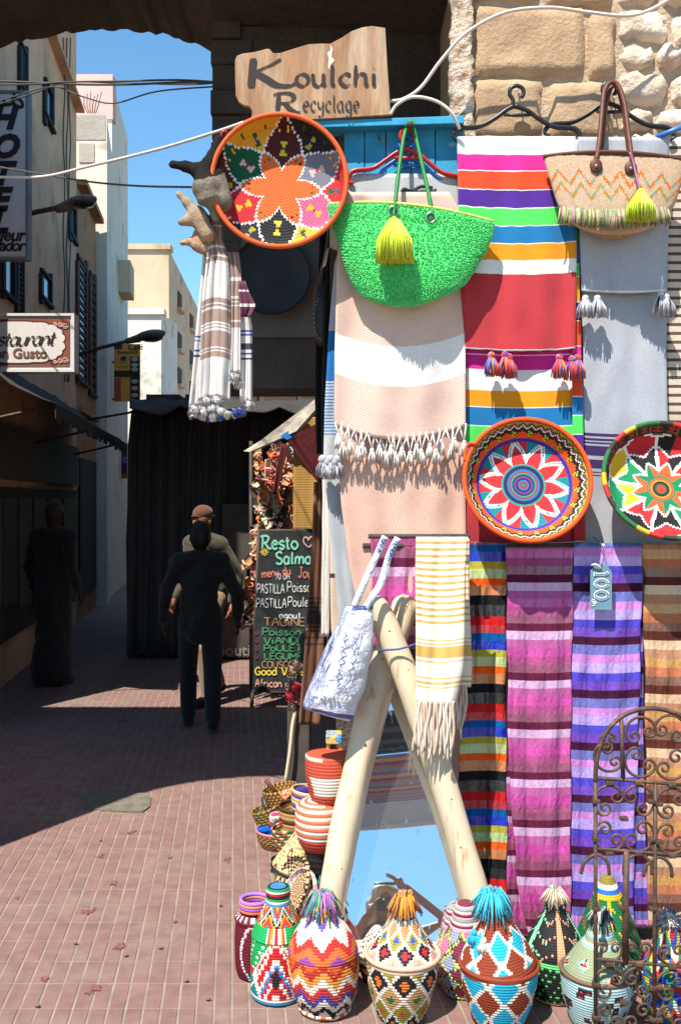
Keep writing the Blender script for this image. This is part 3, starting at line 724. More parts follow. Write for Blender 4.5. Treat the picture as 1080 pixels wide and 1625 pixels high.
for cx_, cy_, sx, sy in ((98, 517, 1, 1), (98, 571, 1, -1)):
    mb = MB()
    for k in range(3):
        mb.tube([P(cx_ + sx * (6 - 8 * k) + (5 - k) * cos(a * .5) * (1 - a / 26), cy_ - sy * 1.5 * k + (5 - k) * sin(a * .5) * (1 - a / 26), 7.192) for a in range(20)], .0035, 4, C(226, 200, 180, .7))
    mb.build('printed_scroll', M['paint'], t)
pen('lettering', 'Restaurant', dmap(-33, 549, 7.189), .014, M['paint'], ink, t, .098, nib=.6, shear=.32, curve=.02, gap=.2)
print_text('lettering', 'Bien Gusto', dmap(-24, 568, 7.189), .098, M['paint'], C(140, 96, 76, .6), t, bold=.003)
for r in ((-50, 118, 497, 501), (-50, 118, 585, 590), (113, 118, 501, 585)):
    q0, q1 = P(r[0], r[3], 7.186), P(r[1], r[2], 7.186); box('frame', (q0.x, 7.186, q0.z), (q1.x, 7.31, q1.z), M['sign_white'], t)
box('bracket', (fx(7.2) - .1, 7.22, 2.4), (P(-20, 0, 7.2).x, 7.26, 2.44), M['iron'], t)
t, a, b = signbox('cafe_sign', 'orange cafe restaurant banner with pictures of dishes, hung across the street', 181, 222, 546, 637, 16, mat('orange_banner', C(236, 160, 60, .85), rough=.6, var=.1, bump=.1), .04)
def cpatch(px0, px1, py0, py1, c, nm='printed_patch', Yq=15.99):
    q0, q1 = P(px0, py1, Yq), P(px1, py0, Yq); mk(nm, [(q0.x, Yq, q0.z), (q1.x, Yq, q0.z), (q1.x, Yq, q1.z), (q0.x, Yq, q1.z)], [(0, 1, 2, 3)], M['paint'], t, [c], False)
cpatch(181.5, 221.5, 588, 598, C(90, 58, 40, .6)); cpatch(181.5, 192, 600, 636, C(214, 100, 80, .6)); cpatch(181.5, 194, 547, 554, C(84, 60, 70, .6)); cpatch(207, 221, 566, 636, C(70, 50, 36, .6), Yq=15.985)
for k, py in enumerate((570, 579, 586, 605, 616, 627)):
    q = P(214, py, 15.98); mk('printed_dish', [q + Vector((.055 * cos(a * pi / 8), 0, .034 * sin(a * pi / 8))) for a in range(16)], [tuple(range(16))], M['paint'], t, [C(220, 200, 170, .6)], False)
for r_, c, Yq in ((.085, C(224, 190, 130, .6), 15.984), (.05, C(120, 60, 30, .6), 15.978)):
    q = P(196, 569, Yq); mk('printed_dish', [q + Vector((r_ * cos(a * pi / 8), 0, r_ * .8 * sin(a * pi / 8))) for a in range(16)], [tuple(range(16))], M['paint'], t, [c], False)
print_text('lettering', 'Café', dmap(203, 555, 15.985), .13, M['paint'], C(80, 44, 20, .6), t, bold=.002)
print_text('lettering', 'Restaurant', dmap(186.5, 561, 15.985), .072, M['paint'], C(80, 44, 20, .6), t, bold=.001)
print_text('lettering', 'ESSAOUIRA', dmap(186, 583, 15.985), .035, M['paint'], C(80, 44, 20, .6), t)
box('bracket', (fx(16) - .1, 16.01, b.z - .3), (a.x + .02, 16.03, b.z - .27), M['iron'], t); box('bracket', (fx(16) - .1, 16.01, a.z + .02), (a.x + .02, 16.03, a.z + .05), M['iron'], t)
t, a, b = signbox('shop_light_box', 'small blue and purple light box sign far down the street', 174, 202, 710, 759, 17.5, mat('navy_panel', C(40, 44, 92, .6), rough=.4, var=.2, vscale=4, bump=.05), .15)
cpatch(189, 201.5, 712, 738, C(84, 76, 170, .6), Yq=17.49); cpatch(189, 201.5, 750, 758, C(190, 70, 50, .6), Yq=17.49)
print_text('lettering', 'Ou', dmap(195, 733, 17.48), .11, M['paint'], C(225, 225, 235, .6), t); print_text('lettering', 'Soldes', dmap(190, 757, 17.48), .04, M['paint'], C(235, 225, 225, .6), t)
box('bracket', (fx(17.5) - .1, 17.55, b.z - .1), (a.x + .02, 17.6, b.z - .06), M['iron'], t)

# ---- street lamps on brackets
M['lamp'] = mat('lamp_housing', C(150, 142, 136, .6), rough=.45, var=.15, bump=.1)
def street_lamp(label, base, neck, tip, Y, r):
    t = thing('street_lamp', label, 'lamp', P(*base, Y), 'bracket street lamps on the left')
    A, B, D = P(*base, Y), P(*neck, Y - .35), P(*tip, Y - .6)
    A = Vector((fx(Y) - .02, Y, A.z + (fx(Y) - A.x) * (B.z - A.z) / (B.x - A.x)))
    tube('arm', [A, A.lerp(B, .5) + Vector((0, 0, .01)), B], .022, M['iron'], t, 8)
    tube('neck', [B - (D - B) * .35, B, B + (D - B) * .1], [.035, .045, .05], M['lamp'], t, 10)
    h = []; n = 12
    v, f = tube_vf([lerp(B, D, k / 10) for k in range(11)], [r * q for q in (.55, .62, .75, .9, 1, 1.05, 1.05, 1, .9, .7, .35)], 14, flat=.45, up=(0, 0, 1))
    mk('housing', v, f, M['lamp'], t)
    v, f = tube_vf([lerp(B, D, .35 + k * .06) + Vector((0, 0, -r * .35)) for k in range(10)], [r * q for q in (.4, .7, .85, .92, .95, .95, .9, .8, .65, .35)], 12, flat=.35, up=(0, 0, 1))
    mk('diffuser', v, f, M['pane'], t)
street_lamp('grey street lamp on an arm beside the hotel sign', (43, 348), (106, 327), (149, 313), 8.6, .085)
street_lamp('grey street lamp on an arm above the cafe banner', (116, 566), (216, 538), (259, 527), 12.2, .12)
t = thing('wall_lantern', 'small black lantern on a thin bracket by the black stall', 'lantern', P(200, 660, 13))
tube('arm', [Vector((fx(13) - .02, 13, P(0, 668, 13).z)), P(205, 655, 12.8), P(250, 638, 12.6)], .015, M['iron'], t, 6)
mk('lamp_body', *ball_vf(P(236, 655, 12.7), .09, 10, 7, (1, 1, .8)), M['iron'], t); tube('stem', [P(236, 651, 12.7), P(236, 643, 12.67)], .01, M['iron'], t, 5)

# ---- cables
def cable(label, pts, r, mt, Ys=None):
    w = [P(p[0], p[1], p[2]) for p in pts]
    o = tube('cable', w, r, M[mt], None, 7, sm=8); tag(o, label, 'cable'); return o
cable('thick twisted dark cable strung across the top of the sky', [(-60, 127, 6.3), (60, 131, 6.0), (130, 134, 5.8), (200, 134, 5.6), (280, 131, 5.3), (375, 130, 5.02)], .0065, 'cable_dark')
cable('second strand of the dark cable pair across the sky', [(-60, 133, 6.3), (40, 134, 6.0), (110, 130, 5.8), (190, 129, 5.6), (285, 127, 5.3), (375, 133, 5.02)], .0055, 'cable_dark')
cable('thin dark cable sagging below the twisted pair', [(-60, 172, 6.6), (0, 160, 6.4), (80, 138, 6.0), (130, 153, 5.8), (180, 164, 5.6), (250, 145, 5.3), (360, 136, 5.02)], .0042, 'cable_dark')
cable('dark cable crossing in front of the hotel sign top', [(-60, 178, 7.2), (0, 165, 7.0), (60, 146, 6.9), (105, 131, 6.7), (200, 132, 6.3), (300, 134, 5.6), (362, 130, 5.05)], .0045, 'cable_dark')
cable('thin dark cable pair running behind the felt pieces', [(-60, 252, 6.6), (0, 265, 6.2), (60, 275, 5.9), (140, 288, 5.6), (220, 295, 5.3), (310, 297, 4.9), (365, 298, 4.75)], .0055, 'cable_dark')
cable('white cable sweeping across the sky to the wooden sign', [(-80, 279, 4.3), (0, 281, 4.2), (70, 280, 4.1), (140, 264, 4.0), (250, 237, 3.8), (340, 210, 3.6), (398, 190, 3.55)], .0058, 'cable_white')
cable('white cable looping from the sign up over the stone wall', [(616, 161, 3.54), (640, 157, 3.53), (668, 138, 3.53), (700, 95, 3.5), (740, 52, 3.48), (800, 20, 3.46), (870, 12, 3.46), (930, 19, 3.47), (990, 25, 3.48), (1030, 16, 3.5), (1075, -10, 3.52), (1160, -60, 3.54)], .0062, 'cable_white')
cable('short white cable arching over the blue shelf end', [(619, 182, 3.47), (630, 166, 3.46), (655, 154, 3.45), (690, 160, 3.45), (715, 178, 3.45), (729, 205, 3.47)], .0058, 'cable_white')
# ================================================================== GOODS ON THE WALL
WHITE = C(250, 246, 240, .8); BLACK = (.012, .011, .012)
# ---- blue cupboard front with its shelf
t = thing('blue_cupboard', 'peeling sky blue wooden cupboard front with shelf, behind the green bag', 'cupboard', P(628, 985, 3.57))
xs = [545, 578, 612, 652, 690, 735]
for a, b in zip(xs, xs[1:]):
    q0, q1 = P(a + .8, 985, 3.575), P(b - .8, 196, 3.575); box('plank', (q0.x, 3.572 + random.uniform(-.003, .003), q0.z), (q1.x, 3.60, q1.z), M['blue_wood'], t, .002)
q = [P(394, 196, 3.5), P(737, 184, 3.5)]
v = []
for y, dz in ((3.515, 0), (3.6, 0)):
    v += [Vector((q[0].x, y, q[0].z - .016)), Vector((q[1].x, y, q[1].z - .02)), Vector((q[1].x, y, q[1].z + .008)), Vector((q[0].x, y, q[0].z + .008))]
bevel(mk('shelf', v, [(0, 1, 2, 3), (7, 6, 5, 4), (0, 4, 5, 1), (1, 5, 6, 2), (2, 6, 7, 3), (3, 7, 4, 0)], M['blue_wood'], t, smooth=False), .003)
for px in (600, 719):
    tube('hook', [P(px, 214, 3.565), P(px + 2, 222, 3.545), P(px + 8, 226, 3.54), P(px + 10, 220, 3.54)], .0022, M['iron'], t, 5, sm=4)
# ---- the wooden sign
ol = [(374, 152), (373, 120), (373, 95), (376, 88), (384, 85), (405, 82), (424, 77), (428, 78), (433, 84), (444, 84), (466, 77), (489, 70), (507, 69), (524, 69), (541, 60), (558, 49), (575, 43), (590, 41), (611, 44), (614, 100), (620, 182), (558, 186), (470, 191), (398, 196), (400, 176), (396, 169), (387, 167), (379, 162)]
t = thing('shop_sign', 'wavy topped plywood sign lettered Koulchi Recyclage above the shelf', 'sign', P(500, 196, 3.45))
YS = 3.505
def sgn(px, py): p = P(px, py, YS); return (p.x, p.z)
prism('board', [sgn(*p) for p in ol][::-1], YS, YS + .018, M['ply'], t, .002)
kpx = YS / F; inkb = C(70, 62, 56, .5)
def penfit(text, px, py, size_px, width_px, w_px, col=inkb, nib=.55, parent=None, mt=None, Y=YS, shear=0.0, rot=0.0, jit=0.0, curve=0.0, gap=1.6, M4=None):
    _, W = strokes(text, gap); k = Y / F; fx_ = width_px / (W * size_px / 10) if width_px else 1.0
    o = P(px, py, Y)
    def tw(x, z, l):
        x *= fx_; return o + Vector((x * cos(rot) - z * sin(rot), -.0025 - l, x * sin(rot) + z * cos(rot)))
    return pen('lettering', text, tw, w_px * k, mt or M['paint'], col, parent, size_px * k, nib, shear, curve, jit, gap)
penfit('K', 394, 139, 47, 55, 7.5, parent=t); penfit('oulchi', 470, 137, 33, 126, 5.2, parent=t, gap=2.2)
penfit('R', 440, 179, 31, 32, 4.8, parent=t); penfit('ecyclage', 481, 177, 26, 88, 3.3, parent=t, gap=2.2)
mb = MB(); pts = [P(*p, YS - .002) for p in ((524, 70), (528, 78), (526, 90), (531, 96), (524, 104), (523, 112), (520, 106), (521, 92), (519, 84), (524, 79))]
mb.add(pts, [tuple(range(len(pts)))], C(232, 214, 192, .75)); mb.build('paint_drip', M['paint'], t, False)
# ---- trays and bowls hung on the wall
ROT = Matrix.Rotation(radians(90), 3, 'X')
def tray(name, label, px, py, Y, rpx, depth, colf, rows, rimc, extra=(0, 0), rim=.008, cat='tray', nseg=168, flat=.62, rimf=None, proj=False):
    c = P(px, py, Y); R = rpx * Y / F
    t = thing(name, label, cat, c)
    T = Matrix.Rotation(radians(extra[0]), 3, 'X') @ Matrix.Rotation(radians(extra[1]), 3, 'Z') @ ROT
    pr0 = colf
    pr = smoothprof([(.001, 0), (R * .3, .0), (R * flat, .004), (R * (flat + .5 * (1 - flat)), depth * .35), (R, depth)], 8)
    acc = [0.0]
    for a_, b_ in zip(pr, pr[1:]): acc.append(acc[-1] + math.hypot(b_[0] - a_[0], b_[1] - a_[1]))
    def colp(th, s, row):                            # pattern read by its distance from the middle as seen from the front
        s *= acc[-1]
        for i_ in range(len(acc) - 1):
            if s <= acc[i_ + 1]: return pr0(th, lerp(pr[i_][0], pr[i_ + 1][0], (s - acc[i_]) / (acc[i_ + 1] - acc[i_] + 1e-9)) / R, row)
        return pr0(th, 1.0, row)
    o = coil('bowl', pr, c, M['coil'], colp if proj else colf, t, nseg, rows, bulge=-.0022, tilt=T, sub=2, cap=False); solid(o, .006, 1)
    n = 120; mb = MB(); pts = [c + T @ Vector((sin(2*pi*i/n) * R, -cos(2*pi*i/n) * R, depth)) for i in range(n)]
    v, f = tube_vf(pts, rim, 8, True)
    cols = []
    for i in range(n): cols += [rimf(i / n) if rimf else rimc] * 8
    mk('rim', v, f, M['coil'], t, cols)
    return t, c, R, T
YEL, RED, ORG_, GRN = C(238, 176, 40), C(206, 38, 44), C(240, 100, 36), C(14, 100, 66)
P1 = [C(84, 22, 26), C(126, 128, 140), C(204, 100, 140), BLACK, C(210, 40, 46), C(10, 92, 60)]
O1 = [C(238, 176, 40), BLACK, C(208, 40, 46), C(240, 180, 50), (.02, .018, .015), C(96, 22, 26)]
M1 = [C(214, 214, 60), C(244, 190, 190), C(240, 180, 40), C(220, 220, 70), C(244, 186, 40), C(240, 190, 190)]
def flower(th, s, row):
    r = s; al = (180 - math.degrees(th)) % 360
    k = round((al - 334) / 60); dt = abs(al - 334 - 60 * k); ti = k % 6
    k2 = round((al - 4) / 60); dp = al - 4 - 60 * k2; pi_ = k2 % 6
    rs = .27 + .36 * max(0, 1 - dt / 30) ** .85
    if r < rs - .02:
        if abs(r - .48) < .03 and 3 < dt < 7: return BLACK if k % 2 else GRN
        return C(238, 108, 44)
    if r < rs + .022: return WHITE
    lat = radians(abs(dp)) * r; w = .315 * max(0, sin(pi * min(1, max(0, (r - .20) / .80)))) ** .75
    if lat < w - .022:
        q = r - .62
        if abs(q) < .11 and lat < .016 + .38 * abs(q): return RED if abs(q) < .018 else M1[pi_]
        if abs(r - .9) < .03 and .05 < lat < .08: return M1[(pi_ + 3) % 6]
        return P1[pi_]
    if lat < w + .012: return WHITE
    q = r - .83; dl = radians(dt) * r
    if abs(q) < .085 and dl < .014 + .38 * abs(q): return (C(90, 60, 200) if abs(q) < .02 else (C(20, 100, 70) if O1[ti][0] > .3 else C(190, 180, 50)))
    if abs(r - .93) < .02 and .18 < dl < .2: return GRN
    return O1[ti]
tray('woven_tray', 'large round orange rimmed tray with flower pattern, hung beside the sign', 445, 299, 3.47, 104.5, .078, flower, 27, C(232, 98, 40), (-3, 0), .0085, flat=.84, proj=True)
TEAL = C(0, 138, 146)
R2 = [C(30, 140, 100), C(170, 40, 60), C(40, 120, 200), C(30, 40, 60), C(140, 50, 150), C(20, 60, 90), C(60, 150, 130), C(150, 70, 50), C(40, 120, 210), C(40, 40, 80), C(30, 160, 150)]
def star(th, s, row):
    r = s; al = (math.degrees(th) + 8) % 360
    if r < .29: return R2[min(10, int(r / .29 * 11))]
    if r < .63:
        n = 10; x = (al / 360 * n) % 1; q = tri(x)           # 0 at the middle of a point, 1 between
        e = .60 - .27 * q; d = r - e
        if abs(d) < .022: return WHITE
        if .022 <= d < .05: return TEAL if (int(al / 4) % 5) else C(240, 190, 60)
        if .05 <= d < .085: return WHITE
        if d < 0: return C(204, 46, 52)
        return C(206, 48, 54) if int(al / 36) % 2 else TEAL
    if r < .665: return C(58, 50, 160)
    if r < .79:
        n = 20; x = (al / 360 * n) % 1; q = tri(x)
        e = .79 - .11 * q ** 2.2
        if r < e: return C(242, 92, 30)
        return (C(240, 200, 40) if (row + int(al / 3)) % 2 else C(30, 110, 70)) if q > .78 else C(60, 24, 14)
    z = (r - .79) / .2 * 7 - 1.6 * tri(al / 360 * 40)
    return [C(50, 26, 18), WHITE, C(150, 50, 30), C(30, 110, 80), C(225, 170, 40), C(60, 24, 16), WHITE, C(200, 90, 40)][int(z) % 8]
t, c, R, T = tray('woven_bowl', 'orange rimmed bowl with red and teal star, above the striped scarves', 830, 770, 3.475, 98, .08, star, 40, C(236, 86, 28), (-14, 0), .008, 'bowl', 200, .66)
tube('hanging_loop', [P(756, 704, 3.41), P(744, 704, 3.42), P(738, 714, 3.42), P(737, 732, 3.41)], .0055, M['red_plastic'], t, 6, sm=4).data.materials[0] = mat('orange_raffia', C(236, 86, 28), rough=.7, var=.1)
H3 = [C(244, 190, 40), C(206, 40, 44), C(24, 24, 22), C(12, 140, 84)]
def hive(th, s, row):
    r = s; a = (math.degrees(th) + 200) / 360 % 1
    if r < .20: return [C(230, 60, 40), C(230, 60, 40), C(20, 90, 60), BLACK, WHITE, C(240, 140, 40), C(236, 90, 40), C(20, 130, 90)][min(7, int(r / .20 * 8))]
    if r < .84:
        n = 9; ring = [(0.20, .37, 0), (.37, .60, .5), (.60, .84, 0)]
        x = a * n
        w0, w1 = tri(x) , tri(x + .5)
        b1 = .26 + .15 * w0; b2 = .50 + .15 * tri(x + .5); b3 = .78 + .08 * tri(x)
        for k, bb in ((0, b1), (1, b2), (2, b3)):
            if abs(r - bb) < .016: return WHITE
            if r < bb:
                sh = (0, 0, .5)[k] if k != 1 else .5
                fr = (x + sh) % 1
                if min(fr, 1 - fr) * r < .034 and k > 0: return WHITE
                i = int(x + sh); return ([C(240, 96, 40), C(12, 130, 80)][i % 2] if k == 0 else H3[(i * (1 if k == 1 else 3) + k) % 4])
        return C(120, 70, 20)
    x = (a * 26) % 1
    if .2 < x < .8 and .87 < r < .96: return C(170, 60, 50) if (row % 2 or .4 < x < .6) else BLACK
    return C(150, 92, 30) if x < .08 else (.02, .02, .016)
def hrim(u): return [C(40, 110, 60), C(40, 110, 60), C(226, 180, 40), C(200, 50, 40), (.03, .03, .025)][int(u * 30) % 5]
tray('woven_bowl', 'black rimmed bowl with yellow green red petal cells, cut by the right edge', 1048, 776, 3.475, 99, .08, hive, 36, GRN, (-24, 0), .0085, 'bowl', 200, .68, hrim)

# ---- hangers
def hanger(label, mt, px, py, half, drop, Y, tilt=0.0, r=.0085, extra=None):
    t = thing('coat_hanger', label, 'hanger', P(px, py + 40, Y), 'plastic coat hangers')
    hk = [(px - 6, py + 34), (px - 6, py + 22), (px - 11, py + 14), (px - 9, py + 4), (px, py), (px + 9, py + 4), (px + 11, py + 12), (px + 8, py + 19)]
    tube('hook', [P(a, b, Y) for a, b in hk], r * .85, M[mt], t, 8, sm=5)
    for s in (-1, 1):
        ln = [(px - 4, py + 32), (px + s * 18, py + 40), (px + s * 34, py + 52), (px + s * half * .6, py + 62 + drop * .3), (px + s * half * .9, py + 60 + drop * .75), (px + s * half, py + 64 + drop), (px + s * (half + 2), py + 72 + drop), (px + s * (half - 6), py + 76 + drop)]
        tube('shoulder', [P(a, b + tilt * (a - px), Y) for a, b in ln], [r * q for q in [1.0] * 16 + [1.15] * 12 + [.9] * 8][:36], M[mt], t, 8, sm=5, flat=.7)
    tube('cross_bar', [P(px - 20, py + 46, Y), P(px, py + 47, Y), P(px + 22, py + 46, Y)], r * .7, M[mt], t, 6)
    return t
hanger('black plastic hanger holding the rainbow striped towel', 'black_plastic', 819, 136, 98, 10, 3.535)
hanger('black plastic hanger behind the straw bag handles', 'black_plastic', 966, 131, 100, 12, 3.55, .03)
hanger('red plastic hanger behind the green bag handles', 'red_plastic', 646, 204, 92, 16, 3.53, .06)
hanger('blue plastic hanger tucked behind the red one', 'blue_plastic', 644, 216, 78, 16, 3.55, .02)
tag(tube('blue_rod', [P(1040, 218, 3.5), P(1095, 196, 3.48)], .009, M['blue_plastic'], None, 8), 'blue plastic rod poking in at the right edge beside the hanger', 'rod')
for px, py in ((822, 148), (972, 150)): tube('nail', [P(px, py, 3.62), P(px, py + 1, 3.52)], .003, M['iron'], sw, 5)

# ---- upper textiles
def towel(name, label, cat, px, py, Y): return thing(name, label, cat, P(px, py, Y))
MAG, ORA, PUR, LIM, BLU, AMB, REDM = C(232, 40, 150), C(242, 80, 36), C(86, 38, 150), C(86, 236, 96), C(20, 122, 180), C(250, 158, 20), C(196, 56, 62)
def bands(lst):                                      # thin white pick between bands
    out = []
    for e, c in lst: out.append((e - 1.6, c)); out.append((e, C(244, 236, 226, .78)))
    return out
t = towel('striped_towel', 'rainbow banded towel folded over the black hanger', 'towel', 825, 860, 3.52)
cloth('back_layer', [(222, 735, 918), (560, 737, 920), (860, 731, 926)], 3.535, bands([(245, WHITE), (300, MAG), (360, BLU), (400, LIM), (440, ORA), (500, PUR), (520, ORA), (562, MAG), (586, MAG), (618, WHITE), (645, AMB), (675, BLU), (703, LIM), (722, PUR), (742, ORA), (760, MAG), (860, REDM)]), M['cloth'], t, amp=.009, nf=1.4, sag=3)
cloth('side_fold', [(384, 905, 917), (700, 908, 925), (860, 910, 928)], 3.515, bands([(420, BLU), (440, LIM), (480, AMB), (510, PUR), (550, ORA), (590, MAG), (630, ORA), (660, BLU), (690, LIM), (715, PUR), (860, REDM)]), M['cloth'], t, amp=.003, nf=.5, nu=6)
cloth('front_flap', [(217, 725, 912), (400, 728, 914), (553, 737, 912)], 3.50, bands([(245, WHITE), (271, MAG), (300, ORA), (328, PUR), (356, LIM), (384, BLU), (411, AMB), (432, WHITE)]) + [(551, REDM), (556, WHITE)], M['melange'], t, amp=.010, nf=1.6, ph=1, sag=4, thick=.008, jag=1.5)
mb_c = [C(240, 80, 36), C(236, 66, 40), C(60, 50, 170), C(30, 120, 190), C(250, 150, 30), C(200, 40, 60)]
for px, py in ((779, 557), (801, 556), (807, 560), (887, 560), (907, 563), (916, 561)):
    mb = MB(); pos = P(px, py, 3.475)
    mb.add(*ball_vf(pos + Vector((0, 0, -.016)), .013, 10, 7, (1, 1, 1.1)), [random.choice(mb_c) for _ in range(70)]); tassel_mb(mb, pos + Vector((0, 0, -.022)), .068, .03, mb_c, 46, False)
    mb.build('tassel', M['fibre'], t)
t = towel('grey_towel', 'grey wool towel with purple stripes and pale tassels, right of the rainbow towel', 'towel', 990, 870, 3.53)
GR = C(186, 188, 194, .72); PU = C(64, 38, 96)
cloth('back_layer', [(222, 916, 1061), (560, 924, 1056), (870, 922, 1062)], 3.54, [(686, GR), (691, PU), (694, GR), (698, PU), (700, GR), (703, PU), (706, GR), (722, PU), (728, GR), (742, PU), (747, GR), (749, PU), (752, GR), (754, PU), (870, GR)], M['melange'], t, amp=.005, nf=1.1, sag=3)
cloth('front_flap', [(218, 917, 1060), (380, 919, 1059), (462, 922, 1056)], 3.505, [(459, GR), (463, C(240, 236, 232, .8))], M['melange'], t, amp=.011, nf=1.3, ph=2, sag=3, thick=.009)
for px, py in ((928, 466), (947, 466), (1048, 460), (1056, 464)):
    mb = MB(); pos = P(px, py, 3.48); mb.add(*ball_vf(pos + Vector((0, 0, -.016)), .012, 8, 6), C(214, 212, 214, .75))
    tassel_mb(mb, pos + Vector((0, 0, -.02)), .065, .033, [C(196, 192, 196, .75), C(170, 168, 174, .7), C(216, 212, 212, .75)], 46, False); mb.add(*tube_vf([pos + Vector((-.012, -.008, -.028)), pos + Vector((.012, -.008, -.028))], .003, 5), PU); mb.build('tassel', M['fibre'], t)
t = towel('striped_rug', 'thick cream and brown ribbed rug at the far right edge', 'rug', 1110, 700, 3.56)
lst = []; y = 224
while y < 760: lst += [(y + 9, C(226, 206, 182, .75)), (y + 14, C(104, 78, 62, .7))]; y += 14
cloth('rug_sheet', [(224, 1052, 1200), (760, 1056, 1200)], 3.575, lst, M['melange'], t, amp=.004, nf=2, thick=.012)
t = towel('printed_towel', 'light grey towel with black print under the red hanger', 'towel', 635, 430, 3.53)
cloth('sheet', [(276, 548, 727), (330, 545, 730), (430, 545, 738)], 3.545, [(430, C(204, 202, 200, .74))], M['melange'], t, amp=.004, nf=1)
mb = MB()
for s_ in ([(632, 318), (640, 300), (652, 304), (668, 296), (686, 298)], [(650, 316), (660, 300), (658, 318)], [(676, 314), (684, 300), (683, 318)], [(690, 300), (690, 318)]):
    mb.add(*tube_vf(smooth_line([P(a, b, 3.534) for a, b in s_], 5), .006, 6), (.02, .02, .02))
mb.build('black_print', M['fibre'], t)
t = towel('grey_blue_throw', 'grey throw with a blue block, its edge showing left of the peach towel', 'throw', 545, 1000, 3.56)
th_ = [(525, C(196, 194, 194, .72)), (605, C(22, 112, 180))]; y = 605
while y < 690: th_ += [(y + 3, C(200, 206, 212, .74)), (y + 5, C(60, 120, 180))]; y += 5
th_ += [(740, C(204, 202, 202, .74)), (1000, C(190, 194, 198, .72))]
cloth('sheet', [(385, 540, 585), (420, 531, 585), (520, 522, 585), (650, 515, 580), (735, 513, 580), (1000, 540, 600)], 3.555, th_, M['melange'], t, amp=.006, nf=1)
mb = MB()
for k in range(5): tassel_mb(mb, P(512 + k * 6, 722 + (k % 2) * 5, 3.49), .075, .03, [C(186, 184, 186, .7), C(160, 158, 162, .7), C(206, 204, 204, .74)], 34, True)
mb.build('tassel_fringe', M['fibre'], t)
PE, PE2 = C(230, 186, 164, .76), C(238, 200, 180, .76)
t = towel('peach_towel', 'peach woven towel with cream band and knotted white tassels below the green bag', 'towel', 640, 980, 3.5)
M['peach'] = mat('diamond_weave', attr=True, rough=.92, var=.08, vscale=90, bump=.6, bscale=300, bdist=.002, wave=(('DIAGONAL',), 70, .8, 0.0), sheen=.15)
cloth('back_layer', [(400, 536, 742), (680, 534, 738), (800, 541, 738), (900, 554, 740), (985, 572, 740)], 3.53, [(985, PE)], M['peach'], t, amp=.01, nf=1.6, ph=.5, Y2=3.5)
cloth('front_flap', [(305, 552, 712), (345, 542, 735), (420, 534, 737), (560, 531, 738), (660, 530, 738), (676, 532, 738)], 3.485, [(528, PE2), (592, C(250, 244, 234, .8)), (676, PE2)], M['peach'], t, amp=.018, nf=1.15, ph=3.6, sag=22, thick=.006, nu=44)
for k in range(20):
    u = (k + .5) / 20; px = 532 + 206 * u; py = 672 + 22 * 4 * u * (1 - u) * .95 + random.uniform(-2, 2)
    mb = MB(); pos = P(px, py, 3.468 + random.uniform(-.006, .006)); cw = [C(246, 236, 224, .78), C(236, 222, 206, .76)]
    pos2 = pos + Vector((random.uniform(-.008, .008), 0, -.038 - .02 * (k % 2)))
    for s in (-1, 1): mb.tube([pos + Vector((s * .013, 0, .008)), pos2], .0028, 5, cw[0])
    mb.add(*ball_vf(pos2, .0075, 8, 6), cw[0]); tassel_mb(mb, pos2 + Vector((0, 0, 0)), .05, .015, cw, 16, False); mb.build('tassel', M['fibre'], t)

# ---- green woolly bag
t = thing('green_bag', 'bright green woolly shoulder bag with yellow tassel hung over the peach towel', 'bag', P(650, 490, 3.4))
G1 = [C(92, 240, 128, .84), C(84, 234, 120, .84), C(104, 246, 140, .84), C(80, 226, 112, .84)]
M['wool'] = mat('green_boucle', attr=True, rough=1, var=.22, vscale=140, bump=.8, bscale=130, bdist=.006, sheen=.2)
sec = [(326, 354, 521, 783, .055, -13), (345, 374, 525, 780, .065, -10), (380, 402, 535, 768, .075, -3), (420, 430, 548, 751, .08, 5), (448, 450, 559, 737, .08, 9), (466, 462, 571, 721, .07, 13), (478, 470, 592, 700, .05, 12), (485, 477, 622, 672, .02, 5)]
sec = [(a, b, c_, d, e * .68, f_) for a, b, c_, d, e, f_ in sec]
bagbody('body', sec, 3.44, M['wool'], t, lambda s, u, w: random.choice(G1), 150, 14, .0055, 75)
mb = MB()                                             # loose loops of pile that break the outline
for k in range(5200):
    j = ((k // 90) + .5 + random.uniform(-.3, .3)) / 58 * (len(sec) - 1.001); j = min(max(j, 0), len(sec) - 1.001); i = int(j); q = j - i; s0 = [lerp(sec[i][m], sec[i+1][m], q) for m in range(6)]
    a = -.1 + (pi + .2) * ((k % 90) + random.random()) / 90; u = .5 - .5 * cos(a)
    p = P(lerp(s0[2], s0[3], u), lerp(s0[0], s0[1], u) + s0[5] * 4 * u * (1 - u), 3.44 - s0[4] * sin(a) - .003)
    d = Vector((-cos(a), -sin(a) * .9, random.uniform(-.5, .3))).normalized(); e = Vector((random.uniform(-1, 1), 0, random.uniform(-1, 1))) * .0036
    mb.add(*tube_vf([p - e, p + d * .004, p + e], .0020, 3), random.choice(G1))
mb.build('pile_loops', M['fibre'], t)
rimp = [P(lerp(521, 783, k / 30), lerp(325, 353, k / 30) - 13 * 4 * (k / 30) * (1 - k / 30) - 1, 3.44 - .038 * sin(pi * k / 30)) for k in range(31)]
tube('rim_binding', rimp, .0055, mat('yellow_green_binding', C(206, 220, 110), rough=.9, var=.15, bscale=200), t, 6)
for pts in ([(626, 345), (628, 310), (634, 260), (641, 215), (650, 193), (659, 200)], [(686, 345), (680, 310), (668, 255), (658, 212), (651, 195), (645, 200)]):
    tube('handle', [P(a, b, 3.395 + .11 * max(0, (345 - b)) / 150) for a, b in pts], .0072, M['green_leather'], t, 8, sm=6)
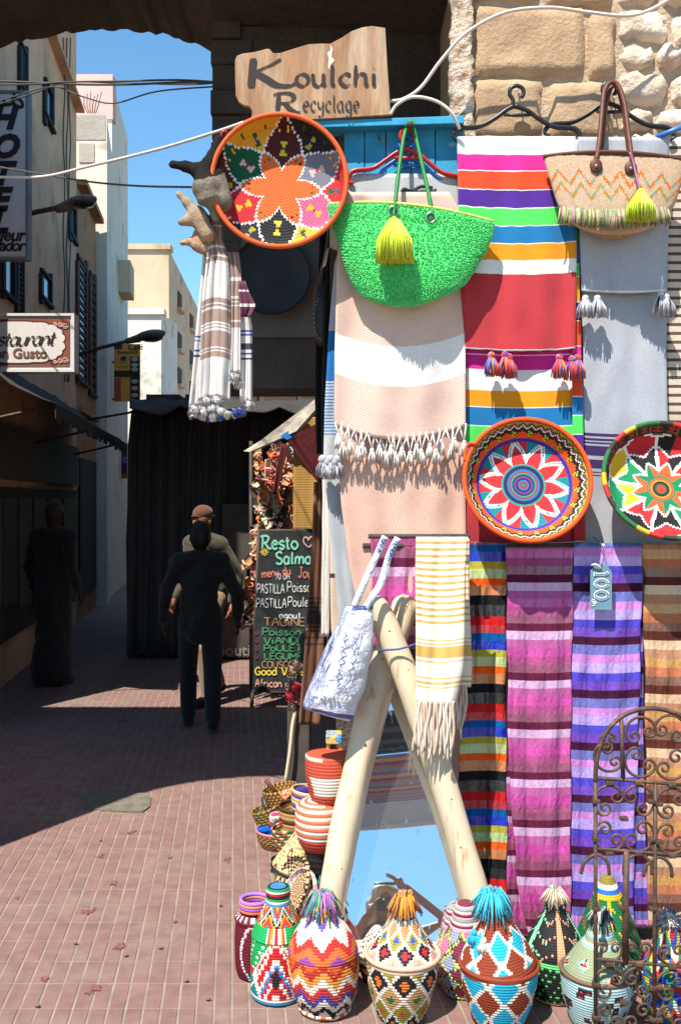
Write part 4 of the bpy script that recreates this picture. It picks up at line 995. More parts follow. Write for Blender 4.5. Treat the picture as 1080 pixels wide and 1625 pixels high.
for px, py in ((624, 335), (683, 345)):
    n = 20; v, f = tube_vf([P(px + 7 * cos(2*pi*i/n), py + 8 * sin(2*pi*i/n), 3.386) for i in range(n)], .0025, 6, True); mk('ring', v, f, M['metal'], t)
    mk('leather_disc', *ball_vf(P(px, py, 3.392), .013, 12, 6, (1, .3, 1.2)), M['green_leather'], t)
YT = [C(222, 240, 40, .8), C(206, 228, 30, .8), C(232, 246, 70, .8)]
mb = MB(); pos = P(625, 352, 3.345); mb.add(*ball_vf(pos, .016, 12, 8, (1, 1, 1.1)), YT[1]); tassel_mb(mb, pos + Vector((0, 0, .004)), .140, .066, YT, 520, False); mb.build('tassel', M['fibre'], t)
tube('tassel_cord', [P(625, 348, 3.345), P(625, 338, 3.36), P(627, 318, 3.39)], .004, M['green_leather'], t, 6)
tag(tube('wall_peg', [P(650, 196, 3.6), P(650, 198, 3.46)], .012, M['dark_wood'], None, 8), 'short wooden peg holding the green bag handles', 'peg')

# ---- straw bag
t = thing('straw_bag', 'woven straw basket bag with leather rim, zigzag stitching and fringe', 'bag', P(970, 385, 3.4))
ST = [C(228, 194, 160, .76), C(224, 188, 152, .76), C(231, 198, 166, .76)]
def strawcol(s, u, w):
    if w > .5: return ST[0]
    zz = .20 + .09 * tri(u * 6.5)
    for o_, c_ in ((0, C(226, 130, 40)), (.085, C(206, 150, 50))):
        if abs(s - zz - o_) < .013: return c_ if (int(u * 90) % 6) else C(90, 190, 180)
    if s > .78: return random.choice([C(190, 140, 76), C(170, 120, 60), C(206, 160, 92)])
    return random.choice(ST)
sec = [(250, 256, 862, 1088, .045, -10), (262, 270, 865, 1085, .06, -8), (290, 300, 873, 1078, .085, 0), (320, 328, 882, 1068, .095, 6), (340, 346, 892, 1056, .09, 8), (356, 360, 908, 1034, .08, 8), (368, 370, 930, 1012, .055, 9), (374, 375, 952, 988, .02, 4)]
sec = [(a, b, c_, d, e * .55, f_) for a, b, c_, d, e, f_ in sec]
bagbody('body', sec, 3.455, mat('plaited_straw', attr=True, rough=.75, var=.2, vscale=200, bump=.8, bscale=160, bdist=.004, wave=('Z', 90, .8, 1.0)), t, strawcol, 190, 10, .002, 90)
rimp = [P(lerp(861, 1089, k / 30), lerp(249, 255, k / 30) - 10 * 4 * (k / 30) * (1 - k / 30) + 1, 3.455 - .027 * sin(pi * k / 30)) for k in range(31)]
tube('leather_rim', rimp, .011, M['leather'], t, 8, flat=.6)
for pts in ([(945, 255), (950, 225), (954, 180), (958, 145), (968, 131), (980, 136), (990, 165), (996, 210), (1003, 262)], [(949, 250), (956, 220), (960, 170), (968, 140), (978, 138), (988, 170), (994, 215), (1000, 250)]):
    dy = 0 if pts[0][0] == 945 else .03
    tube('handle', [P(a, b, 3.415 + dy + .09 * max(0, 262 - b) / 130) for a, b in pts], .0085, M['leather'], t, 8, sm=6)
for px, py in ((945, 263), (1000, 267)):
    mk('leather_patch', *ball_vf(P(px, py, 3.412), .022, 14, 7, (1, .35, 1.15)), M['leather'], t); mk('rivet', *ball_vf(P(px, py, 3.403), .006, 8, 5), M['metal'], t)
mb = MB(); fc = [C(100, 140, 70), C(200, 140, 150), C(150, 170, 90), C(226, 186, 150), C(120, 90, 70)]
for k in range(230):
    u = random.random(); a = math.acos(1 - 2 * u); s0 = sec[4]; p = P(lerp(888, 1060, u), 328 + 8 * 4 * u * (1 - u) * .6, 3.455 - .053 * sin(a) - .004)
    e = p + Vector((random.uniform(-.006, .006) + .012 * (u - .5), -.012 * sin(a), -.048 - .018 * random.random())); mb.tube([p, (p + e) / 2 + Vector((0, -.006, 0)), e], .0028, 4, random.choice(fc))
mb.build('fringe', M['fibre'], t)
mb = MB(); pos = P(1016, 306, 3.36); mb.add(*ball_vf(pos, .015, 10, 7), YT[1]); tassel_mb(mb, pos, .095, .05, [C(206, 226, 40, .8), C(190, 212, 40, .8), C(220, 232, 80, .8)], 360, False); mb.build('tassel', M['fibre'], t)
tube('tassel_cord', [pos, P(1010, 285, 3.38), P(1004, 258, 3.40), P(998, 242, 3.40)], .0035, mat('mauve_cord', C(176, 110, 160), rough=.9), t, 6, sm=4)

# ---- lower row of satin scarves on a rail
rl = tube('scarf_rail', [P(575, 866, 3.50), P(1250, 866, 3.50)], .009, M['iron'], None, 8); tag(rl, 'thin iron rail carrying the row of striped satin scarves', 'rail')
CB = lambda *a: C(*a)
rb = [(.095, CB(204, 36, 38), 0), (.085, CB(196, 50, 58), 1), (.08, CB(20, 92, 160), 0), (.10, CB(26, 52, 186), 1), (.075, CB(182, 168, 62), 0), (.10, CB(186, 206, 140), 1), (.075, CB(246, 98, 30), 0), (.105, CB(206, 132, 84), 1), (.10, BLACK, 0), (.115, (.025, .025, .025), 1)]
pk = [(.165, CB(190, 100, 156), 0), (.18, CB(206, 78, 164), 1), (.17, CB(178, 84, 134), 0), (.165, CB(150, 82, 110), 1), (.155, CB(100, 34, 62), 0), (.165, CB(214, 172, 208), 1)]
pu = [(.14, CB(70, 24, 52), 0), (.16, CB(112, 112, 186), 1), (.135, CB(206, 136, 206), 0), (.165, CB(186, 160, 226), 1), (.14, CB(84, 74, 190), 0), (.15, CB(112, 66, 180), 1), (.0, CB(116, 62, 196), 1)]
br_ = [(.17, CB(188, 136, 104), 0), (.17, CB(206, 152, 84), 1), (.17, CB(196, 118, 84), 0), (.16, CB(134, 92, 76), 1), (.16, CB(98, 50, 40), 0), (.17, CB(228, 190, 150), 1)]
def scarf(name, label, edges, Y, pat, per, amp=.012, nf=1.5, ph=0.0, off=0, **k):
    t = thing(name, label, 'scarf', P((edges[0][1] + edges[0][2]) / 2, edges[-1][0], Y), 'satin striped scarves on the rail')
    cloth('sheet', edges, Y, seq(edges[0][0] - off, edges[-1][0], per, pat), M['satin'], t, amp=amp, nf=nf, ph=ph, step=6, nu=26, thick=.004, rnd=.010, xw=1.2, **k)
    return t
scarf('satin_scarf', 'satin scarf striped red, blue, olive, orange and black, beside the pole', [(861, 738, 805), (900, 738, 804), (1000, 741, 802), (1120, 736, 802), (1250, 726, 803), (1440, 726, 804)], 3.49, rb, 150, .010, 1.1, .6, 25, sag=-2)
t = scarf('satin_scarf', 'satin scarf striped in pinks, mauve and maroon under the star bowl', [(868, 803, 909), (1000, 804, 907), (1200, 806, 905), (1400, 820, 905), (1486, 838, 905)], 3.475, pk, 78, .012, 1.6, 1.4, 10, sag=2)
cloth('rear_fold', [(1180, 802, 812), (1260, 802, 822), (1400, 803, 840), (1484, 806, 850)], 3.50, seq(1180, 1484, 62, pk), M['satin'], t, amp=.012, nf=1.2, step=6, nu=10, thick=.004)
t = scarf('satin_scarf', 'satin scarf striped violet, lilac and blue carrying the price tag', [(862, 909, 1019), (1000, 907, 1016), (1200, 903, 1011), (1350, 903, 1004), (1474, 904, 1006)], 3.48, pu, 93, .011, 1.5, 2.2, 20, sag=3)
cloth('rear_fold', [(985, 1010, 1020), (1150, 1006, 1019), (1330, 1003, 1023), (1470, 1003, 1028)], 3.50, seq(985, 1470, 84, pu), M['satin'], t, amp=.006, nf=.8, step=6, nu=8, thick=.004)
scarf('satin_scarf', 'satin scarf striped tan, gold, copper and dark brown at the right edge', [(862, 1018, 1126), (1000, 1021, 1125), (1200, 1024, 1124), (1470, 1028, 1122)], 3.485, br_, 86, .010, 1.4, .3, 4, sag=2)
scarf('satin_scarf', 'satin scarf striped magenta and mauve behind the crossed poles', [(853, 588, 664), (1030, 592, 664)], 3.495, pk, 92, .008, 1.2, .9, 30)
# ---- price tag
t = thing('price_tag', 'blue grey paper price tag reading 100 on the violet scarf', 'tag', P(953, 968, 3.44))
YT_ = 3.435; tp = [(936, 967), (970, 968), (970, 908), (962, 896), (946, 895), (936, 906)]
prism('card', [(P(a, b, YT_).x, P(a, b, YT_).z) for a, b in tp], YT_, YT_ + .003, mat('tag_card', C(112, 150, 166), rough=.8, var=.08, vscale=30, bump=.1), t)
o_ = P(943, 907, YT_)
for dx, sc, w_, c_ in ((0, 1, 5.0, WHITE), (0, 1, 2.2, C(112, 150, 166))):
    def tw(x, z, l, dx=dx, c_=c_, w_=w_): return o_ + Vector((z, -.0025 - (.0012 if w_ < 3 else 0) - l, -x))
    pen('lettering', '100', tw, w_ * YT_ / F, M['paint'], c_, t, 21 * YT_ / F, gap=2.6)
pen('lettering', 'dh', lambda x, z, l: P(938, 951, YT_) + Vector((z, -.0025 - l, -x)), 1.1 * YT_ / F, M['paint'], WHITE, t, 8 * YT_ / F)
tube('string', [P(953, 900, YT_ - .004), P(958, 880, 3.45), P(952, 862, 3.46), P(940, 852, 3.48)], .0018, M['cable_dark'], t, 5, sm=4)
tube('ribbon', [P(938, 897, YT_ - .006), P(945, 896, YT_ - .012), P(953, 902, YT_ - .006)], .004, M['cable_white'], t, 6, sm=3)

# ================================================================== CROSSED POLES, MIRROR, THINGS ON THEM
def pole(label, pts, r, knots):
    w = smooth_line([P(*p) for p in pts], 8); n = len(w)
    rr = [r * (1 + .05 * noise.noise(Vector((i * .13, r * 99, 0)))) * lerp(1.06, .98, i / n) for i in range(n)]
    for k, q in enumerate((.35, .72, .92)):
        rr.insert(0, rr[0]); rr.pop(); 
    rr[0] *= .55; rr[1] *= .86
    t = thing('timber_pole', label, 'pole', Vector((w[-1].x, w[-1].y, 0)))
    v, f = tube_vf(w, rr, 20)
    v = [p + Vector((noise.noise(p * 9), noise.noise(p * 9 + Vector((7, 0, 0))), 0)) * .003 for p in v]
    mk('trunk', v, f, M['wood_pole'], t)
    for i, s in knots:
        d = Vector((s, -1, .1)).normalized(); c = w[i] + d * rr[i] * .97
        mk('knot', *ball_vf(c, .0045, 8, 5, (1, .5, .8)), mat_knot, t)
    return t
mat_knot = mat('knot_wood', C(188, 136, 84, .7), rough=.7, var=.3, vscale=80, bump=.4)
pole('pale peeled pole leaning left, carrying the plastic bag', [(648, 946, 3.46), (630, 1000, 3.445), (604, 1065, 3.42), (574, 1180, 3.37), (550, 1290, 3.31), (529, 1400, 3.255), (515, 1490, 3.21), (506, 1576, 3.165)], .0435, ((14, -.3), (24, .2), (30, -.2), (38, .4), (44, -.1)))
pole('pale peeled pole leaning right, crossing in front of the other pole', [(586, 952, 3.37), (607, 985, 3.365), (640, 1062, 3.34), (672, 1150, 3.31), (702, 1240, 3.285), (732, 1340, 3.25), (760, 1440, 3.21), (786, 1574, 3.165)], .0425, ((10, .1), (16, .3), (26, -.4), (34, .2), (40, -.2), (46, .3)))
tag(tube('lashing', [P(600, 1036, 3.35), P(606, 1032, 3.30), P(632, 1030, 3.29), P(656, 1023, 3.295), P(664, 1018, 3.33)], .0035, mat('blue_string', C(60, 100, 160), rough=.9), None, 6, sm=4), 'blue cord tied round the crossing of the two poles', 'cord')
# mirror: leaning back, turned a little to the left
t = thing('leaning_mirror', 'tall frameless mirror leaning between the poles, reflecting sky', 'mirror', P(640, 1508, 3.27))
mm = bpy.data.materials.new('mirror_glass'); mm.use_nodes = True; b_ = mm.node_tree.nodes['Principled BSDF']
b_.inputs['Metallic'].default_value = 1; b_.inputs['Base Color'].default_value = (.86, .89, .9, 1)
df_ = mm.node_tree.nodes.new('ShaderNodeBsdfDiffuse'); df_.inputs[0].default_value = (.75, .74, .72, 1); mx_ = mm.node_tree.nodes.new('ShaderNodeMixShader')
mx_.inputs[0].default_value = .035                     # pale diffuse haze mixed in to lighten the reflected sky
mm.node_tree.links.new(b_.outputs[0], mx_.inputs[1]); mm.node_tree.links.new(df_.outputs[0], mx_.inputs[2]); mm.node_tree.links.new(mx_.outputs[0], mm.node_tree.nodes['Material Output'].inputs[0])
nz_ = mm.node_tree.nodes.new('ShaderNodeTexNoise'); nz_.inputs['Scale'].default_value = 22; nz_.inputs['Detail'].default_value = 8
rp_ = mm.node_tree.nodes.new('ShaderNodeMapRange'); rp_.inputs['From Min'].default_value = .62; rp_.inputs['From Max'].default_value = .8; rp_.inputs['To Min'].default_value = .012; rp_.inputs['To Max'].default_value = .25
mm.node_tree.links.new(nz_.outputs[0], rp_.inputs[0]); mm.node_tree.links.new(rp_.outputs[0], b_.inputs['Roughness'])
mc = P(640, 1492, 3.275); tl = radians(21.8); tw_ = radians(2.5)
ax = Vector((cos(tw_), -sin(tw_), 0)); up_ = Vector((0, sin(tl), cos(tl))); nn_ = ax.cross(up_)
def mp(u, w, d=0.0): return mc + ax * u + up_ * w + nn_ * d
def mbox(name, u0, u1, w0, w1, d0, d1, mt, bv=0.0):
    v = [mp(u, w, d) for d in (d0, d1) for u, w in ((u0, w0), (u1, w0), (u1, w1), (u0, w1))]
    o = mk(name, v, [(0, 1, 2, 3), (7, 6, 5, 4), (0, 4, 5, 1), (1, 5, 6, 2), (2, 6, 7, 3), (3, 7, 4, 0)], mt, t, smooth=False)
    if bv: bevel(o, bv)
def mquad(name, d0, d1, mt):
    q = ((-.20, 0), (.205, 0), (.17, .86), (-.10, .86))
    v = [mp(u, w, d) for d in (d0, d1) for u, w in q]
    mk(name, v, [(0, 1, 2, 3), (7, 6, 5, 4), (0, 4, 5, 1), (1, 5, 6, 2), (2, 6, 7, 3), (3, 7, 4, 0)], mt, t, smooth=False)
mquad('glass', 0, -.004, mm); mquad('backing', -.006, -.016, M['dark_wood'])
mbox('bottom_rail', -.25, .23, -.035, -.002, .03, -.02, M['wood_pole'], .004)
# cream and yellow fringed scarf
CRM, YL = C(248, 236, 214, .78), C(226, 180, 96, .76)
lst = []; y = 853
while y < 985: lst += [(y + 6, CRM), (y + 10, YL)]; y += 10.3
lst += [(1012, CRM), (1014, YL), (1018, CRM), (1020, YL), (1023, CRM), (1041, YL), (1046, CRM), (1048, YL), (1072, CRM), (1074, YL), (1079, CRM), (1083, YL), (1087, CRM), (1089, YL), (1130, CRM)]
t = thing('fringed_scarf', 'cream cotton scarf with yellow stripes and long fringe over the right pole', 'scarf', P(700, 1210, 3.3))
cloth('rear_layer', [(853, 662, 744), (960, 664, 744), (1060, 666, 748), (1090, 668, 746)], 3.40, lst, M['cloth'], t, amp=.008, nf=1.4, nu=20)
cloth('front_layer', [(852, 660, 742), (900, 659, 738), (1000, 660, 737), (1060, 660, 735), (1114, 660, 722)], 3.28, lst, M['cloth'], t, amp=.010, nf=1.3, ph=1, sag=4, nu=24, Y2=3.22)
mb = MB(); fr = [C(226, 204, 180, .76), C(214, 188, 162, .74), C(236, 218, 198, .78)]
for k in range(34):
    u = (k + random.random() * .6) / 34; px = 661 + u * 80; y0 = 1112 if u < .75 else 1088; Yf = 3.22 if u < .75 else 3.36
    ln = random.uniform(70, 98) if u < .75 else random.uniform(60, 105); pts = [P(px - ln * .07 * q + 2.5 * sin(q * 5 + k * 1.7), y0 + ln * q, Yf - .012 - .004 * sin(k)) for q in (0, .2, .4, .6, .8, 1)]
    mb.tube(smooth_line(pts, 3), [.0045] * 14 + [.003, .0022], 5, random.choice(fr))
mb.build('fringe', M['fibre'], t)['kind'] = 'stuff'
tag(tube('scarf_bar', [P(584, 851, 3.35), P(745, 851, 3.35)], .008, M['dark_wood'], None, 8), 'dark stick under the top edge of the cream and yellow scarf', 'stick')
# plastic carrier bag
t = thing('plastic_bag', 'white and blue printed plastic carrier bag hanging from the left pole', 'carrier bag', P(535, 1145, 3.3))
PW, PB, PS = C(226, 228, 236, .78), C(60, 84, 160), C(188, 192, 214, .74)
def plas(s, u, w):
    if w < .5:
        if .80 < s < .885 and u > .16: return PB
        if s < .07: return PB if (u > .25) else PW
        if u < .18: return C(150, 156, 196, .72) if noise.noise(Vector((s * 14, u * 20, 0))) > 0 else PS
    return PW
sec = [(962, 960, 549, 592, .016, 0), (985, 985, 538, 592, .03, 0), (1030, 1030, 515, 590, .05, 0), (1075, 1075, 496, 582, .06, 0), (1105, 1112, 484, 570, .06, 2), (1122, 1138, 481, 560, .05, 2), (1128, 1145, 490, 552, .012, 0)]
mpl = mat('thin_plastic_film', attr=True, rough=.28, var=.05, vscale=20, bump=1, bscale=26, bdist=.02, spec=.6)
bagbody('body', sec, 3.29, mpl, t, plas, 120, 12, .009, 16)
def onbag(px, py, lift=0.0):
    for a, b in zip(sec, sec[1:]):
        if a[0] <= py <= b[0] or b is sec[-1]:
            q = (py - a[0]) / (b[0] - a[0]); xl, xr, dp = lerp(a[2], b[2], q), lerp(a[3], b[3], q), lerp(a[4], b[4], q)
            u = min(.98, max(.02, (px - xl) / (xr - xl))); return P(px, py, 3.29 - dp * sin(math.acos(1 - 2 * u)) - .011 - lift)
for nm, lines, wd_, c_ in (('printed_script', [[(546, 1002), (550, 1008), (545, 1014), (548, 1020)], [(541, 1026), (546, 1030), (540, 1037), (544, 1042), (538, 1050), (541, 1058)], [(535, 1062), (540, 1066), (534, 1074), (538, 1080), (533, 1086)], [(560, 1010), (565, 1018), (559, 1026), (562, 1036), (556, 1046)], [(556, 1050), (561, 1058), (554, 1066), (557, 1076), (550, 1086)], [(571, 1000), (568, 1014), (564, 1030)], [(546, 1088), (549, 1096), (543, 1102)], [(524, 1050), (514, 1072), (508, 1092)], [(530, 1010), (520, 1034), (510, 1058)]], .0016, C(66, 76, 120)),
                           ('printed_glyph', [[(500, 1097), (497, 1102), (502, 1104), (500, 1097)], [(510, 1099), (507, 1104), (512, 1107), (514, 1101), (510, 1099)], [(522, 1101), (519, 1104), (523, 1106), (519, 1109)], [(528, 1102), (527, 1110)], [(534, 1104), (532, 1108), (536, 1109), (534, 1104)], [(541, 1105), (545, 1112), (549, 1106)], [(556, 1107), (553, 1111), (558, 1113), (556, 1107)]], .0022, WHITE)):
    mb = MB()
    for ln in lines:
        w = [onbag(*p) for p in ln]; mb.add(*tube_vf(smooth_line(w, 6), wd_, 4), c_)
    mb.build(nm, M['paint'], t)
def strap(pts, wpx, txt):
    w = smooth_line([P(*p) for p in pts], 8); v = []
    for i, p in enumerate(w):
        d = (w[min(i+1, len(w)-1)] - w[max(i-1, 0)]); s = d.cross(Vector((0, 1, 0))).normalized() * wpx * 3.3 / F / 2; v += [p + s, p - s]
    solid(mk('strap', v, [(2*i, 2*i+1, 2*i+3, 2*i+2) for i in range(len(w) - 1)], mpl, t, [PW] * (len(w) - 1)), .002)
    a, b = w[len(w)//3], w[0]; d = (a - b).normalized(); s = Vector((d.z, 0, -d.x)); s = s if s.x < 0 else s
    L = (a - b).length
    def tw(x, z, l): return b + d * (x + .01) + Vector((-d.z, 0, d.x)) * (z - .007) + Vector((0, -.004 - l, 0)) + Vector((0, (a.y - b.y) * 0, 0))
    pen('lettering', txt, tw, .0032, M['paint'], C(60, 70, 130), t, .015, gap=2)
strap([(631, 853, 3.33), (618, 880, 3.325), (604, 925, 3.30), (590, 948, 3.275), (580, 966, 3.275)], 11, 'TENDRE')
strap([(611, 851, 3.32), (598, 880, 3.31), (580, 920, 3.29), (562, 962, 3.27)], 11, 'ONZA')

# ================================================================== LIDDED BASKETS ON THE GROUND
def gY(py): return F * CAMZ / (py - HZ)
def lattice(th, s, n, m, off=0.0):
    u = th / (2 * pi) * n + off; v = s * m; A, B = u + v, u - v; fa, fb = A % 1, B % 1
    return floor(A), floor(B), fa, fb, min(fa, 1 - fa, fb, 1 - fb)
def tuft(mb, c, r, cols, n=70, fall=.8):
    c = Vector(c)
    for i in range(n):
        a = 2 * pi * random.random(); k = .5 + .5 * random.random()
        m = c + Vector((cos(a) * r * .55 * k, sin(a) * r * .55 * k, r * (.35 + .25 * random.random()))); e = c + Vector((cos(a) * r * k * 1.1, sin(a) * r * k * 1.1, -r * fall * random.random()))
        mb.tube([c, m, e], [r * .05, r * .06, r * .045], 4, random.choice(cols))
def basket(label, px, base_py, parts, name='lidded_basket'):
    """parts: (name, [(py, rpx)...] read along the axis, colour function, row height)"""
    Y = gY(base_py); c = P(px, base_py, Y); c.z = .006
    t = thing(name, label, 'basket', c, 'coiled raffia baskets in front of the display')
    tops = []; shr = (random.uniform(-.05, .05), random.uniform(-.03, .03))
    for nm, pr, cf, rh in parts:
        pts = smoothprof([(r * Y / F, max(0, P(0, py, Y).z)) for py, r in pr], 5)
        coil(nm, pts, c, M['coil'], (lambda th, s, r, cf=cf: cf(th + .05 * noise.noise(Vector((s * 5, r * .37, px))), s, r)), t, 96, rowh=rh, bulge=.0028, sub=2, lobes=.02, shear=shr)
        tops.append(c + Vector((shr[0] * pts[-1][1], shr[1] * pts[-1][1], pts[-1][1])))
    return t, tops, Y
W_ = C(240, 226, 206, .78)
# maroon basket, far left
def f_mar(th, s, r):
    d = abs(abs(th + .1) - .55 * sin(pi * s) ** .8); return C(190, 200, 226) if d < .07 and r % 2 else (C(240, 190, 170) if d < .07 else C(104, 18, 34))
t, tp, Y = basket('maroon basket with beaded oval, leftmost in the front row', 404, 1548, [('body', [(1548, 26), (1530, 30), (1490, 31), (1462, 29)], f_mar, .009), ('lid', [(1462, 31), (1455, 29), (1446, 18), (1440, 8)], lambda th, s, r: C(200, 206, 226) if abs(s - .35) < .15 and int(th * 9) % 3 == 0 else C(112, 22, 36), .009)])
# green stepped basket
def f_grn(th, s, r):
    q = abs(th); e = int(q / .12)
    if s < .11: return [C(40, 130, 180), W_, C(50, 110, 190)][r % 3]
    stp = abs(s - .40) * 9
    if q < 1.0 - stp * .16 and q < .75:
        if q < .16 and abs(s - .44) < .16 - q * .6: return BLACK
        return [C(60, 130, 200), W_, C(196, 34, 36), C(196, 34, 36), W_, C(196, 34, 36)][(e + r // 2) % 6]
    if q < 1.12 - stp * .16: return W_
    if s < .42: return C(10, 130, 136) if (e + r) % 7 else W_
    if s < .52: return C(200, 36, 36)
    return C(24, 160, 84) if (e * 2 + r) % 9 else W_
def f_grnl(th, s, r):
    if s > .62: return [C(24, 160, 84), BLACK, C(196, 36, 40), W_, C(24, 150, 90), BLACK, C(60, 130, 190), W_][r % 8]
    if s < .28: return C(24, 160, 84) if abs(th) > .4 else [C(200, 36, 36), W_, C(230, 150, 30)][int(abs(th) * 12) % 3]
    return [C(206, 60, 34), C(240, 170, 40), BLACK, W_, C(10, 130, 140), C(206, 50, 36)][int(tri(th * 1.1) * 5 + r * .7) % 6]
basket('tall bottle necked basket in green, teal and red steps', 440, 1580, [('body', [(1580, 40), (1560, 42), (1510, 42), (1485, 40)], f_grn, .0085), ('lid', [(1485, 42), (1470, 36), (1445, 24), (1434, 19), (1420, 18), (1411, 18), (1409, 9)], f_grnl, .0075)])
# zigzag basket
Z3 = [C(222, 96, 40), W_, C(34, 22, 26), W_, C(92, 70, 150), C(206, 50, 40), W_, C(226, 150, 60), C(180, 46, 36)]
def f_zig(th, s, r):
    z = s * 8.5 + 1.6 * tri(th / (2 * pi) * 9 + .5); c = Z3[int(z) % 9]
    return C(226, 130, 50) if random.random() < .05 else c
def f_zigl(th, s, r):
    z = s * 7 + 1.5 * tri(th / (2 * pi) * 7); c = [C(150, 70, 150), C(214, 110, 50), C(204, 50, 40), W_, W_, C(96, 84, 150), C(226, 140, 50)][int(z) % 7]
    return C(230, 150, 70) if s > .75 and r % 2 else c
t, tp, Y = basket('basket of purple, white, red and black zigzags with a many coloured tuft', 515, 1603, [('body', [(1603, 38), (1598, 42), (1594, 40), (1570, 52), (1535, 56), (1512, 55)], f_zig, .0085), ('lid', [(1512, 56), (1500, 53), (1478, 41), (1460, 27), (1450, 22), (1438, 20), (1434, 8)], f_zigl, .0078)])
mb = MB(); tuft(mb, tp[1], .058, [C(200, 120, 190), C(40, 140, 160), C(130, 180, 70), C(150, 80, 160), C(90, 160, 140)], 130, 1.0); mb.build('tuft', M['fibre'], t)
# cream diamonds
def f_dia(th, s, r):
    A, B, fa, fb, e = lattice(th, s, 8, 2.0)
    if s > .93: return C(214, 178, 150)
    if e < .075: return W_
    k = (A - B) % 3; p, q = fa - .5, fb - .5; h, v = abs(p + q), abs(p - q)
    cr = (h < .09 and v < .30) or (v < .10 and h < .30)
    if k == 0: return C(230, 120, 40) if h < .34 and v < .34 and h + v < .42 else BLACK
    if k == 1: return C(220, 60, 40) if cr else C(150, 140, 44)
    return C(20, 116, 60) if cr else C(196, 144, 92)
def f_dial(th, s, r):
    if s > .80: return [C(226, 60, 40), C(70, 50, 140), C(206, 40, 50)][r % 3]
    if s > .68: return [C(150, 206, 212), C(150, 206, 212), C(120, 34, 48)][r % 3]
    A, B, fa, fb, e = lattice(th, s, 8, 2.6)
    if e < .09: return W_
    k = (A - B) % 4; p, q = fa - .5, fb - .5; h, v = abs(p + q), abs(p - q)
    if k == 0: return C(216, 170, 130) if h + v > .4 else C(220, 130, 170)
    if k == 1: return C(216, 46, 50) if h + v < .42 else BLACK
    if k == 2: return C(60, 80, 190) if (h < .1 and v < .3) or (v < .1 and h < .3) else C(160, 150, 40)
    return C(204, 140, 90)
t, tp, Y = basket('cream edged diamond basket with crosses and an orange yarn tuft', 635, 1614, [('body', [(1614, 34), (1606, 38), (1570, 51), (1535, 57), (1516, 58)], f_dia, .0082), ('lid', [(1516, 55), (1510, 50), (1490, 37), (1465, 21), (1452, 17), (1440, 15), (1436, 6)], f_dial, .0074)])
mb = MB(); tuft(mb, tp[1], .05, [C(244, 150, 30), C(240, 130, 20), C(250, 170, 50), C(240, 140, 30), C(60, 30, 40)], 110, .9); mb.build('tuft', M['fibre'], t)
v, f = tube_vf([tp[0] + Vector((58 * Y / F * cos(a * pi / 30), 58 * Y / F * sin(a * pi / 30), 0)) for a in range(60)], .007, 8, True); mk('rim', v, f, M['coil'], t, [C(216, 180, 150)] * len(f))
# small white patterned one behind
def f_wht(th, s, r): return [W_, C(150, 206, 206), C(40, 50, 60), W_, W_, C(190, 60, 60), W_][(int((th + 3.2) * 5) + r * 2) % 7]
basket('small pale basket with blue and black specks, half hidden behind the diamond basket', 598, 1556, [('body', [(1556, 22), (1530, 30), (1515, 31)], lambda th, s, r: C(110, 84, 66) if r % 3 else C(60, 50, 46), .008), ('lid', [(1515, 31), (1498, 22), (1480, 10), (1474, 4)], f_wht, .008)])
# pink and lime dotted pair
def f_pnk(th, s, r):
    A, B, fa, fb, e = lattice(th, s, 7, 1.9, .3)
    if e < .10: return C(206, 226, 90) if (r + int(th * 20)) % 2 else (.03, .03, .03)
    return [C(196, 116, 150), C(150, 156, 180), C(120, 40, 70)][(A + B) % 3]
def f_pnkl(th, s, r):
    if s > .55: return [C(140, 150, 140), C(226, 170, 180), C(120, 40, 60), C(236, 196, 200)][(r // 1) % 4]
    return f_pnk(th, s, r)
basket('tall pink grey basket with lime dotted diamonds, behind the turquoise one', 734, 1574, [('body', [(1574, 32), (1566, 34), (1540, 43), (1522, 43)], f_pnk, .0085), ('lid', [(1522, 43), (1500, 38), (1478, 27), (1458, 20), (1442, 17), (1434, 10)], f_pnkl, .008)])
basket('slim pink striped cone lid basket just left of the lime dotted one', 713, 1556, [('body', [(1556, 26), (1520, 32)], f_pnk, .0085), ('lid', [(1520, 32), (1490, 20), (1462, 12), (1440, 9)], f_pnkl, .008)])
# brown and turquoise
BR, TQ = C(142, 58, 32), C(36, 176, 206)
def f_brn(th, s, r):
    if s > .93: return BR
    A, B, fa, fb, e = lattice(th, s, 7, 1.75, .0); return W_ if e < .075 else (TQ if (A - B) % 2 else BR)
def f_brnl(th, s, r):
    if s > .66 or s < .10: return BR
    A, B, fa, fb, e = lattice(th, s, 7, 2.3, .5); return W_ if e < .085 else (TQ if (A - B) % 2 == 0 else BR)
t, tp, Y = basket('brown and turquoise diamond basket with its lid askew and turquoise tassels', 790, 1624, [('body', [(1624, 36), (1612, 42), (1580, 54), (1545, 61), (1532, 62)], f_brn, .0082)])
zl = P(0, 1529, Y).z; cl = tp[0] + Vector((-.004, -.004, .006)); cl.z = zl
tilt = Matrix.Rotation(radians(-6), 3, 'Y') @ Matrix.Rotation(radians(5), 3, 'X')
coil('lid', smoothprof([(a * Y / F, b * Y / F) for a, b in ((59, 0), (59, 6), (52, 22), (38, 50), (24, 74), (18, 88), (16, 98), (6, 102))], 5), cl, M['coil'], f_brnl, t, 96, rowh=.0078, bulge=.0028, tilt=tilt)
v, f = tube_vf([tp[0] + Vector((61 * Y / F * cos(a * pi / 30), 61 * Y / F * sin(a * pi / 30), 0)) for a in range(60)], .007, 8, True); mk('rim', v, f, M['coil'], t, [BR] * len(f))
ct = cl + tilt @ Vector((0, 0, 104 * Y / F)); mb = MB(); tuft(mb, ct, .058, [C(30, 180, 206), C(20, 160, 190), C(50, 196, 216)], 140, 1.0)
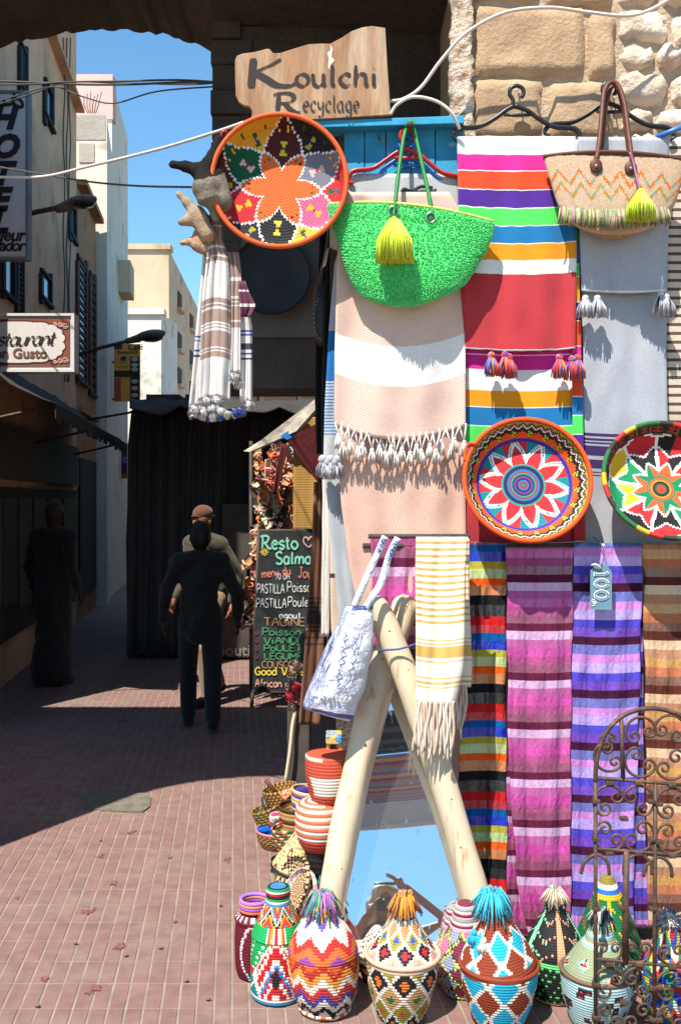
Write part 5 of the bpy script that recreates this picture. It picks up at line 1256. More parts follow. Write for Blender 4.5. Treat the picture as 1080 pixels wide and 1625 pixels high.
for dx, dy, dz, cc in ((-.055, -.02, -.075, [C(30, 170, 200)]), (-.032, -.05, -.085, [W_]), (.045, -.035, -.075, [C(130, 52, 30)])):
    mb.tube([ct, ct + Vector((dx, dy, dz))], .0022, 4, W_); tassel_mb(mb, ct + Vector((dx, dy, dz)), .045, .018, cc, 40)
mb.build('tuft', M['fibre'], t)
# black with salmon and mint trees
SAL, MNT = C(240, 160, 120), C(150, 226, 176)
def f_blk(th, s, r):
    for c0, cc in ((-.9, MNT), (0, MNT), (.9, SAL)):
        for k in range(3):
            if abs((th - c0) - (s - .1) * .9 + .25 * k) < .045 and r % 2: return C(80, 216, 110) if cc is MNT else cc
    return [SAL, C(90, 210, 110)][r % 2] if s < .06 else BLACK
def f_blkl(th, s, r):
    if s < .06: return C(110, 220, 130)
    if s > .84: return SAL if r % 3 else BLACK
    for c0, cc in ((0, SAL), (-1.25, MNT), (1.25, MNT)):
        d = abs(th - c0)
        if d < .10 + .03 * (1 - s): return cc
        if d < .75 and ((s * 4.2 + d * .9) % 1) < .16 and (r + int(th * 16)) % 2: return cc
    return BLACK
t, tp, Y = basket('black basket with salmon and mint branches and a pale tuft', 880, 1580, [('body', [(1580, 38), (1570, 42), (1540, 47), (1520, 48)], f_blk, .0085), ('lid', [(1520, 48), (1500, 46), (1478, 36), (1455, 22), (1445, 17), (1430, 16), (1424, 8)], f_blkl, .0075)])
mb = MB(); tuft(mb, tp[1], .045, [C(190, 216, 170), C(236, 170, 150), C(230, 220, 190), C(120, 130, 90)], 110, .5); mb.build('tuft', M['fibre'], t)
# green cone with yellow branches
GD, YB = C(16, 106, 58), C(246, 176, 26)
def f_cone(th, s, r):
    if s > .93: return C(140, 124, 50)
    if s > .87: return W_
    if s > .80: return C(30, 110, 190)
    if s > .75: return YB
    for c0, cc in ((-.15, YB), (1.35, C(210, 50, 50)), (-1.6, C(210, 60, 40))):
        d = abs(th - c0)
        if cc is YB and d < .09: return cc
        if d < .9 and ((s * 4.4 + d * 1.15) % 1) < .15 and (r + int(th * 14)) % 3: return cc
    return GD
basket('tall green cone lidded basket with yellow branches behind the iron grille', 965, 1556, [('body', [(1556, 44), (1540, 50), (1520, 54)], lambda th, s, r: GD if (r + int(th * 12)) % 5 else YB, .0085), ('lid', [(1520, 55), (1500, 52), (1470, 42), (1440, 29), (1415, 18), (1400, 11), (1394, 8)], f_cone, .0075)])
# mint checked basket
MC = C(186, 220, 216, .78); SG = C(150, 160, 124)
def f_chk(th, s, r):
    if s > .94: return C(120, 96, 74)
    u = (th + pi) / (2 * pi) * 30; i, j = int(u), int(s * 9); k = (i * 2 + j * 3 + (i * j) % 3) % 5
    if k == 0: return C(206, 50, 50) if abs((u % 1) - .5) < .2 and abs((s * 9) % 1 - .5) < .25 else (.02, .02, .02)
    return MC
def f_sage(th, s, r):
    if s > .42: return [C(146, 206, 214), C(200, 196, 176), SG, SG][r % 4] if s < .88 else SG
    for c0, s0 in ((-.75, .24), (.15, .06), (.75, .27), (-1.7, .1), (1.6, .15)):
        d = abs(th - c0) * 1.3 + abs(s - s0) * 3.6
        if d < .14: return C(214, 60, 50)
        if d < .27: return W_ if (r + int(th * 20)) % 2 else BLACK
        if d < .38: return C(140, 210, 220) if (r + int(th * 20)) % 2 else SG
    return SG
t, tp, Y = basket('mint checked basket with sage striped cone lid behind the iron grille', 944, 1624, [('body', [(1624, 36), (1612, 42), (1580, 53), (1550, 58), (1540, 58)], f_chk, .0082), ('lid', [(1540, 54), (1530, 50), (1510, 38), (1492, 24), (1475, 17), (1462, 12), (1456, 6)], f_sage, .0075)])
v, f = tube_vf([tp[0] + Vector((58 * Y / F * cos(a * pi / 30), 58 * Y / F * sin(a * pi / 30), 0)) for a in range(60)], .0065, 8, True); mk('rim', v, f, M['coil'], t, [C(120, 96, 74)] * len(f))
mb = MB(); tuft(mb, tp[1], .04, [C(20, 50, 60), C(226, 226, 220), C(20, 90, 80), C(30, 30, 50)], 100, 1.1); mb.build('tuft', M['fibre'], t)
# right-hand many coloured basket
MX = [C(40, 90, 190), C(206, 46, 50), C(24, 140, 90), W_, C(240, 190, 60), C(40, 80, 170)]
def f_mix(th, s, r): return MX[(int(s * 5 + 2.2 * tri(th / (2 * pi) * 6)) * 2 + int((th + 3) * 2.5)) % 6]
t, tp, Y = basket('blue, red and green patterned basket with a white blue pompom, at the right edge', 1062, 1618, [('body', [(1618, 34), (1600, 40), (1570, 45), (1545, 45)], f_mix, .0082), ('lid', [(1545, 46), (1530, 42), (1510, 28), (1500, 22), (1480, 19), (1472, 17)], f_mix, .0075)])
mb = MB(); pompom_mb(mb, tp[1] + Vector((0, 0, .012)), .04, [W_, C(230, 226, 236), C(70, 70, 170), C(240, 236, 236)], 260); mb.build('pompom', M['fibre'], t)

# ================================================================== IRON GRILLE
gr = thing('iron_grille', 'rusty wrought iron arched grille with scrolls standing before the brown scarf', 'grille', P(1040, 1630, 2.97))
YG = 2.86
def gt(name, pts, r=.0046, sm=6, par=gr, n=7): return tube(name, [P(a, b, YG) for a, b in pts], r, M['iron'], par, n, sm=sm if len(pts) > 2 else 0)
gt('side_bar', [(944, 1660), (944, 1240)], .0058); gt('side_bar', [(1139, 1672), (1139, 1252)], .0058)
gt('arch_bar', [(944, 1240), (945, 1215), (950, 1190), (960, 1164), (978, 1143), (1000, 1130), (1030, 1124), (1060, 1128), (1092, 1142), (1118, 1166), (1134, 1200), (1139, 1252)], .0068)
for y0, y1 in ((1234, 1250), (1346, 1362), (1521, 1540), (1640, 1655)): gt('cross_bar', [(943, y0), (1140, y1)], .0054)
gt('upright', [(1039, 1243), (1037, 1650)], .0062); gt('upright', [(985, 1141), (988, 1240)], .006); gt('upright', [(993, 1350), (991, 1530)], .0095); gt('upright', [(1088, 1358), (1088, 1534)], .0095)
def spiral(cx_, cy_, r0, a0, turns, d, k=26): return [(cx_ + r0 * (1 - .82 * i / k) * cos(a0 + d * 2 * pi * turns * i / k), cy_ + r0 * (1 - .82 * i / k) * sin(a0 + d * 2 * pi * turns * i / k)) for i in range(k + 1)]
def cscroll(cx_, cy_, R, mid, r=.0042):
    """a C-scroll: open towards -mid, both ends rolled inwards"""
    arc = [(cx_ + R * cos(mid + q), cy_ + R * sin(mid + q)) for q in [(-1.75 + 3.5 * i / 14) for i in range(15)]]
    def end(sg):
        e = mid + sg * 1.75; er = R * .47; c = (cx_ + (R - er) * cos(e), cy_ + (R - er) * sin(e)); return spiral(c[0], c[1], er, e, 1.15, sg)
    gt('scroll', end(-1)[::-1][:-1] + arc + end(1)[1:], r, 2, n=6)
for cx0, dx in ((989, 46), (1088, 46)):
    sk_ = 8 * (cx0 - 944) / 195
    for sx in (-1, 1):
        for sy in (-1, 1): cscroll(cx0 + sx * 23, 1297 + sk_ + sy * 27, 25, atan2(sy, sx))
    for sx in (-1, 1):                                # arches between the tall bars
        x0 = cx0 - 23 + sx * 23
        gt('small_arch', [(x0 - (0 if sx > 0 else 22) , 1385 + sk_), (x0 - (0 if sx > 0 else 18) + 2, 1366 + sk_), (x0 + 23 - (0 if sx > 0 else 22) * .9, 1354 + sk_), (x0 + 42 - (0 if sx > 0 else 22), 1366 + sk_), (x0 + 45 - (0 if sx > 0 else 22), 1386 + sk_)], .0052)
    for sx in (-1, 1): cscroll(cx0 + sx * 23, 1505 + sk_, 20, pi / 2)
    for sx in (-1, 1):
        for sy in (-1, 1): cscroll(cx0 + sx * 23, 1586 + sk_ + sy * 27, 25, atan2(sy, sx))
    for px, py in ((cx0, 1297), (cx0 - 23, 1240), (cx0 + 23, 1240), (cx0 - 23, 1352), (cx0 + 23, 1352), (cx0 - 44, 1270), (cx0 + 44, 1270), (cx0 - 44, 1330), (cx0 + 44, 1330), (cx0 - 23, 1528), (cx0 + 23, 1528), (cx0 - 44, 1440), (cx0, 1440), (cx0 + 46, 1440), (cx0, 1588), (cx0 - 44, 1560), (cx0 + 46, 1565), (cx0 - 44, 1612), (cx0 + 46, 1615)):
        p = P(px, py + sk_, YG); box('collar', tuple(p - Vector((.011, .0095, .0055))), tuple(p + Vector((.011, .0095, .0055))), M['iron'], gr, .002)
for cx_, cy_, R, m_ in ((966, 1200, 24, 2.6), (964, 1176, 13, -2.4), (1016, 1162, 24, -1.9), (1016, 1208, 25, 2.3), (1062, 1160, 25, -1.2), (1064, 1212, 25, .8), (1112, 1204, 24, .6), (1110, 1178, 14, -.6)):
    cscroll(cx_, cy_, R, m_)
for px in (1036,): gt('foot', [(px, 1640), (px, 1700)], .0078)
# ================================================================== LEFT END OF THE DISPLAY
def fuse(mb, voxel, smooth=4):
    """weld overlapping lumps into one continuous skin (voxel remesh), returned as vertices and faces"""
    o = mk('tmp_fuse', mb.v, mb.f, None, org=(0, 0, 0))
    m = o.modifiers.new('r', 'REMESH'); m.mode = 'VOXEL'; m.voxel_size = voxel
    if smooth: s = o.modifiers.new('s', 'SMOOTH'); s.iterations = smooth; s.factor = .5
    dg = bpy.context.evaluated_depsgraph_get(); me = bpy.data.meshes.new_from_object(o.evaluated_get(dg))
    v = [p.co.copy() for p in me.vertices]; f = [tuple(p.vertices) for p in me.polygons]
    d0 = o.data; bpy.data.objects.remove(o); bpy.data.meshes.remove(d0); bpy.data.meshes.remove(me)
    return v, f
def felt(label, Y, lumps, colf, sc=1.0):
    mb = MB()
    for pts, rr in lumps:
        w = smooth_line([P(a, b, Y - dz) for a, b, dz in pts], 4); n = len(w)
        R = [lerp(rr[0], rr[-1], i / (n - 1)) if len(rr) == 2 else rr[min(len(rr) - 1, int(i / (n - 1) * len(rr)))] for i in range(n)]
        mb.tube(w, [q * Y / F for q in R], 10)
        mb.add(*ball_vf(w[0], R[0] * Y / F, 10, 7)); mb.add(*ball_vf(w[-1], R[-1] * Y / F, 10, 7))
    v, f = fuse(mb, .006, 5); cols = [colf(sum((v[i] for i in q), Vector()) / len(q)) for q in f]
    o = mk('felted_pouch', v, f, M['felt'], None, cols); return tag(o, label, 'felt pouch', 'felted wool pouches hung left of the flower tray')
M['felt'] = mat('felted_wool', attr=True, rough=1, var=.25, vscale=60, bump=.8, bscale=120, bdist=.006, spec=.03)
BK, GY_, TN = (.02, .018, .017), C(168, 154, 136, .7), C(190, 160, 130, .7)
def inpix(p): return CX + F * p.x / p.y, HZ - F * (p.z - CAMZ) / p.y
def cf1(p):
    a, b = inpix(p); return BK if b + .25 * (a - 310) < 287 + 4 * noise.noise(p * 40) else lerp(Vector(GY_), Vector(C(110, 100, 90)), .5 + .5 * noise.noise(p * 25))
felt('black horned felt pouch with grey belly, topmost beside the flower tray', 3.42, [([(347, 222, 0), (341, 245, 0), (330, 272, 0)], (9, 10, 13, 16)), ([(274, 261, 0), (298, 265, 0), (325, 275, 0)], (7, 10, 14)), ([(326, 280, 0), (330, 310, .02), (343, 345, .01)], (19, 24, 20, 8)), ([(345, 280, 0), (352, 320, 0)], (14, 18))], cf1)
felt('tan felt pouch with one blunt horn, middle of the felted row', 3.44, [([(284, 308, 0), (300, 325, 0), (320, 350, 0)], (6, 9, 15)), ([(310, 340, 0), (330, 372, 0)], (14, 14)), ([(288, 352, 0), (308, 348, 0)], (7, 12))], lambda p: TN if noise.noise(p * 30) > -.2 else GY_)
felt('small striped felt pouch, lowest of the felted row', 3.46, [([(289, 386, 0), (303, 384, 0), (318, 392, 0)], (5, 8, 11)), ([(315, 372, 0), (326, 396, 0)], (10, 10))], lambda p: C(206, 90, 70) if abs((p.z * 60 + p.x * 30) % 1) < .14 else TN)
tag(tube('red_hook', [P(352, 226, 3.45), P(351, 213, 3.45), P(356, 208, 3.45), P(360, 214, 3.46), P(358, 240, 3.47)], .0045, M['red_plastic'], None, 6, sm=5), 'small red plastic hook holding the black felt pouch', 'hook')

# hanging throws with pompoms
WT, TP, BL = C(234, 226, 218, .78), C(176, 146, 132, .74), C(60, 84, 160)
t = thing('pompom_throw', 'white and taupe striped throws with pompom hems hanging beside the flower tray', 'throw', P(350, 665, 3.45))
def thr(name, e, Y, st, **k): return cloth(name, e, Y, st, M['cloth'], t, step=6, nu=18, thick=.007, **k)
thr('rear_throw', [(345, 336, 352), (400, 324, 350), (500, 314, 348), (645, 300, 346)], 3.50, [(533, WT), (536, BL), (540, WT), (542, BL), (555, WT), (558, BL), (563, WT), (567, BL), (645, WT)], amp=.010, nf=1.4)
thr('taupe_throw', [(340, 333, 352), (380, 330, 352), (410, 329, 362), (470, 322, 366), (560, 319, 366), (636, 316, 364)], 3.455, [(358, TP), (361, WT), (392, TP), (396, WT), (408, TP), (411, WT), (418, TP), (421, WT), (478, WT), (486, TP), (488, WT), (492, TP), (496, WT), (516, TP), (519, WT), (521, TP), (524, WT), (526, TP), (530, WT), (556, TP), (558, WT), (561, TP), (563, WT), (572, TP), (574, WT), (636, WT)], amp=.011, nf=1.5, ph=.8, sag=-6)
thr('narrow_throw', [(400, 358, 378), (440, 366, 382), (592, 365, 381)], 3.47, [(440, TP), (446, WT), (470, TP), (474, WT), (478, TP), (480, WT), (484, TP), (486, WT), (508, TP), (511, WT), (520, TP), (592, WT)], amp=.012, nf=1, ph=2)
thr('blue_lined_throw', [(480, 379, 392), (520, 381, 399), (640, 382, 399)], 3.49, [(524, WT), (527, BL), (530, WT), (533, BL), (545, WT), (555, (.04, .04, .07)), (560, WT), (563, BL), (568, WT), (571, (.03, .03, .05)), (640, WT)], amp=.010, nf=1.5)
thr('maroon_throw', [(446, 380, 388), (465, 380, 396), (485, 381, 406), (503, 382, 398)], 3.44, [(460, C(110, 50, 72)), (463, WT), (482, C(116, 54, 78)), (487, WT), (503, C(104, 46, 70))], amp=.010, nf=1)
for px, py, r, cc in ((309, 652, 11, WT), (322, 655, 12, WT), (335, 650, 11, WT), (344, 637, 10, WT), (328, 637, 9, WT), (350, 654, 9, WT), (338, 660, 9, WT), (372, 600, 10, WT), (378, 610, 8, WT), (394, 643, 9, WT), (360, 658, 8, WT), (374, 656, 9, BL), (383, 654, 8, BL), (350, 663, 6, BL), (304, 660, 6, BL), (330, 664, 6, BL)):
    mb = MB(); c2 = [cc, (cc[0] * .85, cc[1] * .85, cc[2] * .85)] if cc is WT else [C(30, 80, 190), C(20, 66, 170), C(190, 180, 60)]
    pompom_mb(mb, P(px, py, 3.43 + random.uniform(-.02, .02)), r * 3.43 / F, c2, 120); mb.build('pompom', M['fibre'], t)
# dark round tray and black shoulder bag in the shade
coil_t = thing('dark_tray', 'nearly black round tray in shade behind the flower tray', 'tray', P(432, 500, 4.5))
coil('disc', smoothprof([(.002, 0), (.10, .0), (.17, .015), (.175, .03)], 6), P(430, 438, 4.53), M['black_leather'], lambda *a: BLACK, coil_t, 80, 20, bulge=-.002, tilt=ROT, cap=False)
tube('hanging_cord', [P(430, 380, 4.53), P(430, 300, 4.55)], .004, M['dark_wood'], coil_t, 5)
t = thing('black_bag', 'black leather shoulder bag with pale stitching beside the grey throw', 'bag', P(508, 540, 3.72))
bagbody('body', [(446, 446, 503, 524, .02, 0), (470, 470, 497, 526, .04, 0), (520, 520, 497, 526, .045, 0), (545, 545, 503, 522, .03, 2), (550, 550, 508, 518, .01, 0)], 3.72, M['black_leather'], t, lambda *a: BLACK, 48, 6)
tube('strap', [P(508, 450, 3.70), P(511, 430, 3.70), P(516, 412, 3.71), P(521, 380, 3.72), P(524, 340, 3.74)], .012, M['black_leather'], t, 6, sm=4, flat=.3)
mb = MB()
for k in range(15):
    a = pi * .5 + pi * k / 14; mb.add(*ball_vf(P(510 + 12 * cos(a), 505 + 36 * sin(a) * .95, 3.685), .0022, 5, 4), W_)
mb.build('stitching', M['paint'], t)
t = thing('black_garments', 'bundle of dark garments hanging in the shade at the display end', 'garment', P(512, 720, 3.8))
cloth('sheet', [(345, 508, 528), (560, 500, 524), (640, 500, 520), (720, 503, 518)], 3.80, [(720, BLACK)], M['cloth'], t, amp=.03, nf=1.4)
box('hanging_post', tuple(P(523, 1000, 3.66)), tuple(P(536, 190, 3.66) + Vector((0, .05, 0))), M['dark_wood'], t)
# brown blanket and pale strips
def strip(name, label, cat, e, Y, st, mt='melange', **k):
    o = cloth(name, e, Y, st, M[mt], None, **k); return tag(o, label, cat)
DB, BB = C(66, 46, 38), C(122, 76, 50, .72)
strip('brown_blanket', 'brown wool blanket with dark bands hanging beside the chalkboard', 'blanket', [(765, 499, 516), (850, 496, 516), (950, 489, 515), (1060, 481, 513), (1150, 475, 508)], 3.85, [(948, BB), (951, DB), (955, BB), (958, DB), (962, BB), (966, DB), (968, BB), (990, DB), (993, BB), (996, DB), (1000, BB), (1003, DB), (1010, BB), (1013, DB), (1020, BB), (1024, DB), (1150, BB)], amp=.015, nf=1, nu=14)
strip('white_blanket', 'narrow folded white blanket edge beside the brown blanket', 'blanket', [(748, 512, 523), (1010, 510, 522)], 3.70, [(1010, C(238, 228, 214, .78))], amp=.004, nf=.6, nu=8)
strip('cream_rug', 'cream rug with short black bars, left of the peach towel', 'rug', [(760, 522, 556), (960, 524, 560), (1010, 526, 562)], 3.66, [(780, C(222, 196, 170, .75)), (820, C(220, 196, 170, .75)), (826, (.03, .03, .03)), (910, C(222, 198, 172, .75)), (917, (.03, .03, .03)), (1010, C(220, 194, 166, .75))], amp=.003, nf=.6, nu=8)
# ---- stack of red and white coiled baskets
RD, WH = C(204, 76, 56), C(238, 222, 206, .78)
def pot(label, px, py_base, Y, prof, cf, rows, cat='basket', name='coiled_basket', mt='coil', rot=None):
    c = P(px, py_base, Y); o = coil(name, smoothprof([(a * Y / F, b * Y / F) for a, b in prof], 5), c, M[mt], cf, None, 72, rows, bulge=.003, tilt=rot)
    return tag(o, label, cat)
pot('round coiled basket of red and white rings, on the black pot', 508, 1346, 3.42, [(26, 0), (34, 14), (39, 38), (38, 62), (34, 72), (16, 77), (4, 79)], lambda th, s, r: (RD if (s < .2 or s > .94) else [WH, C(222, 112, 70)][r % 2]) if s < .72 else [WH, C(222, 100, 70)][(r + (th > .3)) % 2], 19)
pot('open red coiled basket with a white patch, topmost of its stack', 522, 1270, 3.42, [(24, 0), (30, 10), (36, 40), (37, 66), (36, 74)], lambda th, s, r: WH if (.2 < s < .62 and -.95 + .5 * (.62 - s) < th < .6) else (WH if s > .92 and th < -.3 else C(206, 84, 58)), 15)
pot('black glazed pot under the red and white baskets', 508, 1392, 3.42, [(12, 0), (18, 10), (22, 32), (24, 42), (25, 46)], lambda *a: BLACK, 5, 'pot', 'black_pot', 'black_leather')
q = P(508, 1392, 3.42); tag(box('wooden_crate', (q.x - .055, 3.36, .005), (q.x + .055, 3.48, q.z - .002), M['dark_wood'], None, .004), 'dark wooden crate under the black pot behind the front baskets', 'crate')
# straw basket with cone lid
STR = C(226, 196, 130, .76)
def f_straw(th, s, r):
    A, B, fa, fb, e = lattice(th, s, 6, 1.3, .5); p, q_ = fa - .5, fb - .5; d = max(abs(p), abs(q_))
    if abs(d - .34) < .035 and r % 2: return C(70, 130, 130)
    if abs(d - .14) < .05: return C(120, 50, 60)
    if e < .025 and r % 2: return C(96, 50, 80)
    return STR
t = thing('straw_basket', 'yellow straw basket with tilted cone lid and dotted diamonds', 'basket', P(468, 1440, 3.52))
cb = P(466, 1440, 3.55); k_ = 3.55 / F; tl_ = Matrix.Rotation(radians(12), 3, 'Y')
coil('body', smoothprof([(20 * k_, 0), (26 * k_, 20 * k_), (31 * k_, 46 * k_), (33 * k_, 62 * k_)], 5), cb, M['coil'], f_straw, t, 84, 22, bulge=.0015)
coil('lid', smoothprof([(37 * k_, 0), (36 * k_, 4 * k_), (28 * k_, 24 * k_), (15 * k_, 52 * k_), (4 * k_, 76 * k_)], 5), cb + Vector((.004, -.006, 62 * k_)), M['coil'], f_straw, t, 84, 26, bulge=.0015, tilt=tl_)
v, f = tube_vf([cb + Vector((.004, -.006, 62 * k_)) + tl_ @ Vector((37 * k_ * cos(a * pi / 30), 37 * k_ * sin(a * pi / 30), 0)) for a in range(60)], .006, 8, True); mk('leather_edge', v, f, M['black_leather'], t)
bs = P(466, 1440, 3.55); tag(box('low_stool', (bs.x - .06, 3.49, .006), (bs.x + .06, 3.61, bs.z - .002), M['dark_wood'], None, .004), 'low dark stool under the straw basket', 'stool')
# trays stacked on edge
def lean(label, px, py, Y, r, cf, yaw, pitch, rows=14, cat='tray', name='small_tray'):
    T = Matrix.Rotation(radians(yaw), 3, 'Z') @ Matrix.Rotation(radians(pitch), 3, 'X') @ ROT; c = P(px, py, Y); R = r * Y / F
    o = coil(name, smoothprof([(.002, 0), (R * .6, .0), (R * .9, .012), (R, .03)], 6), c, M['coil'], cf, None, 80, rows, bulge=-.002, tilt=T, cap=False); solid(o, .006, 1); return tag(o, label, cat)
lean('brown and cream dotted tray standing on edge below the straw basket', 472, 1408, 3.40, 46, lambda th, s, r: [C(70, 44, 34), C(226, 190, 140)][(r + int((th + 4) * 9)) % 2], -62, -24)
lean('pink and white checked tray standing on edge', 482, 1428, 3.36, 46, lambda th, s, r: [C(200, 150, 156), WH, C(226, 196, 196)][(r + int((th + 4) * 9)) % 3], -62, -24)
def board(label, px0, py0, px1, py1, Y, w, mt, name='painted_board'):
    a, b = P(px0, py0, Y), P(px1, py1, Y + .04); d = (b - a).normalized(); s = Vector((d.z, 0, -d.x)) * w
    v = [a - s, a + s, b + s, b - s]; v = v + [p + Vector((0, .02, 0)) for p in v]
    o = mk(name, v, [(0, 1, 2, 3), (7, 6, 5, 4), (0, 4, 5, 1), (1, 5, 6, 2), (2, 6, 7, 3), (3, 7, 4, 0)], mt, None, smooth=False); bevel(o, .003); return tag(o, label, 'board')
board('green and white painted board leaning below the black pot', 482, 1450, 506, 1374, 3.37, .014, mat('green_painted', C(40, 90, 62), rough=.5, var=.2, vscale=30, second=(C(170, 190, 160, .7), 40, .56, .04)))
board('second teal painted board leaning beside the pole', 497, 1452, 512, 1392, 3.33, .013, mat('teal_painted', C(40, 110, 90), rough=.5, var=.2, vscale=30, second=(C(70, 160, 190, .7), 40, .52, .04)))
board('yellow wooden board with black curved marks between the baskets', 484, 1520, 487, 1432, 3.30, .026, mat('yellow_black_board', C(206, 146, 40), rough=.6, var=.2, vscale=10, second=((.02, .02, .02), 24, .54, .03)))
# ---- small wares on the ground by the street
def wicker(label, px, py, Y, r, h, cf, lay=0.0):
    c = P(px, py, Y); R = r * Y / F; o = coil('small_basket', [(R * .7, 0), (R * .9, h * .4), (R, h)], c, M['coil'], cf, None, 48, 9, bulge=.003, tilt=Matrix.Rotation(radians(lay), 3, 'Y'), cap=False); solid(o, .005, 1); return tag(o, label, 'basket')
wicker('little tan wicker basket with raised handle, farthest of the small wares', 452, 1290, 4.25, 26, .11, lambda th, s, r: [C(190, 140, 70), C(96, 62, 34)][(r + int((th + 4) * 8)) % 2], -12)
tag(tube('basket_handle', [P(446, 1268, 4.2), P(434, 1252, 4.19), P(422, 1239, 4.18)], .009, M['leather'], None, 7), 'thin brown stick handle poking out over the paving', 'stick')
wicker('little green flecked wicker basket at the street side', 432, 1318, 4.2, 20, .10, lambda th, s, r: [C(140, 110, 50), C(70, 84, 50), C(176, 130, 70)][(r + int((th + 4) * 7)) % 3], -18)
tag(tube('wire_loop', [P(421, 1285, 4.15), P(416, 1270, 4.15), P(419, 1264, 4.15), P(424, 1276, 4.15), P(425, 1288, 4.15)], .005, M['dark_wood'], None, 6, sm=4), 'bent cane loop handle beside the small wicker baskets', 'loop')
def lump(name, label, cat, parts, colf, vox=.006):
    mb = MB()
    for px, py, Y, r, s in parts: mb.add(*ball_vf(P(px, py, Y), r * Y / F, 12, 8, s, .1))
    v, f = fuse(mb, vox, 3); o = mk(name, v, f, M['felt'], None, [colf(sum((v[i] for i in q), Vector()) / len(q)) for q in f]); return tag(o, label, cat)
lump('orange_cap', 'orange and cream knitted cap in the wicker basket', 'slipper', [(460, 1262, 4.16, 14, (1.2, 1, .8)), (472, 1254, 4.16, 10, (1, 1, .9))], lambda p: [C(226, 100, 56), C(226, 190, 160), C(240, 140, 90)][int(abs(noise.noise(p * 40)) * 8) % 3])  # lumps shaped as a knitted cap
lump('dark_cap', 'dark cap under the orange one', 'slipper', [(468, 1272, 4.12, 14, (1.1, 1, .8)), (480, 1262, 4.12, 11, (1, 1, .8))], lambda p: BLACK)  # a second, dark cap below it
lump('blue_slipper', 'blue felt slipper lying on the paving by the small wares', 'slipper', [(420, 1317, 4.1, 11, (1.3, .8, .5)), (430, 1325, 4.1, 9, (1.1, .8, .6))], lambda p: C(30, 90, 180))
lump('cream_slipper', 'cream and pink cloth slipper above the blue one', 'slipper', [(440, 1296, 4.12, 12, (1.2, .8, .7)), (449, 1306, 4.12, 8, (.8, .8, 1.2)), (433, 1304, 4.12, 8, (.8, .8, 1.2))], lambda p: C(214, 60, 120) if noise.noise(p * 40) > .3 else C(220, 206, 190))
lump('red_slipper', 'red and green cloth scraps beside the straw basket', 'slipper', [(449, 1328, 4.1, 9, (1, .8, .9)), (456, 1318, 4.1, 8, (1.2, .8, .6))], lambda p: C(190, 40, 56) if noise.noise(p * 20) > -.1 else C(40, 130, 90))
wicker('shallow pink edged basket holding the slippers', 442, 1342, 4.12, 34, .07, lambda th, s, r: C(210, 130, 150) if r > 7 else [C(180, 130, 70), C(110, 76, 40)][(r + int((th + 4) * 8)) % 2])
wicker('round tan basket with dark rings between the red baskets and the small wares', 474, 1330, 3.95, 30, .13, lambda th, s, r: [C(196, 150, 86), C(196, 150, 86), C(80, 50, 34)][r % 3])
wicker('small striped green and red basket behind the straw cone lid', 462, 1352, 3.85, 24, .10, lambda th, s, r: [C(40, 110, 70), C(190, 60, 50), C(220, 190, 130)][(r + int((th + 4) * 4)) % 3], -8)
wicker('open pale basket with purple bands tucked below the red baskets', 486, 1300, 4.0, 26, .12, lambda th, s, r: [C(220, 190, 140), C(110, 70, 140), C(220, 190, 140)][r % 3], 6)
lump('purple_slipper', 'purple felt slipper on top of the pale basket by the red stack', 'slipper', [(480, 1254, 4.0, 10, (1.3, .8, .7)), (488, 1258, 4.0, 8, (1, .8, .8))], lambda p: C(80, 60, 140))
tb = box('wooden_chest', (P(456, 0, 4.45).x, 4.42, .006), (P(492, 0, 4.45).x, 4.6, P(0, 1118, 4.45).z), M['dark_wood'], None, .01); tag(tb, 'dark wooden chest standing behind the small wares', 'chest')
tag(tube('vine_stick', [P(452, 1246, 4.38), P(460, 1190, 4.38), P(464, 1150, 4.39), P(470, 1120, 4.4), P(468, 1100, 4.4)], .008, M['wood_pole'], None, 7, sm=4), 'thin crooked stick leaning on the dark chest', 'stick')
t = thing('yarn_garland', 'bunch of red, tan and black yarn pompoms hanging by the plastic bag', 'garland', P(470, 1130, 4.0))
for px, py, r, cc in ((474, 1056, 12, [C(190, 150, 116), C(160, 120, 90)]), (466, 1066, 10, [C(180, 140, 110), C(150, 116, 90)]), (462, 1080, 9, [(.03, .025, .025), C(110, 100, 96)]), (470, 1092, 13, [C(206, 28, 44), C(180, 20, 40)]), (462, 1102, 12, [C(210, 30, 50), C(170, 16, 36)]), (476, 1106, 11, [C(196, 24, 40), C(210, 60, 100)]), (466, 1122, 9, [C(150, 120, 96), C(120, 90, 76)]), (480, 1128, 9, [C(190, 150, 110), C(90, 120, 60)]), (488, 1040, 13, [BLACK, (.03, .03, .03)]), (486, 1016, 12, [BLACK, (.04, .04, .04)]), (492, 1132, 9, [C(170, 130, 90), C(200, 60, 50)])):
    mb = MB(); pompom_mb(mb, P(px, py, 4.0), r * 4.0 / F, cc, 130); mb.build('pompom', M['fibre'], t)
tube('cord', [P(478, 1125, 4.01), P(474, 1060, 4.01), P(488, 1010, 4.02), P(492, 960, 4.02)], .004, M['dark_wood'], t, 5, sm=3)
t = thing('painted_stool', 'little stool painted with blue and yellow stripes behind the left pole', 'stool', P(530, 1240, 3.55))
q0, q1 = P(517, 1178, 3.5), P(542, 1166, 3.5); MP = mat('striped_paint', C(230, 190, 90), rough=.6, var=.1, second=(C(40, 150, 210, .75), 36, .5, .03))
box('seat', (q0.x, 3.47, q0.z), (q1.x, 3.57, q1.z), MP, t, .003)
for px in (518, 537): a = P(px, 1245, 3.5); box('leg', (a.x, 3.48, a.z - .18), (a.x + .012, 3.5, q0.z), MP, t, .002)
box('rung', (P(518, 0, 3.5).x, 3.485, P(0, 1232, 3.5).z), (P(541, 0, 3.5).x, 3.497, P(0, 1226, 3.5).z), MP, t)
wickerY = gY(1450)
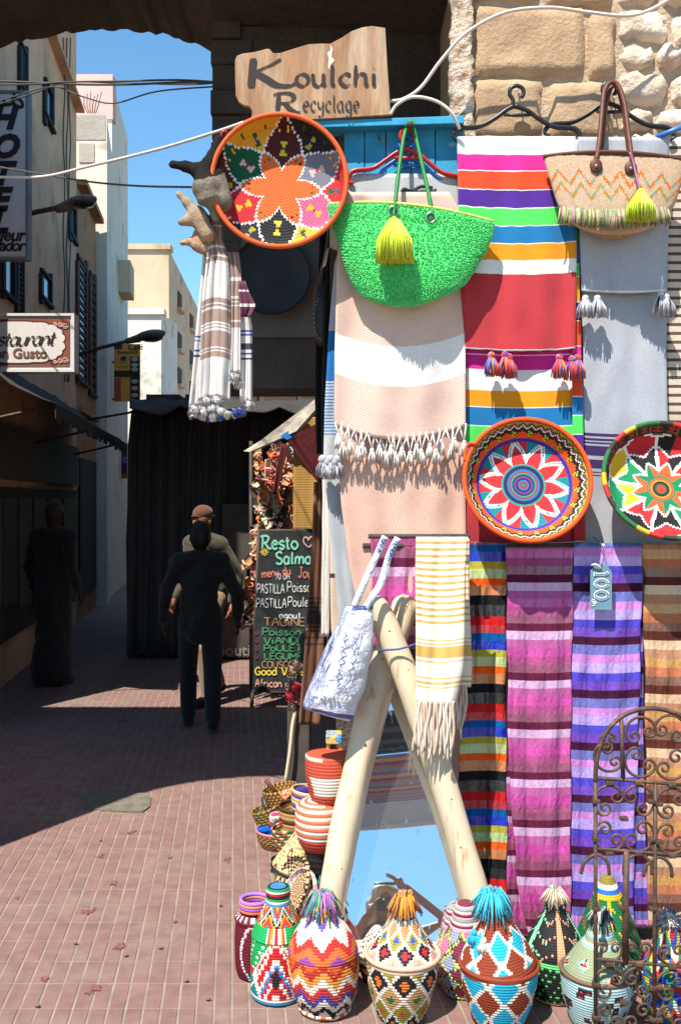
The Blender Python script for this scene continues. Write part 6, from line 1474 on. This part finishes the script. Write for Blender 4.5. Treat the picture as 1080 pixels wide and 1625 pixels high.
t = thing('ring_stack', 'stack of purple and orange wrapped rings on the maroon basket', 'rings', P(404, 1440, 3.27))
for k, cc in enumerate((C(226, 110, 60), C(150, 90, 190), C(236, 140, 110), C(170, 120, 210))):
    n = 40; zc = P(0, 1440 - 4.5 * k, 3.27); v, f = tube_vf([P(404, 1441 - 4.6 * k, 3.27) + Vector((.045 * cos(2*pi*i/n), .045 * sin(2*pi*i/n), 0)) for i in range(n)], .0065, 7, True); mk('ring', v, f, M['coil'], t, [cc] * len(f))
# ================================================================== BEYOND THE ARCH
# ---- chalkboard
YC = 7.45
t = thing('chalkboard', 'tall chalkboard menu headed Resto Salma with coloured writing on the street', 'chalkboard', P(445, 1120, YC))
bl, brr, tr_, tl2 = (399, 1096), (486, 1100), (499, 842), (411, 842)
v = [P(*p, YC) for p in (bl, brr, tr_, tl2)]; v += [p + Vector((0, .03, 0)) for p in v]
bevel(mk('slate', v, [(0, 1, 2, 3), (7, 6, 5, 4), (0, 4, 5, 1), (1, 5, 6, 2), (2, 6, 7, 3), (3, 7, 4, 0)], M['slate'], t, smooth=False), .004)
for px in (400, 484): tube('leg', [P(px + 2, 1090, YC + .015), P(px - 1, 1122, YC + .01)], .014, M['dark_wood'], t, 6)
for a, b in ((bl, tl2), (brr, tr_), (tl2, tr_), (bl, brr)): tube('frame', [P(*a, YC + .01), P(*b, YC + .01)], .012, M['dark_wood'], t, 6)
MINT_, SALM, YEL_, WHT_, GRN_, TAN_ = C(150, 226, 196, .7), C(232, 140, 120, .7), C(244, 214, 80, .75), C(226, 226, 222, .7), C(96, 176, 120, .6), C(190, 150, 110, .6)
def chalk(text, px, py, size, width, w, col, **k): return penfit(text, px, py, size, width, w, col, nib=None, parent=t, mt=M['chalk'], Y=YC - .004, jit=.5, **k)
chalk('Resto', 416, 871, 21, 56, 3.6, MINT_); chalk('<', 481, 869, 17, 17, 2.2, C(240, 190, 180, .7)); chalk('*', 415, 880, 10, 9, 1.8, YEL_)
chalk('Salma', 438, 895, 19, 56, 3.4, MINT_); chalk('menu du', 416, 917, 13, 46, 2.2, SALM, rot=.13); chalk('Jour', 473, 916, 16, 28, 2.2, SALM, rot=-.05)
chalk('70 DH', 437, 919, 9, 22, 1.5, WHT_); chalk('PASTILLA', 408, 941, 14, 43, 1.9, WHT_); chalk('Poisson', 456, 939, 16, 44, 2.0, WHT_)
chalk('PASTILLA', 407, 964, 14, 47, 2.0, WHT_); chalk('Poulet', 457, 962, 15, 38, 2.0, WHT_); chalk('agout', 443, 981, 10, 34, 2.0, WHT_)
chalk('TAGiNE', 419, 993, 13, 64, 2.0, TAN_); chalk('Poisson', 417, 1008, 12, 60, 1.8, GRN_); chalk('ViANDE', 419, 1021, 10, 62, 1.7, GRN_); chalk('PoULET', 419, 1033, 10, 60, 1.7, GRN_)
chalk('LEGUME', 420, 1046, 10, 60, 1.6, GRN_); chalk('COUSCOUS', 416, 1060, 11, 66, 1.9, TAN_); chalk('Good Vibes', 405, 1071, 12, 78, 2.2, YEL_); chalk('African music', 405, 1090, 12, 80, 2.0, C(240, 180, 160, .7))
for k in range(4): chalk('v', 404, 1008 + k * 12.5, 7, 6, 1.2, C(150, 60, 80, .6))
# ---- straw mat, red cloth, awning
strip('straw_mat', 'golden reed mat hanging behind the chalkboard top', 'mat', [(662, 465, 506), (840, 465, 506)], 7.15, sum([[(662 + k * 4 + 2.4, C(206, 160, 84, .72)), (662 + k * 4 + 4, C(168, 122, 58, .7))] for k in range(46)], []), mt='cloth', amp=.006, nf=1, nu=8, step=4)
rc = [P(*p) for p in ((456, 702, 6.7), (474, 686, 6.7), (508, 670, 6.6), (510, 772, 6.6), (486, 742, 6.68), (468, 716, 6.7))]
o = mk('red_cloth', rc, [(0, 1, 2, 3, 4, 5)], mat('maroon_cloth', C(84, 18, 22, .7), rough=.9, var=.3, vscale=6, bump=.5, bscale=20, bdist=.02), None, smooth=False); solid(o, .01); tag(o, 'dark red cloth sagging in front of the straw mat', 'cloth')
strip('red_scarf', 'dark red sash hanging down beside the sandals', 'cloth', [(705, 446, 457), (740, 439, 450), (784, 433, 440)], 6.75, [(784, C(96, 20, 22, .7))], mt='cloth', amp=.01, nf=1, nu=6)
wa = [P(*p) for p in ((386, 716, 7.3), (412, 700, 7.2), (458, 672, 7.1), (499, 634, 6.9), (500, 650, 6.9), (470, 684, 7.0), (430, 702, 7.15), (396, 717, 7.25))]
o = mk('white_awning', wa + [p + Vector((.03, .10, .01)) for p in wa], [tuple(range(8)), tuple(range(15, 7, -1))] + [(i, (i+1) % 8, (i+1) % 8 + 8, i + 8) for i in range(8)], mat('dirty_canvas', C(220, 206, 188, .72), rough=.9, var=.3, vscale=9, bump=.5, bscale=20, bdist=.02), None, smooth=False); tag(o, 'dirty white canvas awning edge above the hanging sandals', 'awning')
o = mk('blue_cloth', [P(*p) for p in ((444, 692, 7.05), (470, 676, 7.05), (470, 690, 7.05), (456, 698, 7.05))], [(0, 1, 2, 3)], mat('blue_tarp', C(40, 130, 200), rough=.6, var=.2), None, smooth=False); solid(o, .01); tag(o, 'scrap of blue tarpaulin under the white awning', 'tarpaulin')
# ---- sandals strung up
def sandal(cols):
    mb = MB(); n = 14; L = .11
    ol_ = [(.022 + .011 * sin(pi * (i / n) ** .8) , -L + 2 * L * i / n) for i in range(n + 1)]
    pts = [(w, z) for w, z in ol_] + [(-w, z) for w, z in ol_[::-1]]; m = len(pts)
    mb.add([Vector((x, 0, z)) for x, z in pts] + [Vector((x, .012, z)) for x, z in pts], [tuple(range(m)), tuple(range(2*m-1, m-1, -1))] + [(i, (i+1) % m, (i+1) % m + m, i + m) for i in range(m)], cols[0])
    for z0, z1, k in ((.03, .05, 1), (.045, .02, 2), (-.05, -.05, 1)): mb.tube(smooth_line([Vector((-.03, .0, z0)), Vector((-.015, -.03, z0)), Vector((.015, -.03, z1)), Vector((.03, 0, z1))], 4), .007, 5, cols[k % len(cols)])
    return mb
protos = []
SC = [(C(206, 150, 100), C(226, 110, 50), C(140, 90, 60)), (C(226, 190, 150), C(220, 60, 110), C(240, 210, 190)), (C(200, 140, 90), C(240, 216, 190), C(170, 90, 60)), (C(60, 40, 34), C(30, 26, 26), C(110, 70, 50)), (C(230, 200, 160), C(150, 206, 186), C(220, 100, 140)), (C(214, 120, 60), C(240, 150, 70), C(200, 60, 50))]
for k in range(58):
    if k < 30: px, py = random.uniform(404, 441), random.uniform(728, 832)
    elif k < 48: px, py = random.uniform(444, 468), random.uniform(712, 832)
    else: px, py = random.uniform(394, 406), random.uniform(840, 1000)
    w = P(px, py, random.uniform(7.5, 7.7)); ci = k % 6
    if k < 6:
        mb = sandal(SC[ci]); o = mb.build('sandal', M['fibre'], None, org=(0, 0, 0)); protos.append(o)
    else: o = clone(protos[ci])
    o.location = w; o.rotation_euler = (random.uniform(-.5, .5), random.uniform(-.9, .9), random.uniform(-1.2, 1.2))
    o['group'] = 'sandals strung up beside the straw mat'; o['category'] = 'sandal'
    kind_ = ['orange strapped tan sandal', 'pink strapped sandal', 'pale strapped brown sandal', 'black sandal', 'mint strapped sandal', 'bright orange sandal'][ci]
    where = ('left bunch' if k < 30 else 'right bunch by the mat') if k < 48 else 'chalkboard side string'
    lo_, hi_ = ((728, 832) if k < 30 else (712, 832)) if k < 48 else (840, 1000); q_ = (py - lo_) / (hi_ - lo_)
    o['label'] = kind_ + ' hanging ' + ('at the top' if q_ < .25 else 'in the upper half' if q_ < .5 else 'in the lower half' if q_ < .75 else 'at the foot') + ' of the ' + where
t = thing('sandal_rack', 'dark wooden rack behind the strung up sandals', 'rack', P(430, 1118, 7.75))
for px in (398, 432, 470): tube('upright', [P(px, 1112, 7.78), P(px, 700, 7.78)], .014, M['dark_wood'], t, 6)
for py in (706, 770, 835, 920): tube('rail', [P(396, py, 7.76), P(472, py, 7.76)], .008, M['dark_wood'], t, 6)

# ================================================================== PEOPLE
SKIN = mat('skin', C(176, 116, 88, .62), rough=.6, var=.08, vscale=30, bump=.15, bscale=200, bdist=.001)
SKIN_SHADED = mat('shaded_skin', C(96, 64, 48, .5), rough=.6, var=.08, vscale=30, bump=.15, bscale=200, bdist=.001)  # same skin, darkened to paint in the shade on two figures
M['hairmat'] = mat('hair', attr=True, rough=.55, var=.2, vscale=80, bump=.3, bscale=200)
def person(label, loc, yaw, H, pose, top_c, leg_c, shoe_c, cap=None, hair=None, robe=False, lean_=0.0, sleeve=True, skin=None):
    """figure facing -Y at yaw 0; pose overrides joints (metres for a 1.70 m body)"""
    k = H / 1.70; R = Matrix.Rotation(yaw, 3, 'Z'); loc = Vector(loc)
    J = dict(pel=(0, 0, .93), wai=(0, 0, 1.08), che=(0, -.01, 1.27), neb=(0, 0, 1.42), nec=(0, -.015, 1.48), hea=(0, -.03, 1.585), shL=(.175, 0, 1.385), shR=(-.175, 0, 1.385),
             elL=(.235, .04, 1.11), elR=(-.235, .04, 1.11), wrL=(.25, -.06, .88), wrR=(-.25, -.06, .88), hiL=(.09, 0, .90), hiR=(-.09, 0, .90), knL=(.10, -.03, .49), knR=(-.10, -.03, .49), anL=(.10, .02, .085), anR=(-.10, .02, .085))
    J.update(pose)
    def W(p):
        p = Vector(p); p = Vector((p.x, p.y - lean_ * max(0, p.z - .9), p.z)); return loc + R @ (p * k)
    j = {a: Vector(b) for a, b in J.items()}
    t = thing('person', label, 'person', loc)
    def limb(mb, pts, rr): mb.tube([W(p) for p in pts], [q * k for q in rr], 12); [mb.add(*ball_vf(W(p), q * k, 10, 7)) for p, q in zip(pts, rr)]
    def torso(mb, g):
        for p, r, s in ((j['pel'], .125, (1.25, .85, .9)), (j['wai'], .115, (1.2, .82, 1)), (j['che'], .135, (1.28, .85, 1.05)), (j['che'] + Vector((0, 0, .07)), .12, (1.4, .8, .7))):
            mb.add(*ball_vf(W(p), (r + g) * k, 14, 10, s))
        limb(mb, [j['shL'], (j['shL'] + j['shR']) / 2 + Vector((0, 0, .02)), j['shR']], [.062 + g, .075 + g, .062 + g])
    b = MB(); torso(b, 0)
    limb(b, [j['neb'], j['nec'], j['hea'] - Vector((0, -.01, .05))], [.062, .052, .055])
    hd = j['hea']; b.add(*ball_vf(W(hd + Vector((0, .012, .03))), .098 * k, 14, 10, (.82, 1.0, 1.0))); b.add(*ball_vf(W(hd + Vector((0, -.02, -.045))), .068 * k, 12, 8, (.85, .95, 1.05)))
    b.add(*ball_vf(W(hd + Vector((0, -.098, -.012))), .016 * k, 8, 6, (.9, 1, 1.5))); b.add(*ball_vf(W(hd + Vector((0, -.078, -.062))), .02 * k, 8, 6, (1.4, .7, .6)))
    for s in (-1, 1): b.add(*ball_vf(W(hd + Vector((s * .082, .015, -.01))), .022 * k, 8, 6, (.5, .8, 1.4)))
    for S in 'LR':
        s = 1 if S == 'L' else -1
        limb(b, [j['sh' + S], j['el' + S], j['wr' + S]], [.05, .04, .028])
        d = (j['wr' + S] - j['el' + S]).normalized(); sd = d.cross(Vector((s, 0, 0))); sd = sd.normalized() if sd.length > .1 else Vector((0, 1, 0))
        pm_ = j['wr' + S] + d * .05; b.add(*ball_vf(W(pm_), .036 * k, 10, 7, (.75, .9, 1.2)))
        for q in range(4):
            f0 = pm_ + d * .03 + sd * (.022 * (q - 1.5)); limb(b, [f0, f0 + d * (.035 + .004 * (1.5 - abs(q - 1.5))), f0 + d * .06 - Vector((s * .02, 0, 0))], [.0095, .009, .008])
        th0 = pm_ - d * .01 - sd * .03; limb(b, [th0, th0 + d * .03 - sd * .018, th0 + d * .05 - sd * .02], [.011, .010, .009])
        limb(b, [j['hi' + S], j['kn' + S], j['an' + S]], [.082, .055, .038])
        limb(b, [j['an' + S], j['an' + S] + Vector((0, -.09, -.04)), j['an' + S] + Vector((0, -.16, -.05))], [.04, .036, .03])
    v, f = fuse(b, .0085 * k, 3); mk('body', v, f, skin or SKIN, t)
    for s in (-1, 1): mk('eye', *ball_vf(W(hd + Vector((s * .032, -.083, .012))), .0095 * k, 8, 6), M['black_leather'], t)
    c = MB(); torso(c, .018)
    for S in 'LR':
        if sleeve: limb(c, [j['sh' + S], j['el' + S], lerp(j['el' + S], j['wr' + S], .9)], [.068, .056, .046])
    for zz_, rr_ in ((1.2, .145), (1.1, .142), (1.0, .148), (.9, .155), (.82, .155)):
        if sleeve: c.add(*ball_vf(W(Vector((0, 0, zz_))), rr_ * k, 12, 8, (1.18, .86, .8)))
    limb(c, [j['wai'], j['pel'] - Vector((0, 0, .06))], [.13, .14]); limb(c, [j['neb'], j['neb'] + Vector((0, 0, .03))], [.072, .064])
    if robe: limb(c, [j['pel'], (j['knL'] + j['knR']) / 2, (j['anL'] + j['anR']) / 2 + Vector((0, 0, .05))], [.16, .17, .19])
    v, f = fuse(c, .012 * k, 3); v = [p + Vector((noise.noise(p * 14), noise.noise(p * 14 + Vector((5, 0, 0))), 0)) * .010 + Vector((noise.noise(p * 6 + Vector((0, 9, 0))), noise.noise(p * Vector((26, 26, 9)).x * .4), 0)) * .012 for p in v]
    mk('robe' if robe else ('jacket' if sleeve else 'top'), v, f, M['cloth'], t, [top_c] * len(f))
    c = MB()
    for S in 'LR': limb(c, [j['hi' + S], j['kn' + S], lerp(j['kn' + S], j['an' + S], .95)], [.10, .078, .066])
    c.add(*ball_vf(W(j['pel'] - Vector((0, 0, .03))), .14 * k, 12, 8, (1.2, .85, .8))); v, f = fuse(c, .012 * k, 3); mk('trousers', v, f, M['cloth'], t, [leg_c] * len(f))
    for S in 'LR':
        c = MB(); a = j['an' + S]; limb(c, [a + Vector((0, .03, -.03)), a + Vector((0, -.08, -.04)), a + Vector((0, -.16, -.05))], [.05, .046, .036]); v, f = fuse(c, .01 * k, 3); mk('shoe', v, f, M['cloth'], t, [shoe_c] * len(f))
    if cap:
        c = MB(); c.add(*ball_vf(W(hd + Vector((0, .015, .065))), .098 * k, 16, 10, (.92, 1.08, .78))); v, f = fuse(c, .009 * k, 2); mk('cap', v, f, M['melange'], t, [cap] * len(f))
        n_ = 24; vv, ff = tube_vf([W(hd + Vector((.080 * cos(2 * pi * i_ / n_), .015 + .096 * sin(2 * pi * i_ / n_), .042))) for i_ in range(n_)], .012 * k, 8, True); mk('cap_brim', vv, ff, M['melange'], t, [tuple(q_ * .8 for q_ in cap)] * len(ff))
    if hair:
        c = MB()
        for dx, dy, dz, r, s in hair[1]: c.add(*ball_vf(W(hd + Vector((dx, dy, dz))), r * k, 12, 8, s, .15))
        v, f = fuse(c, .009 * k, 2); mk('hair', v, f, M['hairmat'], t, [hair[0]] * len(f))
    return t, W, hd, k
Ya = 7.62
person('man in knitted beanie and olive jacket walking half in sun', (P(330, 0, Ya).x, Ya, .006), radians(-38), 1.47, dict(knL=(.11, -.16, .50), anL=(.11, -.10, .085), knR=(-.09, .06, .50), anR=(-.09, .22, .12), elR=(-.29, .05, 1.12), wrR=(-.30, -.10, .90), elL=(.29, .08, 1.12), wrL=(.30, .0, .88)), C(96, 86, 66, .5), C(176, 146, 110, .6), (.02, .02, .02), cap=C(120, 74, 56, .6), lean_=.06)
Yb = 6.75
person('person in dark clothes walking ahead in the arch shadow', (P(318, 0, Yb).x, Yb, .006), radians(188), 1.37, dict(knL=(.10, -.14, .50), anL=(.10, -.12, .085), knR=(-.10, .04, .49), anR=(-.10, .16, .10), elL=(.29, .03, 1.12), elR=(-.30, .06, 1.12), wrL=(.30, -.05, .9), wrR=(-.31, -.02, .9)), (.017, .016, .015), (.017, .016, .015), (.016, .015, .014), hair=((.01, .009, .008), [(0, .02, .05, .105, (.9, 1.0, .9)), (0, .04, .0, .1, (.9, .9, 1.1))]), skin=SKIN_SHADED)
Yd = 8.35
person('person in long dark robe at the shaded left side of the street', (P(84, 0, Yd).x, Yd, .006), radians(160), 1.5, {}, (.018, .017, .018), (.018, .017, .017), (.05, .03, .028), cap=(.03, .028, .028), robe=True, skin=SKIN_SHADED)
# the photographer, seen only in the mirror
ph_, W, hd, k = person('blond photographer in dark top, reflected in the leaning mirror', (0.0, -.20, .006), pi, 1.70, dict(elL=(.30, -.06, 1.18), wrL=(.12, -.17, 1.45), elR=(-.40, -.10, 1.46), wrR=(-.14, -.13, 1.66)), (.02, .02, .022), (.03, .035, .05), (.03, .03, .03), sleeve=False,
       hair=(C(226, 196, 150, .7), [(0, .03, .06, .115, (.95, 1.0, .85)), (.085, .0, -.05, .06, (.7, .9, 2.0)), (-.085, .0, -.05, .06, (.7, .9, 2.0)), (0, .07, -.04, .1, (1.1, .6, 1.5)), (.12, .0, -.17, .055, (.9, .8, 1.6)), (-.12, .0, -.17, .055, (.9, .8, 1.6)), (.1, .02, .0, .05, (.8, 1, 1.2)), (-.1, .02, .0, .05, (.8, 1, 1.2))]))
v, f = tube_vf([W(hd + Vector((x, -.085 + 2.2 * x * x, .115))) for x in (-.07, -.05, -.03, -.01, .01, .03, .05, .07)], .018, 8, flat=.4); mk('sunglasses', v, f, M['black_plastic'], ph_)
cm = thing('photo_camera', 'small black camera held before the photographer face', 'camera', (0, -.05, 1.5))
box('camera_body', (-.055, -.075, 1.515), (.055, -.03, 1.59), M['black_plastic'], cm, .006); tube('lens', [(0, -.032, 1.55), (0, -.008, 1.55)], .024, M['black_plastic'], cm, 16)
# ---- awnings across the square behind the photographer, seen in the mirror
def canopy(label, corners, cols, name='street_canopy'):
    a, b, c_, d = [Vector(p) for p in corners]; n = 24; mb = MB(); v = []; nu = 12
    for i in range(n + 1):
        for q in range(nu + 1):
            u, w = i / n, q / nu; p = a.lerp(b, w).lerp(d.lerp(c_, w), u); p.z -= .12 * sin(pi * u) * sin(pi * w) * 1.2; v.append(p)
    f = [(i*(nu+1)+q, i*(nu+1)+q+1, (i+1)*(nu+1)+q+1, (i+1)*(nu+1)+q) for i in range(n) for q in range(nu)]
    cc = [cols[(i) % len(cols)] for i in range(n) for q in range(nu)]
    o = mk(name, v, f, M['cloth'], None, cc); solid(o, .01); return tag(o, label, 'canopy')
STP = [C(200, 120, 90), C(150, 90, 130), C(220, 160, 80), C(170, 100, 120), C(140, 150, 150)]
canopy('striped cloth canopy across the square behind the photographer', [(-1.6, -3.0, 3.63), (1.8, -3.0, 3.93), (1.8, -3.15, 4.58), (-1.6, -3.15, 4.23)], STP)
canopy('dark cloth canopy above the striped one behind the photographer', [(-1.6, -3.2, 4.28), (1.8, -3.2, 4.63), (1.8, -3.3, 5.18), (-1.6, -3.3, 4.78)], [(.03, .025, .02)] * 3 + [(.09, .07, .05)] * 2)
canopy('pale cloth canopy hanging below the striped one behind the photographer', [(-1.6, -2.95, 3.36), (1.8, -2.95, 3.68), (1.8, -3.0, 3.92), (-1.6, -3.0, 3.62)], [C(206, 196, 186, .7)])
t = thing('canopy_frame', 'wooden frame carrying the cloth canopies behind the photographer', 'frame', (0, -3.2, 0))
for x in (-1.7, 1.9): tube('post', [(x, -3.2, 0), (x, -3.2, 5.6)], .04, M['dark_wood'], t, 8)
tube('beam', [(-1.8, -3.25, 4.78), (2.0, -3.25, 5.18)], .035, M['dark_wood'], t, 8); tube('beam', [(-1.8, -3.05, 3.61), (2.0, -3.05, 3.91)], .025, M['dark_wood'], t, 8)
